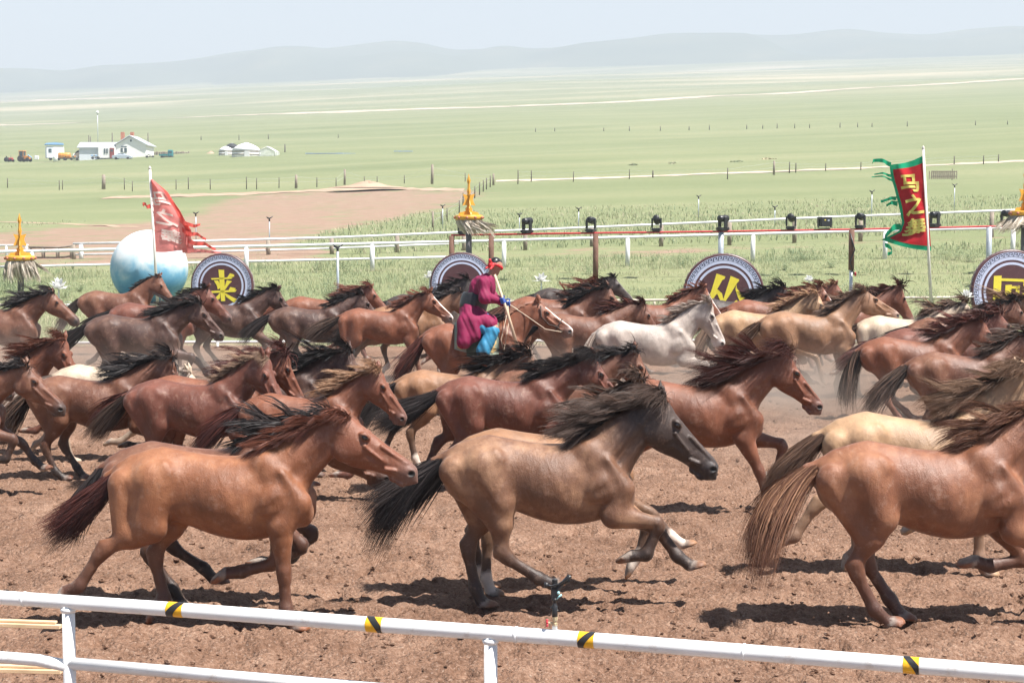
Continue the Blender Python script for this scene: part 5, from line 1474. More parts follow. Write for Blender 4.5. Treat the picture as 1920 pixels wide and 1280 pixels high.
c = at_d(129, 566, 44.5); o = empty('white_bucket', (c.x, c.y, gz(c.x, c.y))); tag(o, 'small white bucket in the grass left of the bay horse', 'bucket')
MB().lathe([(0.10, 0), (0.13, 0.30), (0.14, 0.31), (0.125, 0.30), (0.10, 0.05), (0.0, 0.04)], n=18).build('pail', M_LOTUS, o, True)
MB().tube([(-0.13, 0, 0.29), (-0.09, -0.06, 0.36), (0, -0.10, 0.39), (0.09, -0.06, 0.36), (0.13, 0, 0.29)], 0.006, 6).build('handle', M_GALV, o, True)

# ---- sprinkler stands in the field ------------------------------------------------------------------------------------
def field_sprinkler(px, y_top, d, label, r=0.022, mat=None, big=False):
    t = at_d(px, y_top, d); z = gz(t.x, t.y)
    o = empty('sprinkler_stand', (t.x, t.y, z)); tag(o, label, 'sprinkler', 'sprinkler stands in the meadow'); h = t.z - z
    MB().tube([(0, 0, -0.2), (0, 0, h - 0.12)], r, 8).build('riser_pipe', mat or M_GALV, o, True)
    MB().lathe([(0.03, -0.14), (0.035, -0.02), (0.02, 0.0)], (0, 0, h), 10).build('sleeve', M_BLACK, o, True)
    MB().tube([(-0.10, 0, h + 0.02), (0, 0, h - 0.02), (0.14, 0, h + 0.07)], [0.03, 0.028, 0.02], 8).build('nozzle', M_BLACK, o, True)
    MB().tube([(-0.13, 0.03, h + 0.06), (0, 0.03, h + 0.0), (0.10, 0.03, h + 0.03)], 0.014, 6).build('impact_arm', M_BLACK, o, True)
FS = [(367, 400, 78, 'rising just right of the torn pink flag'), (505, 409, 72, 'against the bare reddish field, alone'), (830, 386, 90, 'to the left of the golden spear'), (974, 402, 80, 'behind the first stage light'),
      (1085, 391, 80, 'red tipped, between two stage lights'), (1310, 368, 92, 'tall in the meadow above the disc'), (1453, 388, 80, 'between two stage lights, short'), (1635, 359, 84, 'pale, left of the red flag'), (1790, 347, 92, 'right of the red flag')]
for px, y, d, lab in FS: field_sprinkler(px, y, d, 'thin sprinkler stand ' + lab)
field_sprinkler(633, 463, 46, 'stout black headed sprinkler stand on the near bank', 0.035, M_GALV)
c = at_d(1597, 430, 45); z = gz(c.x, c.y); o = empty('standpipe', (c.x, c.y, z)); tag(o, 'tall rusty standpipe with cable and red tap before the meadow', 'pipe'); h = c.z - z
MB().tube([(0, 0, -0.2), (0, 0, h * 0.55)], 0.045, 10).build('lower_pipe', M_GALV, o, True)
MB().tube([(0, 0, h * 0.50), (0, 0, h)], 0.075, 10).build('upper_pipe', M_RUST, o, True)
MB().tube([(-0.05, -0.08, h * 0.95), (0.07, -0.09, h * 0.75), (-0.05, -0.09, h * 0.6), (0.06, -0.08, h * 0.45)], 0.018, 6).build('cable', M_BLACK, o, True)
MB().lathe([(0.05, -0.02), (0.06, 0.0), (0.05, 0.02)], (0.10, -0.05, h * 0.45), 10, 'X').build('tap_wheel', M_REDV, o, True)
MB().tube([(0, 0, h * 0.45), (0.12, -0.05, h * 0.45)], 0.02, 8).build('tap', M_BRASS, o, True)

# ---- pasture fence posts far behind ------------------------------------------------------------------------------------
M_DARKPOST = plain('dark_fence_post', (0.13, 0.11, 0.095), 0.85, 0.2, var=0.3)
def fence_run(posts, label, group, wires=True, mat=M_DARKPOST):
    tops = []
    for px, y0, y1, w, *own in posts:
        b = on_ground(px, y1); s_ = b.y / FPX; h = max((y1 - y0) * s_, 0.5)
        t_ = w * s_ / 2
        mb = MB().tube([(0, 0, -0.2), (0.02 * h, 0, h * 0.5), (0.015 * h, 0, h)], [t_ * 1.1, t_, t_ * 0.95], 7)
        o = mb.build('fence_post', M_WOOD if w > 3 else mat, None, True, b); tops.append((b, h)); tag(o, own[0] if own else label, 'fence post', group)
    if wires:
        w_ = MB()
        for (a, ha), (b, hb) in zip(tops[:-1], tops[1:]):
            for f in (0.45, 0.85): w_.tube([a + Vector((0, 0, ha * f)), b + Vector((0, 0, hb * f))], 0.008, 3, False)
        tag(w_.build('fence_wire', M_GALV), label.replace('post', 'wire strands'), 'wire', group)
fence_run([(14, 334, 350, 1.6), (111, 338, 354, 1.6), (117, 338, 353, 1.4), (194, 328, 352, 7, 'stout dark wooden post left of the torn pink flag'), (233, 334, 353, 1.6), (248, 340, 356, 1.6), (330, 337, 353, 1.6), (353, 333, 352, 1.7), (394, 336, 353, 1.6), (462, 332, 352, 1.7), (481, 334, 352, 1.7), (523, 333, 350, 1.6), (555, 328, 350, 5, 'stout pale wooden post above the middle of the bare field'), (594, 333, 348, 1.8), (630, 334, 347, 1.5), (646, 318, 344, 4, 'dark wooden post rising above the pale earth bank'), (683, 331, 343, 1.5), (707, 331, 342, 1.5), (758, 329, 341, 1.5), (810, 309, 342, 5, 'tall pale post left of the golden spear tip'), (872, 325, 338, 1.5), (925, 326, 344, 4, 'corner post where two fences meet right of the golden spear')],
          'thin post of the wire fence above the bare field', 'posts of the wire fence above the bare field')
fence_run([(919, 330, 348, 2.0), (912, 334, 352, 2.0), (906, 338, 356, 2.0), (899, 342, 362, 2.0), (890, 350, 368, 2.2), (868, 362, 380, 2.2), (861, 376, 397, 2.2), (838, 391, 410, 2.2), (827, 397, 414, 2.2), (811, 396, 430, 4, 'grey wooden post at the lower end of the slanting fence')],
          'thin post of the fence slanting down behind the golden spear', 'posts of the slanting fence')
fence_run([(971, 319, 342, 2), (996, 320, 338, 2), (1075, 322, 338, 1.6), (1180, 318, 333, 1.6), (1224, 320, 330, 2.5), (1364, 315, 333, 2), (1451, 302, 325, 4, 'thick post beside the gravel path below the straw heap'), (1480, 304, 322, 2), (1492, 306, 321, 2.2), (1548, 307, 318, 1.8), (1614, 304, 316, 1.8), (1789, 293, 306, 2), (1844, 292, 305, 2), (1872, 290, 302, 2)],
          'post of the fence along the white gravel path', 'posts along the gravel path')
fence_run([(x, np.interp(x, [960, 1920], [241, 224]) + (i % 3), np.interp(x, [960, 1920], [249, 232]), 1.5) for i, x in enumerate((1004, 1040, 1132, 1180, 1238, 1292, 1330, 1400, 1430, 1457, 1490, 1518, 1575, 1608, 1635, 1701, 1829, 1889))],
          'tiny far post of the distant steppe fence', 'posts of the distant steppe fence', wires=False)
fence_run([(377, 255, 262, 1.4, 'lone post in the pasture between truck and yurts'), (448, 253, 262, 1.4, 'lone post in the pasture above the yurts'), (503, 252, 260, 1.4, 'lone post in the pasture above the greenhouse'), (534, 271, 289, 2.4, 'tallest lone post right of the greenhouse'), (634, 252, 258, 1.3, 'tiny lone post above the blue plastic strip'), (1785, 317, 334, 1.6, 'lone post beside the hay rack')], 'lone post standing in the open pasture', 'lone pasture posts', wires=False)
# hay rack
b = on_ground(1768, 336); s_ = b.y / FPX
o = empty('hay_rack', b); tag(o, 'grey slatted hay rack in the meadow right of the red flag', 'hay rack')
Lx, Hh_ = 46 * s_, 15 * s_
for k in range(13): MB().box((-Lx / 2 + Lx * k / 12, -0.5, Hh_ / 2), (1.6 * s_, 0.06, Hh_)).build('slat', M_WOOD, o)
for z_ in (0.9, 0.3): MB().box((0, -0.44, Hh_ * z_), (Lx, 0.06, 1.6 * s_)).build('cross_rail', M_WOOD, o)
for k in range(13): MB().box((-Lx / 2 + Lx * k / 12, 0.5, Hh_ / 2), (1.6 * s_, 0.06, Hh_)).build('slat', M_WOOD, o)
# straw bundles lying in the far pasture
for px, py, w, lab in ((1380, 305, 16, 'low green weed clump beside the straw heap'), (1437, 300, 17, 'pale straw heap in the far pasture'), (1187, 311, 12, 'small dark weed clump in the far pasture'), (1260, 308, 10, 'round weed clump left of the straw heap')):
    b = on_ground(px, py); s_ = b.y / FPX; N = 160; rng = np.random.default_rng(px)
    r_ = np.stack([rng.normal(size=N) * w * s_ * 0.28, rng.normal(size=N) * 0.5, np.zeros(N)], 1)
    Q = grow(r_, np.stack([rng.normal(size=N) * 0.5, rng.normal(size=N) * 0.5, np.ones(N)], 1), (3.5 + 3.5 * rng.random(N)) * s_, np.array([0.2, 0, 0.1])[None] + rng.normal(size=(N, 3)) * 0.2, 1.0, rng, 5)
    tag(link('weed_clump', strand_mesh('weed_clump', Q, 0.12, rng.random(N), rng), hair_material('straw', (0.5, 0.42, 0.26), (0.66, 0.58, 0.4)) if 'straw heap in' in lab else M_BLADE, None, b), lab, 'weeds' if 'weed' in lab else 'straw')
# blue tarpaulin strip and earth mound in the pasture
for px, py, w, lab in ((620, 290, 80, 'flat blue plastic strip lying in the pasture beyond the yurts'), (756, 286, 30, 'short blue plastic strip lying in the pasture')):
    b = on_ground(px, py); s_ = b.y / FPX
    mb = MB(); rng = random.Random(px)
    for k in range(8): mb.box(((k / 7 - 0.5) * w * s_, rng.uniform(-.5, .5), 0.22), (w * s_ / 6.2, 1.1, 0.1 + 0.08 * rng.random()), rz=rng.uniform(-.1, .1))
    tag(mb.build('plastic_strip', plain('blue_sheet', (0.28, 0.40, 0.62), 0.5), None, False, b), lab, 'sheet')
b = on_ground(396, 291); s_ = b.y / FPX
mb = MB(); V, F = [], []
for i in range(13):
    for k in range(20):
        r = i / 12; a = 2 * math.pi * k / 20; V.append((r * 17 * s_ * math.cos(a), r * 3.0 * math.sin(a), 7 * s_ * (1 - r) ** 1.3 * (1 + 0.2 * math.sin(3 * a + i))))
for i in range(12):
    for k in range(20): F.append((i * 20 + k, (i + 1) * 20 + k, (i + 1) * 20 + (k + 1) % 20, i * 20 + (k + 1) % 20))
tag(MB().add(V, F).build('sand_heap', M_PATH, None, True, b), 'small heap of sand left of the yurts', 'sand heap')
b = on_ground(690, 352); s_ = b.y / FPX; V = []
for i in range(13):
    for k in range(24):
        r = i / 12; a = 2 * math.pi * k / 24; V.append((r * 75 * s_ * math.cos(a), r * 2.6 * math.sin(a), 11 * s_ * (1 - r) ** 1.2 * (1 + 0.25 * math.sin(2 * a + i * 0.7))))
F = [(i * 24 + k, (i + 1) * 24 + k, (i + 1) * 24 + (k + 1) % 24, i * 24 + (k + 1) % 24) for i in range(12) for k in range(24)]
tag(MB().add(V, F).build('earth_bank', M_PATH, None, True, b), 'low pale bank of earth at the top of the bare field', 'earth bank')
# ----------------------------------------------------------------------------
# FARM in the distance
# ----------------------------------------------------------------------------
M_PLASTER = plain('farm_plaster', (0.86, 0.85, 0.83), 0.8, 0.2, var=0.05, scale=0.8, dirt=(0.72, 0.68, 0.62))
M_ROOFG = plain('grey_sheet_roof', (0.46, 0.49, 0.52), 0.5, 0.4, var=0.12, scale=0.6)
M_SHADEW = plain('shaded_white_wall', (0.70, 0.75, 0.80), 0.7, 0.3, var=0.1)  # white walls with a bluish shade painted into the colour
M_BRICK = plain('chimney_brick', (0.46, 0.17, 0.10), 0.85, 0.2, var=0.2)
M_DOOR = plain('dark_red_door', (0.28, 0.05, 0.045), 0.5, 0.4)
M_WIN = plain('window_glass', (0.05, 0.08, 0.09), 0.12, 0.6)
M_FELT = plain('yurt_felt', (0.82, 0.82, 0.80), 0.8, 0.2, var=0.08, scale=0.7)
M_BLUER = plain('blue_trim', (0.22, 0.42, 0.66), 0.5, 0.4)
M_ORANGE = plain('orange_paint', (0.66, 0.24, 0.03), 0.45, 0.5)
M_TYRE = plain('tyre_rubber', (0.025, 0.025, 0.027), 0.85, 0.2)
M_SILVER = plain('silver_paint', (0.48, 0.53, 0.58), 0.28, 0.6, metal=0.3, var=0.05)
M_TEAL = plain('teal_paint', (0.02, 0.20, 0.22), 0.4, 0.5)
M_DARKCLOTH = plain('black_tarpaulin', (0.03, 0.03, 0.035), 0.6, 0.3)
FD = 300.0; FS_ = FD / FPX                # metres per photo pixel at the farm
def farm_pt(px, py=297):
    p = on_ground(px, py); return p
def fm(px, py, ref): return ((px - ref[0]) * ref[2], (ref[1] - py) * ref[2])     # pixel -> local x, z
def start(name, label, cat, px, py, group=None, rz=0.0):
    b = on_ground(px, py); o = empty(name, b, rz); tag(o, label, cat, group); return o, b.y / FPX
def wheel(o, x, y, r, w, name='wheel'):
    t = MB().lathe([(r * 0.55, -w / 2), (r, -w / 2 * 0.8), (r, w / 2 * 0.8), (r * 0.55, w / 2)], (0, 0, 0), 16, 'Y').build(name, M_TYRE, o, True, (x, y, r))
    MB().lathe([(0.02, -w / 2 * 0.9), (r * 0.56, -w / 2 * 0.85), (r * 0.56, w / 2 * 0.85), (0.02, w / 2 * 0.9)], (0, 0, 0), 12, 'Y').build('rim', M_SILVER, t, True)

# white farmhouse: gabled block in front, long wing behind to the left
o, s = start('farmhouse', 'white gabled farmhouse with grey roof, red door and two brick chimneys', 'house', 245, 296)
gw, gh, ge = 56 * s, 24 * s, 39 * s        # gable width, eave and ridge height
x0 = -27 * s; dp = 9.0
MB().prism([(x0, -1.0), (x0 + gw, -1.0), (x0 + gw, gh), (x0 + gw * 0.46, ge), (x0, gh)], 0, dp).build('gable_wall', M_PLASTER, o)
th = 0.25
rf = MB()
for a, b in (((x0 - 0.5, gh - 0.25), (x0 + gw * 0.46, ge + 0.12)), ((x0 + gw * 0.46, ge + 0.12), (x0 + gw + 0.5, gh - 0.25))):
    rf.prism([a, b, (b[0], b[1] + th), (a[0], a[1] + th)], -0.5, dp + 0.4)
r_ = rf.build('roof', M_ROOFG, o)
for px_ in (-23, -5):
    MB().box((px_ * s, dp * 0.55, ge + 0.2), (0.8, 0.8, 2.2)).build('chimney', M_BRICK, r_)
wl = 72 * s
w_ = MB().prism([(0, -1.0), (5.5, -1.0), (5.5, gh * 0.80), (2.7, gh * 1.15), (0, gh * 0.80)], -wl, 0).build('wing_wall', M_SHADEW, o)
w_.rotation_euler = (0, 0, -math.pi / 2); w_.location = (x0 + 0.02, 7.0, 0)
rw = MB().prism([(-0.4, gh * 0.76), (2.75, gh * 1.17), (2.75, gh * 1.17 + th), (-0.4, gh * 0.76 + th)], -wl - 0.4, 0).prism([(2.75, gh * 1.17), (5.9, gh * 0.76), (5.9, gh * 0.76 + th), (2.75, gh * 1.17 + th)], -wl - 0.4, 0).build('wing_roof', M_ROOFG, o)
rw.rotation_euler = (0, 0, -math.pi / 2); rw.location = (x0 + 0.02, 7.0, 0)
MB().box((x0 - 16 * s, 0.6, gh * 0.40), (31 * s, 3.0, gh * 0.86)).build('porch_wall', M_PLASTER, o)
d_ = MB().box((x0 - 6 * s, -0.98, 8.5 * s), (8 * s, 0.12, 18 * s)).build('door', M_DOOR, o)
MB().box((x0 - 6 * s, -1.06, 13 * s), (4.5 * s, 0.06, 3.4 * s)).build('door_pane', M_WIN, d_)
for wx in (-19.5, -15.0):
    w_ = MB().box((x0 + wx * s, -0.96, 12 * s), (2.6 * s, 0.10, 9 * s)).build('window', M_WIN, o)
w_ = MB().box((x0 + 15 * s, -0.06, 15.5 * s), (10.5 * s, 0.2, 11.5 * s)).build('window', M_WIN, o)
MB().box((x0 + 15 * s, -0.18, 18.6 * s), (11 * s, 0.1, 0.9 * s)).box((x0 + 14.2 * s, -0.18, 15 * s), (2.2 * s, 0.1, 9 * s)).build('frame', M_PLASTER, w_)
MB().box((x0 + gw * 0.50, -0.05, 31.5 * s), (3 * s, 0.2, 3.6 * s)).build('attic_vent', M_WIN, o)
for px_, y0, y1, lab in ((278, 250, 292, 'dark power pole right of the farmhouse'), (211, 250, 266, 'dark pole rising behind the farmhouse roof'), (167, 254, 270, 'thin pole behind the long wing, left of a pair'), (170, 257, 270, 'thin pole behind the long wing, right of a pair')):
    b = on_ground(px_, 288); b_s = b.y / FPX; hgt = (288 - y0) * b_s
    mb = MB().tube([(0, 0, -0.3), (0, 0, hgt)], [0.16, 0.12], 8); tag(mb.build('power_pole', M_DARKPOST, None, True, b), lab, 'pole', 'poles round the farm')
b = on_ground(184, 284); hgt = (284 - 212) * b.y / FPX
o = empty('lamp_mast', b); tag(o, 'tall thin lamp mast with white head behind the farmhouse', 'mast')
MB().tube([(0, 0, -0.3), (0, 0, hgt - 0.3)], 0.09, 8).build('mast', M_GALV, o, True); MB().ball((0, 0, hgt), 0.45, 12, 8).build('lamp_head', M_WHITE_FAR, o, True)

# portable cabin on wheels
o, s = start('portable_cabin', 'blue roofed white cabin standing on wheels beside the yellow tank', 'cabin', 103, 301, None, 0.35)
MB().box((0, 1.5, 2.0), (30 * s, 3.4, 22 * s), bev=0.03).build('body', M_SHADEW, o)
MB().box((0.9, -0.22, 2.0), (20 * s, 0.10, 20 * s)).build('white_panel', M_PLASTER, o)
MB().prism([(-17 * s, 21.6 * s + 1.0 - 0.05), (17 * s, 21.6 * s + 1.0 - 0.05), (15 * s, 24.2 * s + 1.0), (0, 25.6 * s + 1), (-15 * s, 24.2 * s + 1.0)], -0.5, 3.5).build('roof', M_BLUER, o)
MB().box((-1.1, -0.24, 2.3), (0.7, 0.06, 0.9)).build('window', M_WIN, o)
for x in (-1.0, 0.9): wheel(o, x, 0.1, 0.42, 0.3)
# tank trailer
o, s = start('tank_trailer', 'orange and yellow water tank on a trailer in front of the cabin', 'trailer', 121, 301)
MB().lathe([(0.0, -11 * s), (0.55, -11 * s), (0.68, -10 * s), (0.68, 10 * s), (0.55, 11 * s), (0.0, 11 * s)], (0, 0, 1.15), 18, 'X').build('tank', M_ORANGE, o, True)
for x in (-0.5, 0.1, 0.6): MB().lathe([(0.70, x - 0.05), (0.70, x + 0.05)], (0, 0, 1.15), 18, 'X').build('band', M_YELLOW, o, True)
MB().box((0.4, 0, 0.42), (26 * s, 0.9, 0.14)).box((1.6, 0, 0.42), (1.4, 0.12, 0.12)).build('chassis', M_DARKPOST, o)
for y in (-0.5, 0.5): wheel(o, 0.1, y, 0.36, 0.22)
o, s = start('water_barrel', 'tall pale plastic barrel standing before the cabin', 'barrel', 104, 303)
MB().lathe([(0.34, 0), (0.5, 0.1), (0.56, 1.0), (0.50, 1.25), (0.3, 1.35), (0.0, 1.36)], n=16).build('body', plain('pale_plastic', (0.72, 0.76, 0.72), 0.5), o, True)
MB().lathe([(0.18, 1.34), (0.18, 1.44), (0, 1.45)], n=12).build('lid', M_WHITE_FAR, o, True)
o, s = start('plastic_tank', 'small white plastic tank between tractor and cabin', 'tank', 69, 300)
MB().box((0, 0, 0.5), (0.95, 0.95, 0.95), bev=0.1).build('body', M_FELT, o)
for x in (-0.45, 0, 0.45): MB().box((x, -0.5, 0.5), (0.04, 0.04, 1.0)).build('cage_bar', M_GALV, o)

# tractors
def tractor(px, py, label, sc_, body, cab):
    o, s = start('tractor', label, 'tractor', px, py, 'tractors at the farm', -0.3)
    MB().box((0.75 * sc_, 0, 1.0 * sc_), (1.5 * sc_, 0.75 * sc_, 0.75 * sc_), bev=0.08).build('bonnet', body, o)
    MB().box((0.0, 0, 0.75 * sc_), (2.6 * sc_, 0.5 * sc_, 0.4 * sc_)).build('chassis', M_DARKPOST, o)
    if cab:
        MB().box((-0.55 * sc_, 0, 2.55 * sc_), (1.35 * sc_, 1.35 * sc_, 0.16 * sc_), bev=0.05).build('cab_roof', body, o)
        for x in (-1.1, 0.0):
            for y in (-0.58, 0.58): MB().box((x * sc_, y * sc_, 1.8 * sc_), (0.09, 0.09, 1.45 * sc_)).build('cab_post', body, o)
        MB().box((-0.55 * sc_, 0, 1.85 * sc_), (1.0 * sc_, 1.05 * sc_, 1.2 * sc_)).build('cab_glass', M_WIN, o)
        MB().tube([(1.3 * sc_, -0.5, 1.6 * sc_), (2.3 * sc_, -0.5, 0.9 * sc_)], 0.14, 8).build('loader_arm', M_BLUER, o, True)
    else:
        MB().box((-0.7 * sc_, 0, 1.2 * sc_), (0.6 * sc_, 0.6 * sc_, 0.2)).box((-0.95 * sc_, 0, 1.5 * sc_), (0.12, 0.6 * sc_, 0.6)).build('seat', M_BLACK, o)
        MB().tube([(0.6 * sc_, 0.1, 1.2 * sc_), (0.6 * sc_, 0.1, 2.1 * sc_)], 0.05, 8).build('exhaust', M_BLACK, o, True)
    for y in (-0.75, 0.75): wheel(o, -0.65 * sc_, y * sc_, 0.75 * sc_, 0.42 * sc_); wheel(o, 1.15 * sc_, y * sc_ * 0.9, 0.46 * sc_, 0.32 * sc_)
tractor(46, 304, 'orange cab tractor parked left of the white cabin', 1.0, M_ORANGE, True)
tractor(17, 304, 'small red tractor at the far left of the farm', 0.72, plain('tractor_red', (0.45, 0.04, 0.05), 0.45), False)

# tents with black awning beside the house
o, s = start('round_tent', 'white dome tent with black awning beside the farmhouse', 'tent', 156, 297)
for x, r in ((-8 * s, 11 * s), (6 * s, 11 * s)):
    MB().lathe([(r, 0), (r * 0.97, r * 0.45), (r * 0.8, r * 0.72), (r * 0.45, r * 0.92), (0.0, r)], (x, -0.5, 0), 24).build('dome', M_FELT, o, True)
V = []; F = []
for i in range(13):
    a = math.pi * i / 12
    for y in (-2.2, 1.2): V.append((2 * s + math.cos(a) * 14.5 * s * (1 - 0.2 * (y > 0)), y, 4.5 * s + math.sin(a) * 11 * s))
for i in range(12): F.append((2 * i, 2 * i + 1, 2 * i + 3, 2 * i + 2))
MB().add(V, F).build('awning', M_DARKCLOTH, o, True)
V = [(x + 0, -2.3, 0) for x in ()]
for k in range(14): MB().box((-8 * s + k * 2.4 * s, -3.0, 0.6), (2.2 * s, 0.12, 1.1 + 0.15 * (k % 3))).build('stone_fence_panel', M_WOOD, o)

# yurts
def yurt(px, py, r, hw_, hr, label, mat):
    o, s = start('yurt', label, 'yurt', px, py, 'yurts at the farm'); r *= s; hw_ *= s; hr *= s
    MB().lathe([(r, -0.4), (r * 1.01, hw_ * 0.5), (r, hw_)], n=30).build('wall', mat, o, True)
    MB().lathe([(r * 1.04, hw_ * 0.98), (r * 0.78, hw_ + hr * 0.46), (r * 0.45, hw_ + hr * 0.80), (r * 0.16, hw_ + hr * 0.97), (0.0, hw_ + hr)], n=30).build('roof', mat, o, True)
    MB().lathe([(r * 0.16, hw_ + hr * 0.96), (r * 0.16, hw_ + hr * 1.03), (0, hw_ + hr * 1.05)], n=16).build('crown', M_WHITE_FAR, o, True)
    for f in (0.35, 0.75): MB().lathe([(r * 1.018, hw_ * f), (r * 1.022, hw_ * f + 0.12), (r * 1.018, hw_ * f + 0.24)], n=30).build('rope_band', M_WOOD if mat is M_FELT else M_BLACK, o, True)
    MB().box((r * 0.2, -r * 0.99, hw_ * 0.45), (r * 0.36, 0.3, hw_ * 0.8)).build('door', M_WHITE_FAR, o)
yurt(462, 296, 26.5, 13.5, 14, 'large white felt yurt in the middle of the camp', M_FELT)
yurt(424, 295, 13.5, 12, 8, 'small white felt yurt left of the large one', M_FELT)
yurt(435, 290, 14, 13, 8, 'dark roofed yurt peeping out between the two white yurts', M_DARKCLOTH)
o, s = start('greenhouse', 'pale translucent greenhouse frame to the right of the yurts', 'greenhouse', 501, 296)
n_ = NT('plastic_film'); co_ = n_.coord(); fc = n_.noise(co_, 1.5, 4)
tb = n_.add('ShaderNodeBsdfTransparent'); db = n_.add('ShaderNodeBsdfDiffuse', {'Color': (0.85, 0.88, 0.86, 1)})
mx_ = n_.add('ShaderNodeMixShader', {0: n_.maprange(fc, 0.3, 0.7, 0.25, 0.5), 1: tb.outputs[0], 2: db.outputs[0]}); n_.t.links.new(mx_.outputs[0], n_.out.inputs['Surface'])
gp = [(-15 * s, 0), (-15 * s, 13 * s), (0, 20.5 * s), (15 * s, 12 * s), (15 * s, 0)]
MB().prism(gp, 0, 6).build('film', n_.m, o)
for y in (-0.05, 3, 6.05): MB().tube([(p[0], y, p[1]) for p in gp], 0.09, 6).build('hoop', M_WHITE_FAR, o, True)
for p in gp[1:4]: MB().tube([(p[0], 0, p[1]), (p[0], 6, p[1])], 0.07, 6).build('purlin', M_WHITE_FAR, o, True)

# silver car
o, s = start('car', 'silver saloon car parked before the farmhouse', 'car', 230, 300)
PR = [(-2.25, 0.45), (-2.3, 0.75), (-2.2, 1.0), (-1.55, 1.08), (-0.85, 1.48), (0.35, 1.50), (1.15, 1.06), (1.95, 0.92), (2.25, 0.70), (2.25, 0.42), (1.9, 0.32), (-1.9, 0.32)]
V = []; F = []; npr = len(PR)
for y, k in ((-0.86, 0.93), (-0.80, 1.0), (0.80, 1.0), (0.86, 0.93)):
    for x, z in PR: V.append((x * (0.985 if abs(y) > 0.82 else 1), y * (1 if z < 1.1 else 0.78), 0.32 + (z - 0.32) * k if abs(y) > 0.82 else z))
for j in range(3):
    for i in range(npr): F.append((j * npr + i, j * npr + (i + 1) % npr, (j + 1) * npr + (i + 1) % npr, (j + 1) * npr + i))
F += [tuple(range(npr)), tuple(reversed(range(3 * npr, 4 * npr)))]
MB().add(V, F).build('body', M_SILVER, o)
for y in (-0.712, 0.712):
    for q in ([(-1.35, 1.08), (-0.80, 1.40), (-0.30, 1.43), (-0.30, 1.08)], [(-0.22, 1.08), (-0.22, 1.43), (0.30, 1.43), (0.95, 1.08)]): MB().prism(q, y - 0.03, y + 0.03).build('side_window', M_WIN, o)
for x in (-1.35, 1.4):
    for y in (-0.78, 0.78): wheel(o, x, y, 0.33, 0.2)
for y in (-0.6, 0.6): MB().box((2.24, y, 0.72), (0.06, 0.3, 0.14)).build('headlight', M_FELT, o)
# teal tricycle truck
o, s = start('cargo_truck', 'small teal cargo truck right of the farmhouse', 'truck', 313, 298)
MB().box((-0.7, 0, 0.85), (1.9, 1.2, 0.35), bev=0.03).build('cargo_bed', M_TEAL, o)
MB().box((0.85, 0, 1.25), (1.1, 1.15, 1.5), bev=0.15).build('cab', M_TEAL, o)
MB().box((0.88, -0.58, 1.5), (0.7, 0.03, 0.5)).build('window', M_WIN, o)
MB().box((0.1, 0, 0.5), (2.8, 0.5, 0.2)).build('chassis', M_DARKPOST, o)
for x in (-1.0, 1.0):
    for y in (-0.5, 0.5): wheel(o, x, y, 0.36, 0.2)
# motorcycles
def motorbike(px, py, label, col, rider_cloth=None):
    o, s = start('motorcycle', label, 'motorcycle', px, py, 'motorcycles at the farm', 0.3)
    for x in (-0.65, 0.68): wheel(o, x, 0, 0.33, 0.12)
    MB().tube([(0.68, 0, 0.33), (0.45, 0, 1.05)], 0.035, 6).tube([(0.42, -0.35, 1.08), (0.45, 0, 1.06), (0.42, 0.35, 1.08)], 0.025, 6).build('fork', M_GALV, o, True)
    MB().tube([(-0.65, 0, 0.33), (0.0, 0, 0.40), (0.42, 0, 0.85), (-0.3, 0, 0.75), (-0.65, 0, 0.33)], 0.04, 6).box((0, 0, 0.45), (0.4, 0.25, 0.3)).build('frame', M_BLACK, o)
    MB().ball((0.15, 0, 0.88), 0.22, 10, 8, (1.3, 0.7, 0.7)).build('fuel_tank', col, o, True)
    MB().box((-0.40, 0, 0.86), (0.7, 0.26, 0.12), bev=0.04).build('seat', M_BLACK, o)
    MB().box((-0.8, 0, 0.9), (0.45, 0.4, 0.3), bev=0.03).build('carrier_box', col, o)
motorbike(179, 299, 'dark motorcycle before the porch of the farmhouse', M_BLUER)
motorbike(281, 297, 'pale motorcycle at the corner of the farmhouse', M_WHITE_FAR)
motorbike(139, 301, 'orange motorcycle standing beside the tank trailer', M_ORANGE)
# rough stone fence right of the house
o, s = start('stone_fence', 'low rough fence of grey stone right of the farmhouse', 'fence', 310, 291)
rng_ = random.Random(4)
for k in range(30): MB().box((-26 * s + k * 2.4 * s, rng_.uniform(-.3, .3), 0.35), (2.2 * s * rng_.uniform(.7, 1.2), 0.6, rng_.uniform(0.7, 1.15)), rz=rng_.uniform(-.2, .2), bev=0.06).build('stone', M_WOOD, o)
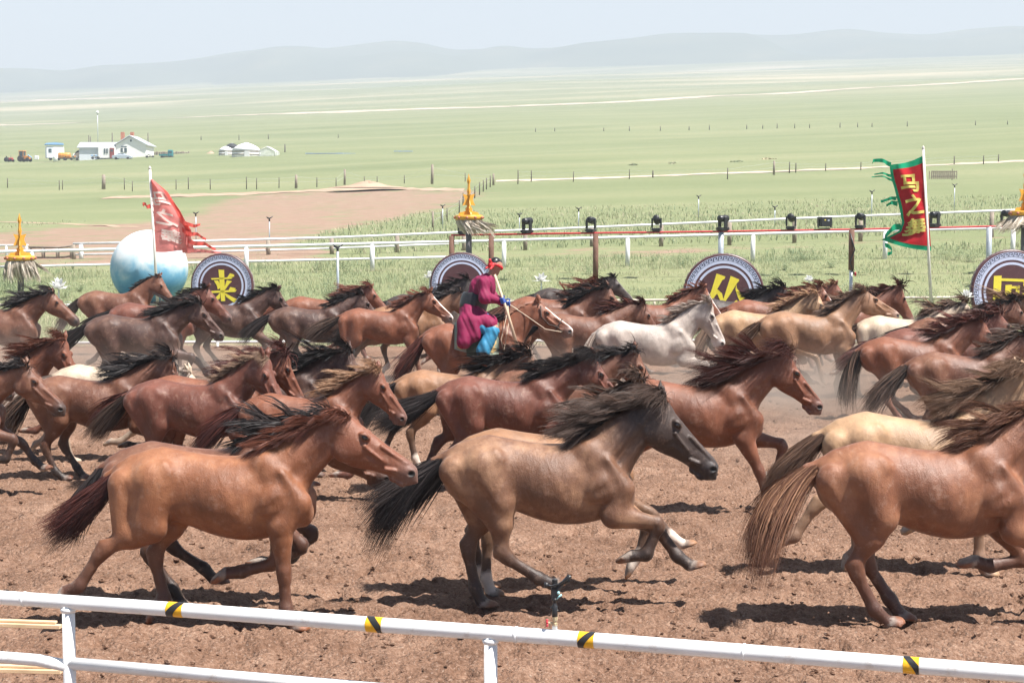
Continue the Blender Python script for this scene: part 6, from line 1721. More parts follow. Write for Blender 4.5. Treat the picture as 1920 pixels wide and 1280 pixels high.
# ----------------------------------------------------------------------------
# THE HERD
# ----------------------------------------------------------------------------
COAT, HAIR = coats()
M_EYE = plain('horse_eye', (0.012, 0.008, 0.007), 0.06, 0.7, var=0.1)
EYE = MB().ball((0, 0, 0), 0.0235, 14, 10, (1.1, 0.75, 0.8)).mesh('eye', True); EYE.materials.append(M_EYE)
def horse(rx, cy, base, coat, hair, label, tail_hair=None, scale=1.0, yaw=0.0, lod=1, lift=None, seed=None, **kw):
    """rx: column of the buttock, cy: row of the croup in the photograph; both fix the horse's place on the track"""
    seed = seed if seed is not None else int(rx * 7 + cy * 13) % 9973
    rng = np.random.default_rng(seed); scale *= 0.985 if lod else 1.0
    P = {}
    for k, v in base.items():
        j = 0 if lod == 0 else 5
        P[k] = tuple(a + rng.uniform(-j, j) for a in v) if isinstance(v, tuple) else v
    P['fat'] = rng.uniform(0.92, 1.02); P['thick'] = rng.uniform(0.90, 1.0); P['head_size'] = rng.uniform(1.06, 1.17)
    P.update(kw)
    if lod:
        P['neck'] = P.get('neck', 40) + rng.uniform(-5, 5); P['head'] = P.get('head', 50) + rng.uniform(-6, 6); P.setdefault('hyaw', rng.uniform(-14, 8)); P['pitch'] = 0
    h = (0.0165, 0.0230, 0.0300)[lod]; P['seg'] = (7, 5, 5)[lod]
    V, F, I = build_body(P, h)
    zoff = -I['zmin'] + (lift if lift is not None else min(max(I['zmin'], 0), 0.06))
    V = V + np.array([0, 0, zoff])
    me = quad_mesh('horse', V, F)
    for k, a in (('points', 'pt'), ('hoof', 'hoof'), ('muzzle', 'muz'), ('blaze', 'blaze'), ('dark', 'dark'), ('fore', 'fore')):
        me.attributes.new(k, 'FLOAT', 'POINT').data.foreach_set('value', I[a].astype(np.float32))
    o = link('horse', me, COAT[coat])
    cz = (1.315 + zoff) * scale; yw = math.radians(yaw)
    p = at_z(rx, cy, cz)
    o.location = (p.x + 0.76 * scale * math.cos(yw), p.y + 0.76 * scale * math.sin(yw), 0.0)
    o.rotation_euler = (0, 0, yw); o.scale = (scale,) * 3
    tag(o, label, 'horse', 'galloping herd on the dirt track')
    nm, nt, w = ((3700, 2100, 0.0034), (950, 640, 0.0082), (460, 340, 0.0126))[lod]
    if P.get('mane_len', 1) > 0: link('mane', make_mane(P, I, rng, nm, w), HAIR[hair], o, (0, 0, zoff))
    link('tail', make_tail(P, I, rng, nt, w), HAIR[tail_hair or hair], o, (0, 0, zoff))
    for sd in (-1, 1):
        e = bpy.data.objects.new('eye', EYE); COL.objects.link(e); e.parent = o
        q = I['H'](0.175, sd * 0.0885, 0.023); e.location = (q[0], q[1], q[2] + zoff); e.rotation_euler = (0, I['hd'], I['yaw'])
    return o, I, zoff

# ---- front row
horse(212, 840, STRIDE, 'light_chestnut', 'red', 'light chestnut horse with red mane in front, above the first tape band', 'dark_red', lod=0, lift=0.0,
      neck=36, head=34, fat=0.96, tail=62, tail_end=30, tail_len=0.80, tail_grav=0.1, mane_len=0.34, mane_up=0.5, mane_near=-0.75, mane_lift=-0.10, ear=172, arch=0.6, scale=0.97, seed=11)
horse(828, 818, GATHER, 'mealy_brown', 'black_brown', 'dusty brown horse with black mane and legs galloping in the centre foreground', 'black', lod=0, lift=0.0,
      neck=42, head=46, fat=0.94, tail=38, tail_end=52, tail_len=0.92, tail_grav=0.2, mane_len=0.50, mane_lift=0.05, ear=135, scale=0.97, seed=12)
horse(1530, 829, dict(PLANT, fr=(-8, 66, 10, -20, -40)), 'red_chestnut', 'flaxen_red', 'sunlit chestnut horse with flaxen red tail cut off at the front right', 'flaxen_red', lod=0, lift=0.0, scale=1.03,
      neck=40, head=45, tail=30, tail_end=82, tail_len=1.0, tail_grav=0.9, tail_curl=0.5, mane_len=0.42, seed=13)
horse(197, 830, TUCK, 'bay', 'black', 'bay horse mostly hidden behind the front chestnut, black mane showing', 'black', lod=1, neck=30, head=40, tail=62, tail_end=60, tail_len=0.7, mane_len=0.50, ear=120, scale=0.97, yaw=4)
horse(852, 806, dict(GATHER, hr=(28, -28, 0, 20, 30), fr=(-20, 50, -14, -40, -60)), 'tan', 'black_brown', 'tan horse with white socks running behind the dusty brown horse', 'black', lod=1, neck=53, head=44, yaw=8, tail=45, tail_end=50, tail_len=0.75, scale=0.96)
horse(1542, 774, STRIDE, 'palomino', 'dark_flaxen', 'pale golden horse with brown tail behind the front right chestnut', 'brown', lod=0, neck=48, head=45, tail=40, tail_end=55, tail_len=0.80, mane_len=0.55, scale=1.0)
# ---- second row
horse(1150, 712, REACH, 'chestnut', 'dark_red', 'bright chestnut horse with long dark red mane reaching out its foreleg', 'dark_red', lod=0, lift=0.0, scale=1.0,
      neck=38, head=50, mane_len=0.66, mane_up=0.35, mane_lift=0.02, mane_grav=0.4, ear=150, tail=30, seed=22)
horse(820, 706, dict(DRIVE, fr=(-30, 20, -60, -90, -100)), 'red_bay', 'black', 'dark red bay horse with black mane and streaming black tail in the middle', 'black', lod=0, scale=0.95,
      neck=34, head=52, mane_len=0.50, mane_lift=0.08, tail=42, tail_end=20, tail_len=0.95, tail_grav=0.2)
horse(240, 711, PLANT, 'red_bay', 'dark_flaxen', 'red chestnut horse with flaxen forelock and star, head lowered', 'black_brown', lod=0, scale=0.92, neck=44, head=62, hyaw=-14, mane_len=0.24, tail=55, tail_end=35, tail_len=0.75, yaw=-8)
horse(452, 738, TUCK, 'chestnut', 'flaxen', 'chestnut horse with windblown flaxen mane, head above the black tail', 'dark_red', lod=1, scale=0.86, neck=40, head=54, mane_len=0.46, hyaw=-8, tail=35)
horse(55, 705, PLANT, 'bay', 'black', 'bay horse with black mane and dark legs at left of the middle row', 'black_brown', lod=1, scale=0.92, neck=36, head=62, mane_len=0.52, mane_lift=0.12, tail=55, tail_end=60, lift=0.0)
horse(742, 694, DRIVE, 'tan', 'black', 'tan horse with black mane just below the rider', 'black', lod=1, scale=0.90, neck=30, head=48, mane_len=0.55, tail=40)
horse(268, 704, GATHER, 'chestnut', 'dark_red', 'chestnut horse with dark mane partly hidden behind the star faced horse', 'dark_red', lod=1, scale=0.92, neck=40, head=58, mane_len=0.55)
horse(398, 694, STRIDE, 'dark_bay', 'black', 'dark bay horse with heavy black mane behind the flaxen maned chestnut', 'black', lod=1, scale=0.92, neck=36, head=60, mane_len=0.62, mane_lift=0.15)
horse(930, 690, REACH, 'bay', 'black', 'bay horse whose black forelock shows beyond the red bay', 'black', lod=1, scale=0.92, neck=32, head=56, mane_len=0.40)
horse(-238, 712, GATHER, 'bay', 'black', 'bay horse at the left edge with only its head in the picture', 'black', lod=1, scale=0.92, neck=30, head=48, mane_len=0.35)
horse(-270, 688, STRIDE, 'red_bay', 'dark_red', 'reddish horse head at the left edge behind the nearest bay head', 'black', lod=1, scale=0.92, neck=36, head=55, mane_len=0.35)
horse(-110, 672, TUCK, 'chestnut', 'red', 'chestnut horse with bushy red mane and white star near the left edge', 'red', lod=1, scale=0.92, neck=38, head=60, mane_len=0.50, hyaw=-12)
horse(98, 684, DRIVE, 'cream', 'grey', 'cream horse of which only the pale back shows at left', 'grey', lod=1, scale=0.90, neck=8, head=45, mane_len=0.2)
# ---- right hand group
horse(1700, 660, PLANT, 'bay', 'black_brown', 'brown horse with streaming dark tail, lower of two at right', 'black_brown', lod=1, scale=0.97, neck=42, head=50, mane_len=0.52, tail=45, tail_end=50, tail_len=0.85)
horse(1612, 632, TUCK, 'chestnut', 'dark_red', 'brown horse with long hanging dark tail, upper of two at right', 'black_brown', lod=1, scale=0.98, neck=36, head=46, mane_len=0.52, tail=60, tail_end=92, tail_len=0.90, tail_grav=1.0)
horse(1652, 616, GATHER, 'red_bay', 'dark_red', 'red brown horse with shaggy mane behind the upper right pair', 'dark_red', lod=2, scale=1.0, neck=38, head=46, mane_len=0.55)
horse(1702, 596, DRIVE, 'bay', 'black', 'bay horse with black forelock at the right edge', 'black', lod=2, scale=1.02, neck=42, head=46, mane_len=0.40)
horse(1740, 580, STRIDE, 'buckskin', 'dark_flaxen', 'dun horse with long flaxen mane in front of the right disc', 'dark_flaxen', lod=2, scale=1.02, neck=40, head=44, mane_len=0.60)
horse(1606, 592, REACH, 'cream', 'brown', 'white bodied horse with brown mane and white face at right', 'brown', lod=2, scale=1.02, neck=30, head=44, mane_len=0.50)
horse(1425, 584, dict(TUCK, fl=(-40, 6, -10, 0, 10)), 'buckskin', 'brown', 'buckskin horse with dark mane and pale muzzle in full view at right', 'brown', lod=1, scale=1.05, neck=44, head=34, mane_len=0.46, mane_near=-0.5, tail=40, tail_end=55, lift=0.0)
horse(1336, 582, PLANT, 'palomino', 'flaxen', 'cream gold horse with pale tail left of the buckskin', 'dark_flaxen', lod=2, scale=1.05, neck=42, head=50, mane_len=0.40, tail=55, tail_end=70)
horse(1118, 602, dict(GATHER), 'grey', 'grey', 'pale grey horse with white face in the dust right of the rider', 'grey', lod=1, scale=1.03, neck=42, head=62, mane_len=0.36, tail=60, tail_end=80, tail_grav=0.8)
horse(1508, 566, STRIDE, 'chestnut', 'dark_red', 'dark chestnut horse with thick red mane below the flag pole', 'dark_red', lod=2, scale=1.05, neck=44, head=60, mane_len=0.52)
horse(1294, 560, TUCK, 'black', 'black', 'black horse with curly mane before the disc below the lights', 'black', lod=2, scale=1.05, neck=38, head=50, mane_len=0.52, mane_lift=0.2)
horse(1362, 562, DRIVE, 'blaze_chestnut', 'red', 'chestnut horse with white blaze between black mane and buckskin head', 'red', lod=2, scale=1.05, neck=40, head=50, mane_len=0.40)
horse(1398, 556, REACH, 'chestnut', 'flaxen', 'chestnut horse with pricked ear highest in the right group', 'red', lod=2, scale=1.05, neck=42, head=50, mane_len=0.30, ear=95)
horse(1142, 566, DRIVE, 'blaze_chestnut', 'red', 'chestnut horse with white blaze in front of the disc below the lights', 'red', lod=2, scale=1.05, neck=42, head=52, mane_len=0.34, ear=110)
# ---- far row, from the left
horse(-92, 574, TUCK, 'bay', 'black', 'bay horse with flying black mane at the left end of the far row', 'black', lod=2, scale=1.05, neck=38, head=44, mane_len=0.48, mane_lift=0.2)
horse(148, 545, TUCK, 'bay', 'black', 'bay horse with short upright black mane before the moon ball', 'black_brown', lod=2, scale=1.05, neck=44, head=48, mane_len=0.17, mane_up=0.9, ear=120, tail=50, tail_end=55, tail_len=0.9)
horse(205, 568, STRIDE, 'red_bay', 'black', 'red bay horse with pricked ear below the first disc', 'black', lod=2, scale=1.05, neck=40, head=46, mane_len=0.30, ear=105)
horse(162, 590, GATHER, 'dark_bay', 'black', 'dark brown horse with wild black mane in front of the far left group', 'black', lod=1, scale=1.03, neck=34, head=52, mane_len=0.52, mane_lift=0.25, tail=38, tail_end=30, tail_len=0.9)
horse(346, 566, PLANT, 'dark_bay', 'black', 'dark bay horse with two pricked ears right of the first disc', 'black', lod=1, scale=1.03, neck=42, head=48, mane_len=0.34, ear=95)
horse(505, 575, dict(TUCK, fr=(-38, 30, -50, -90, -100)), 'dark_bay', 'black', 'glossy dark bay horse with streaming tail left of the blazed chestnut', 'black', lod=1, scale=1.0, neck=40, head=46, mane_len=0.34, tail=32, tail_end=45, tail_len=0.75)
horse(530, 556, DRIVE, 'chestnut', 'red', 'red chestnut horse behind the glossy dark bay', 'red', lod=2, scale=1.03, neck=36, head=50, mane_len=0.42, ear=100)
horse(636, 578, REACH, 'blaze_chestnut', 'red', 'chestnut horse with white blaze left of the rider', 'black_brown', lod=1, scale=0.98, neck=42, head=48, mane_len=0.36, ear=95)
horse(690, 574, STRIDE, 'tan', 'black', 'tan and brown horse just behind the rider', 'black', lod=2, scale=1.0, neck=42, head=56, mane_len=0.34)
horse(724, 552, TUCK, 'black', 'black', 'black horse half hidden behind the rider and the disc', 'black', lod=2, scale=1.03, neck=48, head=52, mane_len=0.40)
horse(955, 556, PLANT, 'chestnut', 'red', 'chestnut horse with tossed red mane right of the rider', 'red', lod=2, scale=1.05, neck=40, head=50, mane_len=0.44, mane_lift=0.3)
horse(946, 570, STRIDE, 'bay', 'black', 'bay horse with dark shaggy mane beyond the rider horse', 'black', lod=1, scale=1.08, neck=40, head=48, mane_len=0.44)
horse(1000, 540, TUCK, 'black', 'black', 'black horse with white star, farthest back right of the rider', 'black', lod=2, scale=1.05, neck=40, head=44, mane_len=0.28, ear=110)

horse(1010, 588, GATHER, 'bay', 'dark_red', 'brown horse lost in the dust between the rider and the pale grey', 'black', lod=2, scale=1.0, neck=34, head=56, mane_len=0.4)
# ---- the ridden horse ---------------------------------------------------------------------------------------------------
RH, RI, RZ = horse(793, 607, dict(PLANT), 'blaze_chestnut', 'red', 'saddled chestnut horse with white blaze carrying the rider', 'dark_red', lod=1, scale=1.05,
                   neck=40, head=38, mane_len=0.07, mane_up=1.2, mane_near=0.0, forelock=1, ear=125, tail=62, tail_end=50, tail_len=0.85)
def hloc(x, y, z): return Vector((x, y, z + RZ))           # trunk frame of the ridden horse -> its object frame
M_BRIDLE = plain('bridle_leather', (0.045, 0.028, 0.022), 0.6, 0.3); M_ROPE = plain('rein_rope', (0.55, 0.45, 0.34), 0.8, 0.2)
H = RI['H']
br = MB()
def hh_(u, w, v): q = H(u, w, v); return Vector((q[0], q[1], q[2] + RZ))
loop = lambda u, hw, t, b, ex: [hh_(u + ex * math.sin(a), hw * math.cos(a), (t + b) / 2 + (t - b) / 2 * math.sin(a)) for a in np.linspace(0, 2 * math.pi, 17)]
br = MB().tube(loop(0.39, 0.070, 0.054, -0.135, -0.01), 0.010, 6).tube([hh_(0.05, s_ * 0.09, 0.05) if k == 0 else hh_(*q) for s_ in (-1,) for k, q in enumerate([(0.05, -0.09, 0.05), (0.14, -0.108, -0.06), (0.28, -0.096, -0.09), (0.39, -0.074, -0.05), (0.47, -0.072, -0.07)])], 0.010, 6)
br.tube([hh_(0.05, 0.09, 0.05), hh_(0.14, 0.108, -0.06), hh_(0.28, 0.096, -0.09), hh_(0.39, 0.074, -0.05)], 0.010, 6).tube([hh_(0.02, -0.085, 0.04), hh_(0.0, 0, 0.085), hh_(0.02, 0.085, 0.04)], 0.010, 6)
br.lathe([(0.010, -0.004), (0.022, 0), (0.010, 0.004)], tuple(hh_(0.47, -0.075, -0.075)), 10, 'Y')
br.build('bridle', M_BRIDLE, RH, True)
T_ = np.array(TRUNK); ft_, fb_, fw_ = spline(T_[:, 0], T_[:, 1]), spline(T_[:, 0], T_[:, 2]), spline(T_[:, 0], T_[:, 3])
def trunk_pt(x, ang, off):
    t, b, w = float(ft_(np.array([x]))[0]), float(fb_(np.array([x]))[0]), float(fw_(np.array([x]))[0])
    cz_, hz_ = (t + b) / 2, (t - b) / 2
    return hloc(x, (w + off) * 1.02 * math.sin(ang), cz_ + (hz_ + off) * math.cos(ang))
def drape(x0, x1, a0, a1, off, nx=10, na=22, flare=0.0):
    V = []; F = []
    for o_ in (off, off + 0.014):
        for i in range(nx + 1):
            for k in range(na + 1):
                a = math.radians(a0 + (a1 - a0) * k / na)
                V.append(trunk_pt(x0 + (x1 - x0) * i / nx, a, o_ + flare * abs(a) * 0.04))
    m_ = (nx + 1) * (na + 1)
    for L_ in (0, 1):
        for i in range(nx):
            for k in range(na):
                q = (L_ * m_ + i * (na + 1) + k, L_ * m_ + i * (na + 1) + k + 1, L_ * m_ + (i + 1) * (na + 1) + k + 1, L_ * m_ + (i + 1) * (na + 1) + k)
                F.append(q if L_ else q[::-1])
    for i in range(nx):
        for k in (0, na): F.append((i * (na + 1) + k, (i + 1) * (na + 1) + k, m_ + (i + 1) * (na + 1) + k, m_ + i * (na + 1) + k))
    for k in range(na):
        for i in (0, nx): F.append((i * (na + 1) + k, i * (na + 1) + k + 1, m_ + i * (na + 1) + k + 1, m_ + i * (na + 1) + k))
    return MB().add(V, F)
M_PAD = plain('saddle_felt', (0.30, 0.35, 0.27), 0.85, 0.2, var=0.2, scale=9, dirt=(0.40, 0.33, 0.22)); M_PADD = plain('saddle_dark_felt', (0.045, 0.06, 0.045), 0.85, 0.2); M_ORN = plain('saddle_ornament', (0.55, 0.38, 0.16), 0.7, 0.3)
M_SADW = plain('saddle_blue_wood', (0.05, 0.25, 0.50), 0.4, 0.5)
sd_ = empty('saddle', RH.matrix_world @ Vector((0, 0, 0))); sd_.location = RH.location; sd_.rotation_euler = RH.rotation_euler; sd_.scale = RH.scale
tag(sd_, 'green felt saddle with gold ornament and blue pommel under the rider', 'saddle')
drape(-0.30, 0.33, -104, 104, 0.020).build('saddle_pad', M_PAD, sd_, True)
drape(-0.13, 0.16, -112, 112, 0.040).build('saddle_flap', M_PADD, sd_, True)
def orn(pts, c):
    V = []
    for x, a in pts: V.append(trunk_pt(c[0] + x, math.radians(c[1] + a), 0.037))
    return MB().add(V, [tuple(range(len(V)))])
for c in ((-0.215, -82), (0.245, -78)):
    orn([(-0.05, -14), (-0.02, -4), (-0.055, 6), (-0.02, 14), (0.02, 8), (0.045, 16), (0.05, 2), (0.02, -2), (0.05, -12), (0.0, -18)], c).build('ornament', M_ORN, sd_)
for x, hgt in ((0.14, 0.17), (-0.16, 0.13)):
    a0 = 1.27 + RZ
    MB().tube([(x, -0.17, a0 - 0.06), (x + 0.01, -0.13, a0 + hgt * 0.6), (x + 0.02, 0, a0 + hgt), (x + 0.01, 0.13, a0 + hgt * 0.6), (x, 0.17, a0 - 0.06)], 0.026, 10).build('saddle_bow', M_SADW, sd_, True)
MB().box((-0.01, 0, 1.30 + RZ), (0.30, 0.26, 0.05), bev=0.02).build('seat', M_BRIDLE, sd_)
for s_ in (-1, 1):
    MB().tube([(0.06, s_ * 0.30, 1.16 + RZ), (0.10, s_ * 0.345, 0.98 + RZ), (0.11, s_ * 0.35, 0.80 + RZ)], 0.012, 6).build('stirrup_strap', M_BRIDLE, sd_, True)
    MB().tube([(0.11 + 0.07 * math.sin(a), s_ * 0.35, 0.735 + RZ + 0.07 * math.cos(a)) for a in np.linspace(0, 6.28, 15)], 0.010, 6).build('stirrup', M_GALV, sd_, True)

# ---- the rider --------------------------------------------------------------------------------------------------------------
def chain_mesh(name, segs, h=0.014, k=0.03, cuts=(), it=2):
    """segs: list of (a, b, ra, rb[, sy]) in the ridden horse's trunk frame"""
    pts = np.array([p for s in segs for p in (s[0], s[1])]); R_ = max(max(s[2], s[3]) for s in segs) + 0.06
    f = Field(pts.min(0) - R_, pts.max(0) + R_, h)
    for s in segs: f.cone(s[0], s[1], s[2], s[3], s[5] if len(s) > 5 else k, s[4] if len(s) > 4 else 1.0)
    for c in cuts: f.cone(c[0], c[1], c[2], c[3], 0.02, 1.0, True)
    V, F = f.mesh(); return V, F
HIP, SPN, CH, NK, HD = (-0.05, 0, 1.46), (-0.02, 0, 1.62), (0.10, 0, 1.83), (0.195, 0, 1.99), (0.265, 0.0, 2.085)
SHR, ELR, WRR = (0.125, -0.195, 1.91), (0.13, -0.30, 1.70), (0.36, -0.22, 1.665)
SHL, ELL, WRL = (0.15, 0.195, 1.91), (0.20, 0.26, 1.72), (0.38, 0.10, 1.62)
KNR, ANR, TOR = (0.26, -0.33, 1.27), (0.09, -0.375, 0.90), (0.25, -0.385, 0.79)
KNL, ANL, TOL = (0.26, 0.33, 1.27), (0.09, 0.375, 0.90), (0.25, 0.385, 0.79)
HR, HL = (-0.03, -0.13, 1.44), (-0.03, 0.13, 1.44)
rider = empty('person', RH.location); rider.rotation_euler = RH.rotation_euler; rider.scale = RH.scale
tag(rider, 'person in a magenta robe and red headscarf riding with a long pole', 'person')
def part(name, segs, mat, h=0.014, k=0.03, cuts=(), disp=None, parent=None):
    V, F = chain_mesh(name, segs, h, k, cuts); V = smooth_mesh(V, F, 1, 0.4)
    if disp is not None: V = disp(V)
    return link(name, quad_mesh(name, V, F), mat, parent or rider, (0, 0, RZ))
body = [(HIP, SPN, 0.14, 0.13), (SPN, CH, 0.13, 0.15), (CH, NK, 0.13, 0.06), (NK, HD, 0.055, 0.06), (SHR, SHL, 0.07, 0.07)]
for s_, a, b, c in ((-1, SHR, ELR, WRR), (1, SHL, ELL, WRL)): body += [(a, b, 0.055, 0.045), (b, c, 0.045, 0.030)]
for a, b, c, d in ((HR, KNR, ANR, TOR), (HL, KNL, ANL, TOL)): body += [(HIP, a, 0.13, 0.10), (a, b, 0.095, 0.065), (b, c, 0.065, 0.040), (c, d, 0.045, 0.035)]
# head: skull, jaw, nose, ears; face turned down and a little to the far side
fd = Vector((0.52, 0.72, -0.42)).normalized(); hu = Vector((0.30, 0.24, 0.85)).normalized(); hs = fd.cross(hu).normalized()
hc = Vector(HD) + hu * 0.045
def hp_(f, u, s_): return tuple(hc + fd * f + hu * u + hs * s_)
body += [(hp_(-0.022, 0.03, 0), hp_(0.02, 0.035, 0), 0.088, 0.082), (hp_(0.02, 0.0, 0), hp_(0.055, -0.075, 0), 0.070, 0.040), (hp_(0.088, 0.005, 0), hp_(0.105, -0.025, 0), 0.010, 0.014),
         (hp_(0.080, -0.055, -0.018), hp_(0.080, -0.055, 0.018), 0.012, 0.012)]
for s_ in (-1, 1): body += [(hp_(0.0, 0.015, s_ * 0.085), hp_(-0.01, -0.03, s_ * 0.084), 0.016, 0.011)]
M_SKIN = plain('skin', (0.36, 0.19, 0.125), 0.5, 0.4, var=0.12, scale=14)
part('body', body, M_SKIN, 0.011, 0.018, cuts=[(hp_(0.088, 0.022, s_ * 0.032), hp_(0.092, 0.020, s_ * 0.036), 0.010, 0.010) for s_ in (-1, 1)])
for s_ in (-1, 1): MB().ball(hp_(0.076, 0.022, s_ * 0.033), 0.011, 10, 8).build('eye', M_EYE, rider, True, (0, 0, RZ))
M_ROBE = plain('magenta_robe', (0.21, 0.008, 0.055), 0.7, 0.35, var=0.22, scale=5, bump=0.15)
def folds(V):
    w = (vnoise(V[:, 2] * 7 + V[:, 0] * 14, V[:, 1] * 5 + V[:, 0] * 9, 3) - 0.5) * 0.022 + (vnoise(V[:, 2] * 16 + V[:, 0] * 34, V[:, 1] * 12, 5) - 0.5) * 0.014
    c = V - np.array([0.03, 0, 1.7]); c[:, 2] *= 0.15; n_ = c / (np.linalg.norm(c, axis=1, keepdims=True) + 1e-6)
    return V + n_ * w[:, None]
robe = [((-0.055, 0, 1.50), SPN, 0.185, 0.158), (SPN, CH, 0.158, 0.182), (CH, (0.180, 0, 1.96), 0.165, 0.080), (SHR, SHL, 0.085, 0.085), (SHR, ELR, 0.082, 0.076), (ELR, WRR, 0.074, 0.060), (SHL, ELL, 0.082, 0.076), (ELL, WRL, 0.074, 0.060),
        ((-0.07, -0.05, 1.50), (-0.10, -0.20, 1.30), 0.155, 0.145), ((-0.07, 0.05, 1.50), (-0.10, 0.20, 1.30), 0.155, 0.145), ((-0.06, -0.13, 1.45), (0.20, -0.30, 1.32), 0.140, 0.112), ((-0.06, 0.13, 1.45), (0.20, 0.30, 1.32), 0.140, 0.112), ((-0.12, -0.22, 1.34), (-0.16, -0.33, 1.08), 0.140, 0.105), ((-0.12, 0.22, 1.34), (-0.16, 0.33, 1.08), 0.140, 0.105), ((0.0, -0.26, 1.34), (-0.02, -0.34, 1.16), 0.12, 0.09), ((0.0, 0.26, 1.34), (-0.02, 0.34, 1.16), 0.12, 0.09)]
part('robe', robe, M_ROBE, 0.014, 0.065, disp=folds)
part('belt', [((-0.038, 0, 1.585), (-0.018, 0, 1.655), 0.200, 0.200, 1.0)], M_BLACK, 0.012, 0.01, cuts=[((-0.02, 0, 1.86), (-0.02, 0, 1.90), 0.17, 0.17), ((-0.05, 0, 1.36), (-0.05, 0, 1.40), 0.17, 0.17)])
M_TROU = plain('turquoise_trousers', (0.035, 0.22, 0.38), 0.55, 0.4, var=0.25, scale=8, bump=0.2)
for s_, kn, an in ((-1, KNR, ANR), (1, KNL, ANL)):
    part('trouser_leg', [((0.06, s_ * 0.29, 1.30), (kn[0] - 0.02, kn[1], kn[2] - 0.04), 0.085, 0.095), ((kn[0] - 0.02, kn[1], kn[2] - 0.04), (an[0] + 0.02, an[1], an[2] + 0.06), 0.095, 0.105)], M_TROU, 0.014, 0.03, disp=folds)
for an, to in ((ANR, TOR), (ANL, TOL)):
    part('boot', [((an[0], an[1], an[2] + 0.10), an, 0.060, 0.055), (an, to, 0.055, 0.042)], M_BRIDLE, 0.012, 0.02)
M_SCARF = plain('red_scarf', (0.60, 0.030, 0.035), 0.5, 0.4, var=0.25, scale=16, bump=0.2)
scarf = []
rr_ = 0.094
for k in range(14):
    a0, a1 = 2 * math.pi * k / 14, 2 * math.pi * (k + 1) / 14
    scarf.append((hp_(rr_ * math.cos(a0) - 0.004, 0.012, rr_ * math.sin(a0)), hp_(rr_ * math.cos(a1) - 0.004, 0.012, rr_ * math.sin(a1)), 0.020, 0.020))
scarf += [(hp_(-0.095, 0.0, 0), hp_(-0.165, -0.03, 0.02), 0.034, 0.030), (hp_(-0.13, 0.0, 0.0), hp_(-0.205, 0.02, 0.03), 0.026, 0.024), (hp_(-0.13, -0.03, 0), hp_(-0.19, -0.10, 0.0), 0.028, 0.016), (hp_(-0.10, -0.02, 0.03), hp_(-0.15, -0.09, 0.05), 0.024, 0.014)]
part('headscarf', scarf, M_SCARF, 0.010, 0.012)
part('hair', [(hp_(-0.030, 0.062, 0), hp_(0.020, 0.070, 0), 0.074, 0.066), (hp_(-0.05, 0.045, 0), hp_(-0.06, 0.03, 0), 0.07, 0.066)], plain('rider_hair', (0.010, 0.008, 0.008), 0.35, 0.5), 0.010, 0.02)
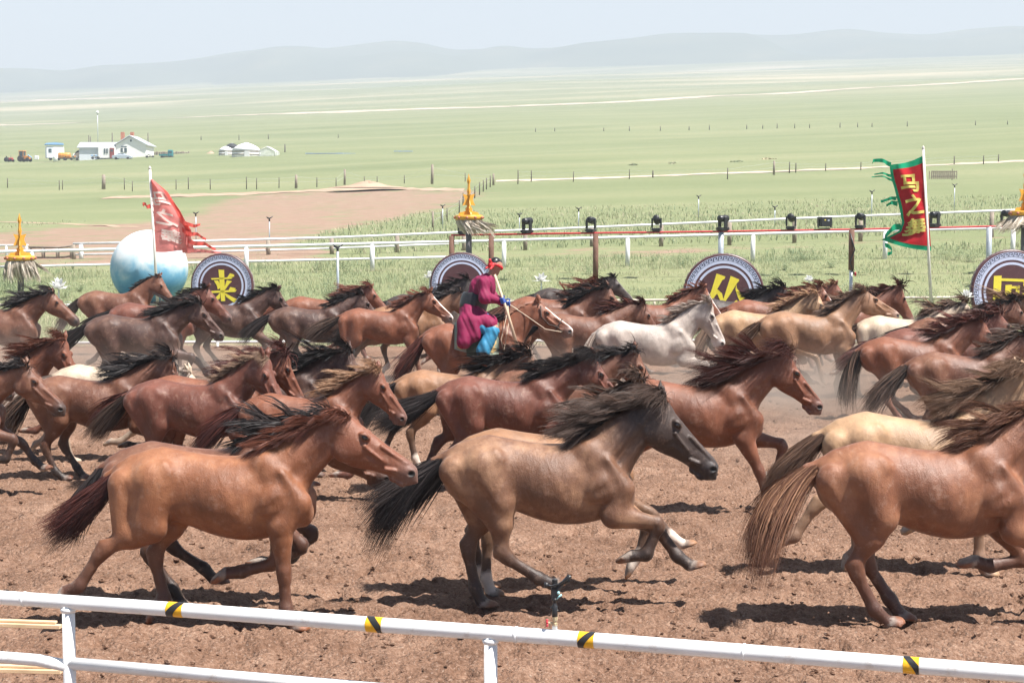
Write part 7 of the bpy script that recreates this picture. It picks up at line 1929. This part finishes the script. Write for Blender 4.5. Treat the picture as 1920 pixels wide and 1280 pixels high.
# gloved hands: palm, four curled fingers and a thumb
M_GLOVE = plain('blue_glove', (0.045, 0.11, 0.38), 0.7, 0.3, var=0.15, scale=20)
POLE_A, POLE_B = Vector((0.27, -0.27, 2.03)), Vector((0.585, -0.30, 1.03))
def hand(wr, grip, gdir, out):
    """fingers close round a bar that runs through grip along gdir; out points from the wrist across the bar"""
    w = Vector(wr); g = Vector(grip); gd = Vector(gdir).normalized(); ou = (g - w).normalized(); sidev = ou.cross(gd).normalized()
    gd = sidev.cross(ou).normalized()
    segs = [(tuple(w), tuple(w.lerp(g, 0.45)), 0.034, 0.036), (tuple(w.lerp(g, 0.4) + gd * 0.024), tuple(w.lerp(g, 0.4) - gd * 0.026), 0.030, 0.030), (tuple(w - ou * 0.05), tuple(w), 0.042, 0.038)]
    for q, (o_, L_) in enumerate(((0.034, 0.95), (0.012, 1.05), (-0.011, 1.0), (-0.033, 0.85))):
        c = g + gd * o_ - sidev * 0.0
        p0 = w.lerp(g, 0.62) + gd * o_ + sidev * 0.022; p1 = c + sidev * 0.034 * L_ + ou * 0.012; p2 = c + ou * 0.036 * L_ + sidev * 0.008; p3 = c - sidev * 0.026 + ou * 0.016
        segs += [(tuple(p0), tuple(p1), 0.0115, 0.0105), (tuple(p1), tuple(p2), 0.0105, 0.010), (tuple(p2), tuple(p3), 0.010, 0.0085)]
    t0 = w.lerp(g, 0.30) + gd * 0.036; t1 = g + gd * 0.058 - sidev * 0.022 - ou * 0.01; t2 = g + gd * 0.050 - sidev * 0.034 + ou * 0.022
    segs += [(tuple(t0), tuple(t1), 0.0125, 0.0115), (tuple(t1), tuple(t2), 0.0115, 0.009)]
    part('glove', segs, M_GLOVE, 0.0075, 0.006)
gp_ = POLE_A.lerp(POLE_B, (2.03 - 1.665) / 1.0)
hand(WRR, tuple(gp_ + Vector((0.0, 0.0, 0.0))), (-0.33, 0, 1), None)
hand(WRL, (0.455, 0.04, 1.605), (0.3, -0.6, 0.7), None)
pole_o = empty('herding_pole', RH.location); pole_o.rotation_euler = RH.rotation_euler; pole_o.scale = RH.scale
tag(pole_o, 'long pale wooden herding pole held by the rider', 'pole')
MB().tube([POLE_A + Vector((0, 0, RZ)), POLE_A.lerp(POLE_B, 0.5) + Vector((0.01, 0, RZ)), POLE_B + Vector((0, 0, RZ))], [0.017, 0.021, 0.025], 12).build('shaft', plain('peeled_wood', (0.62, 0.47, 0.33), 0.65, 0.3, var=0.2, scale=9), pole_o, True)
# reins from the far hand over to both sides of the bit
for nm, s_ in (('rein', -1), ('rein', 1)):
    a = Vector((0.455, 0.04, 1.605 + RZ)); b = hh_(0.47, s_ * 0.078, -0.075); m1 = a.lerp(b, 0.35) + Vector((0, s_ * 0.10, -0.03)); m2 = a.lerp(b, 0.7) + Vector((0, s_ * 0.12, -0.075))
    MB().tube([a, m1, m2, b], 0.006, 6).build('rein', M_ROPE, RH, True)
MB().tube([Vector((0.455, 0.04, 1.60 + RZ)), Vector((0.43, -0.16, 1.40 + RZ)), Vector((0.36, -0.29, 1.10 + RZ)), Vector((0.40, -0.27, 0.95 + RZ)), Vector((0.47, -0.20, 1.35 + RZ)), Vector((0.46, 0.02, 1.58 + RZ))], 0.005, 6).build('lead_rope', M_ROPE, RH, True)
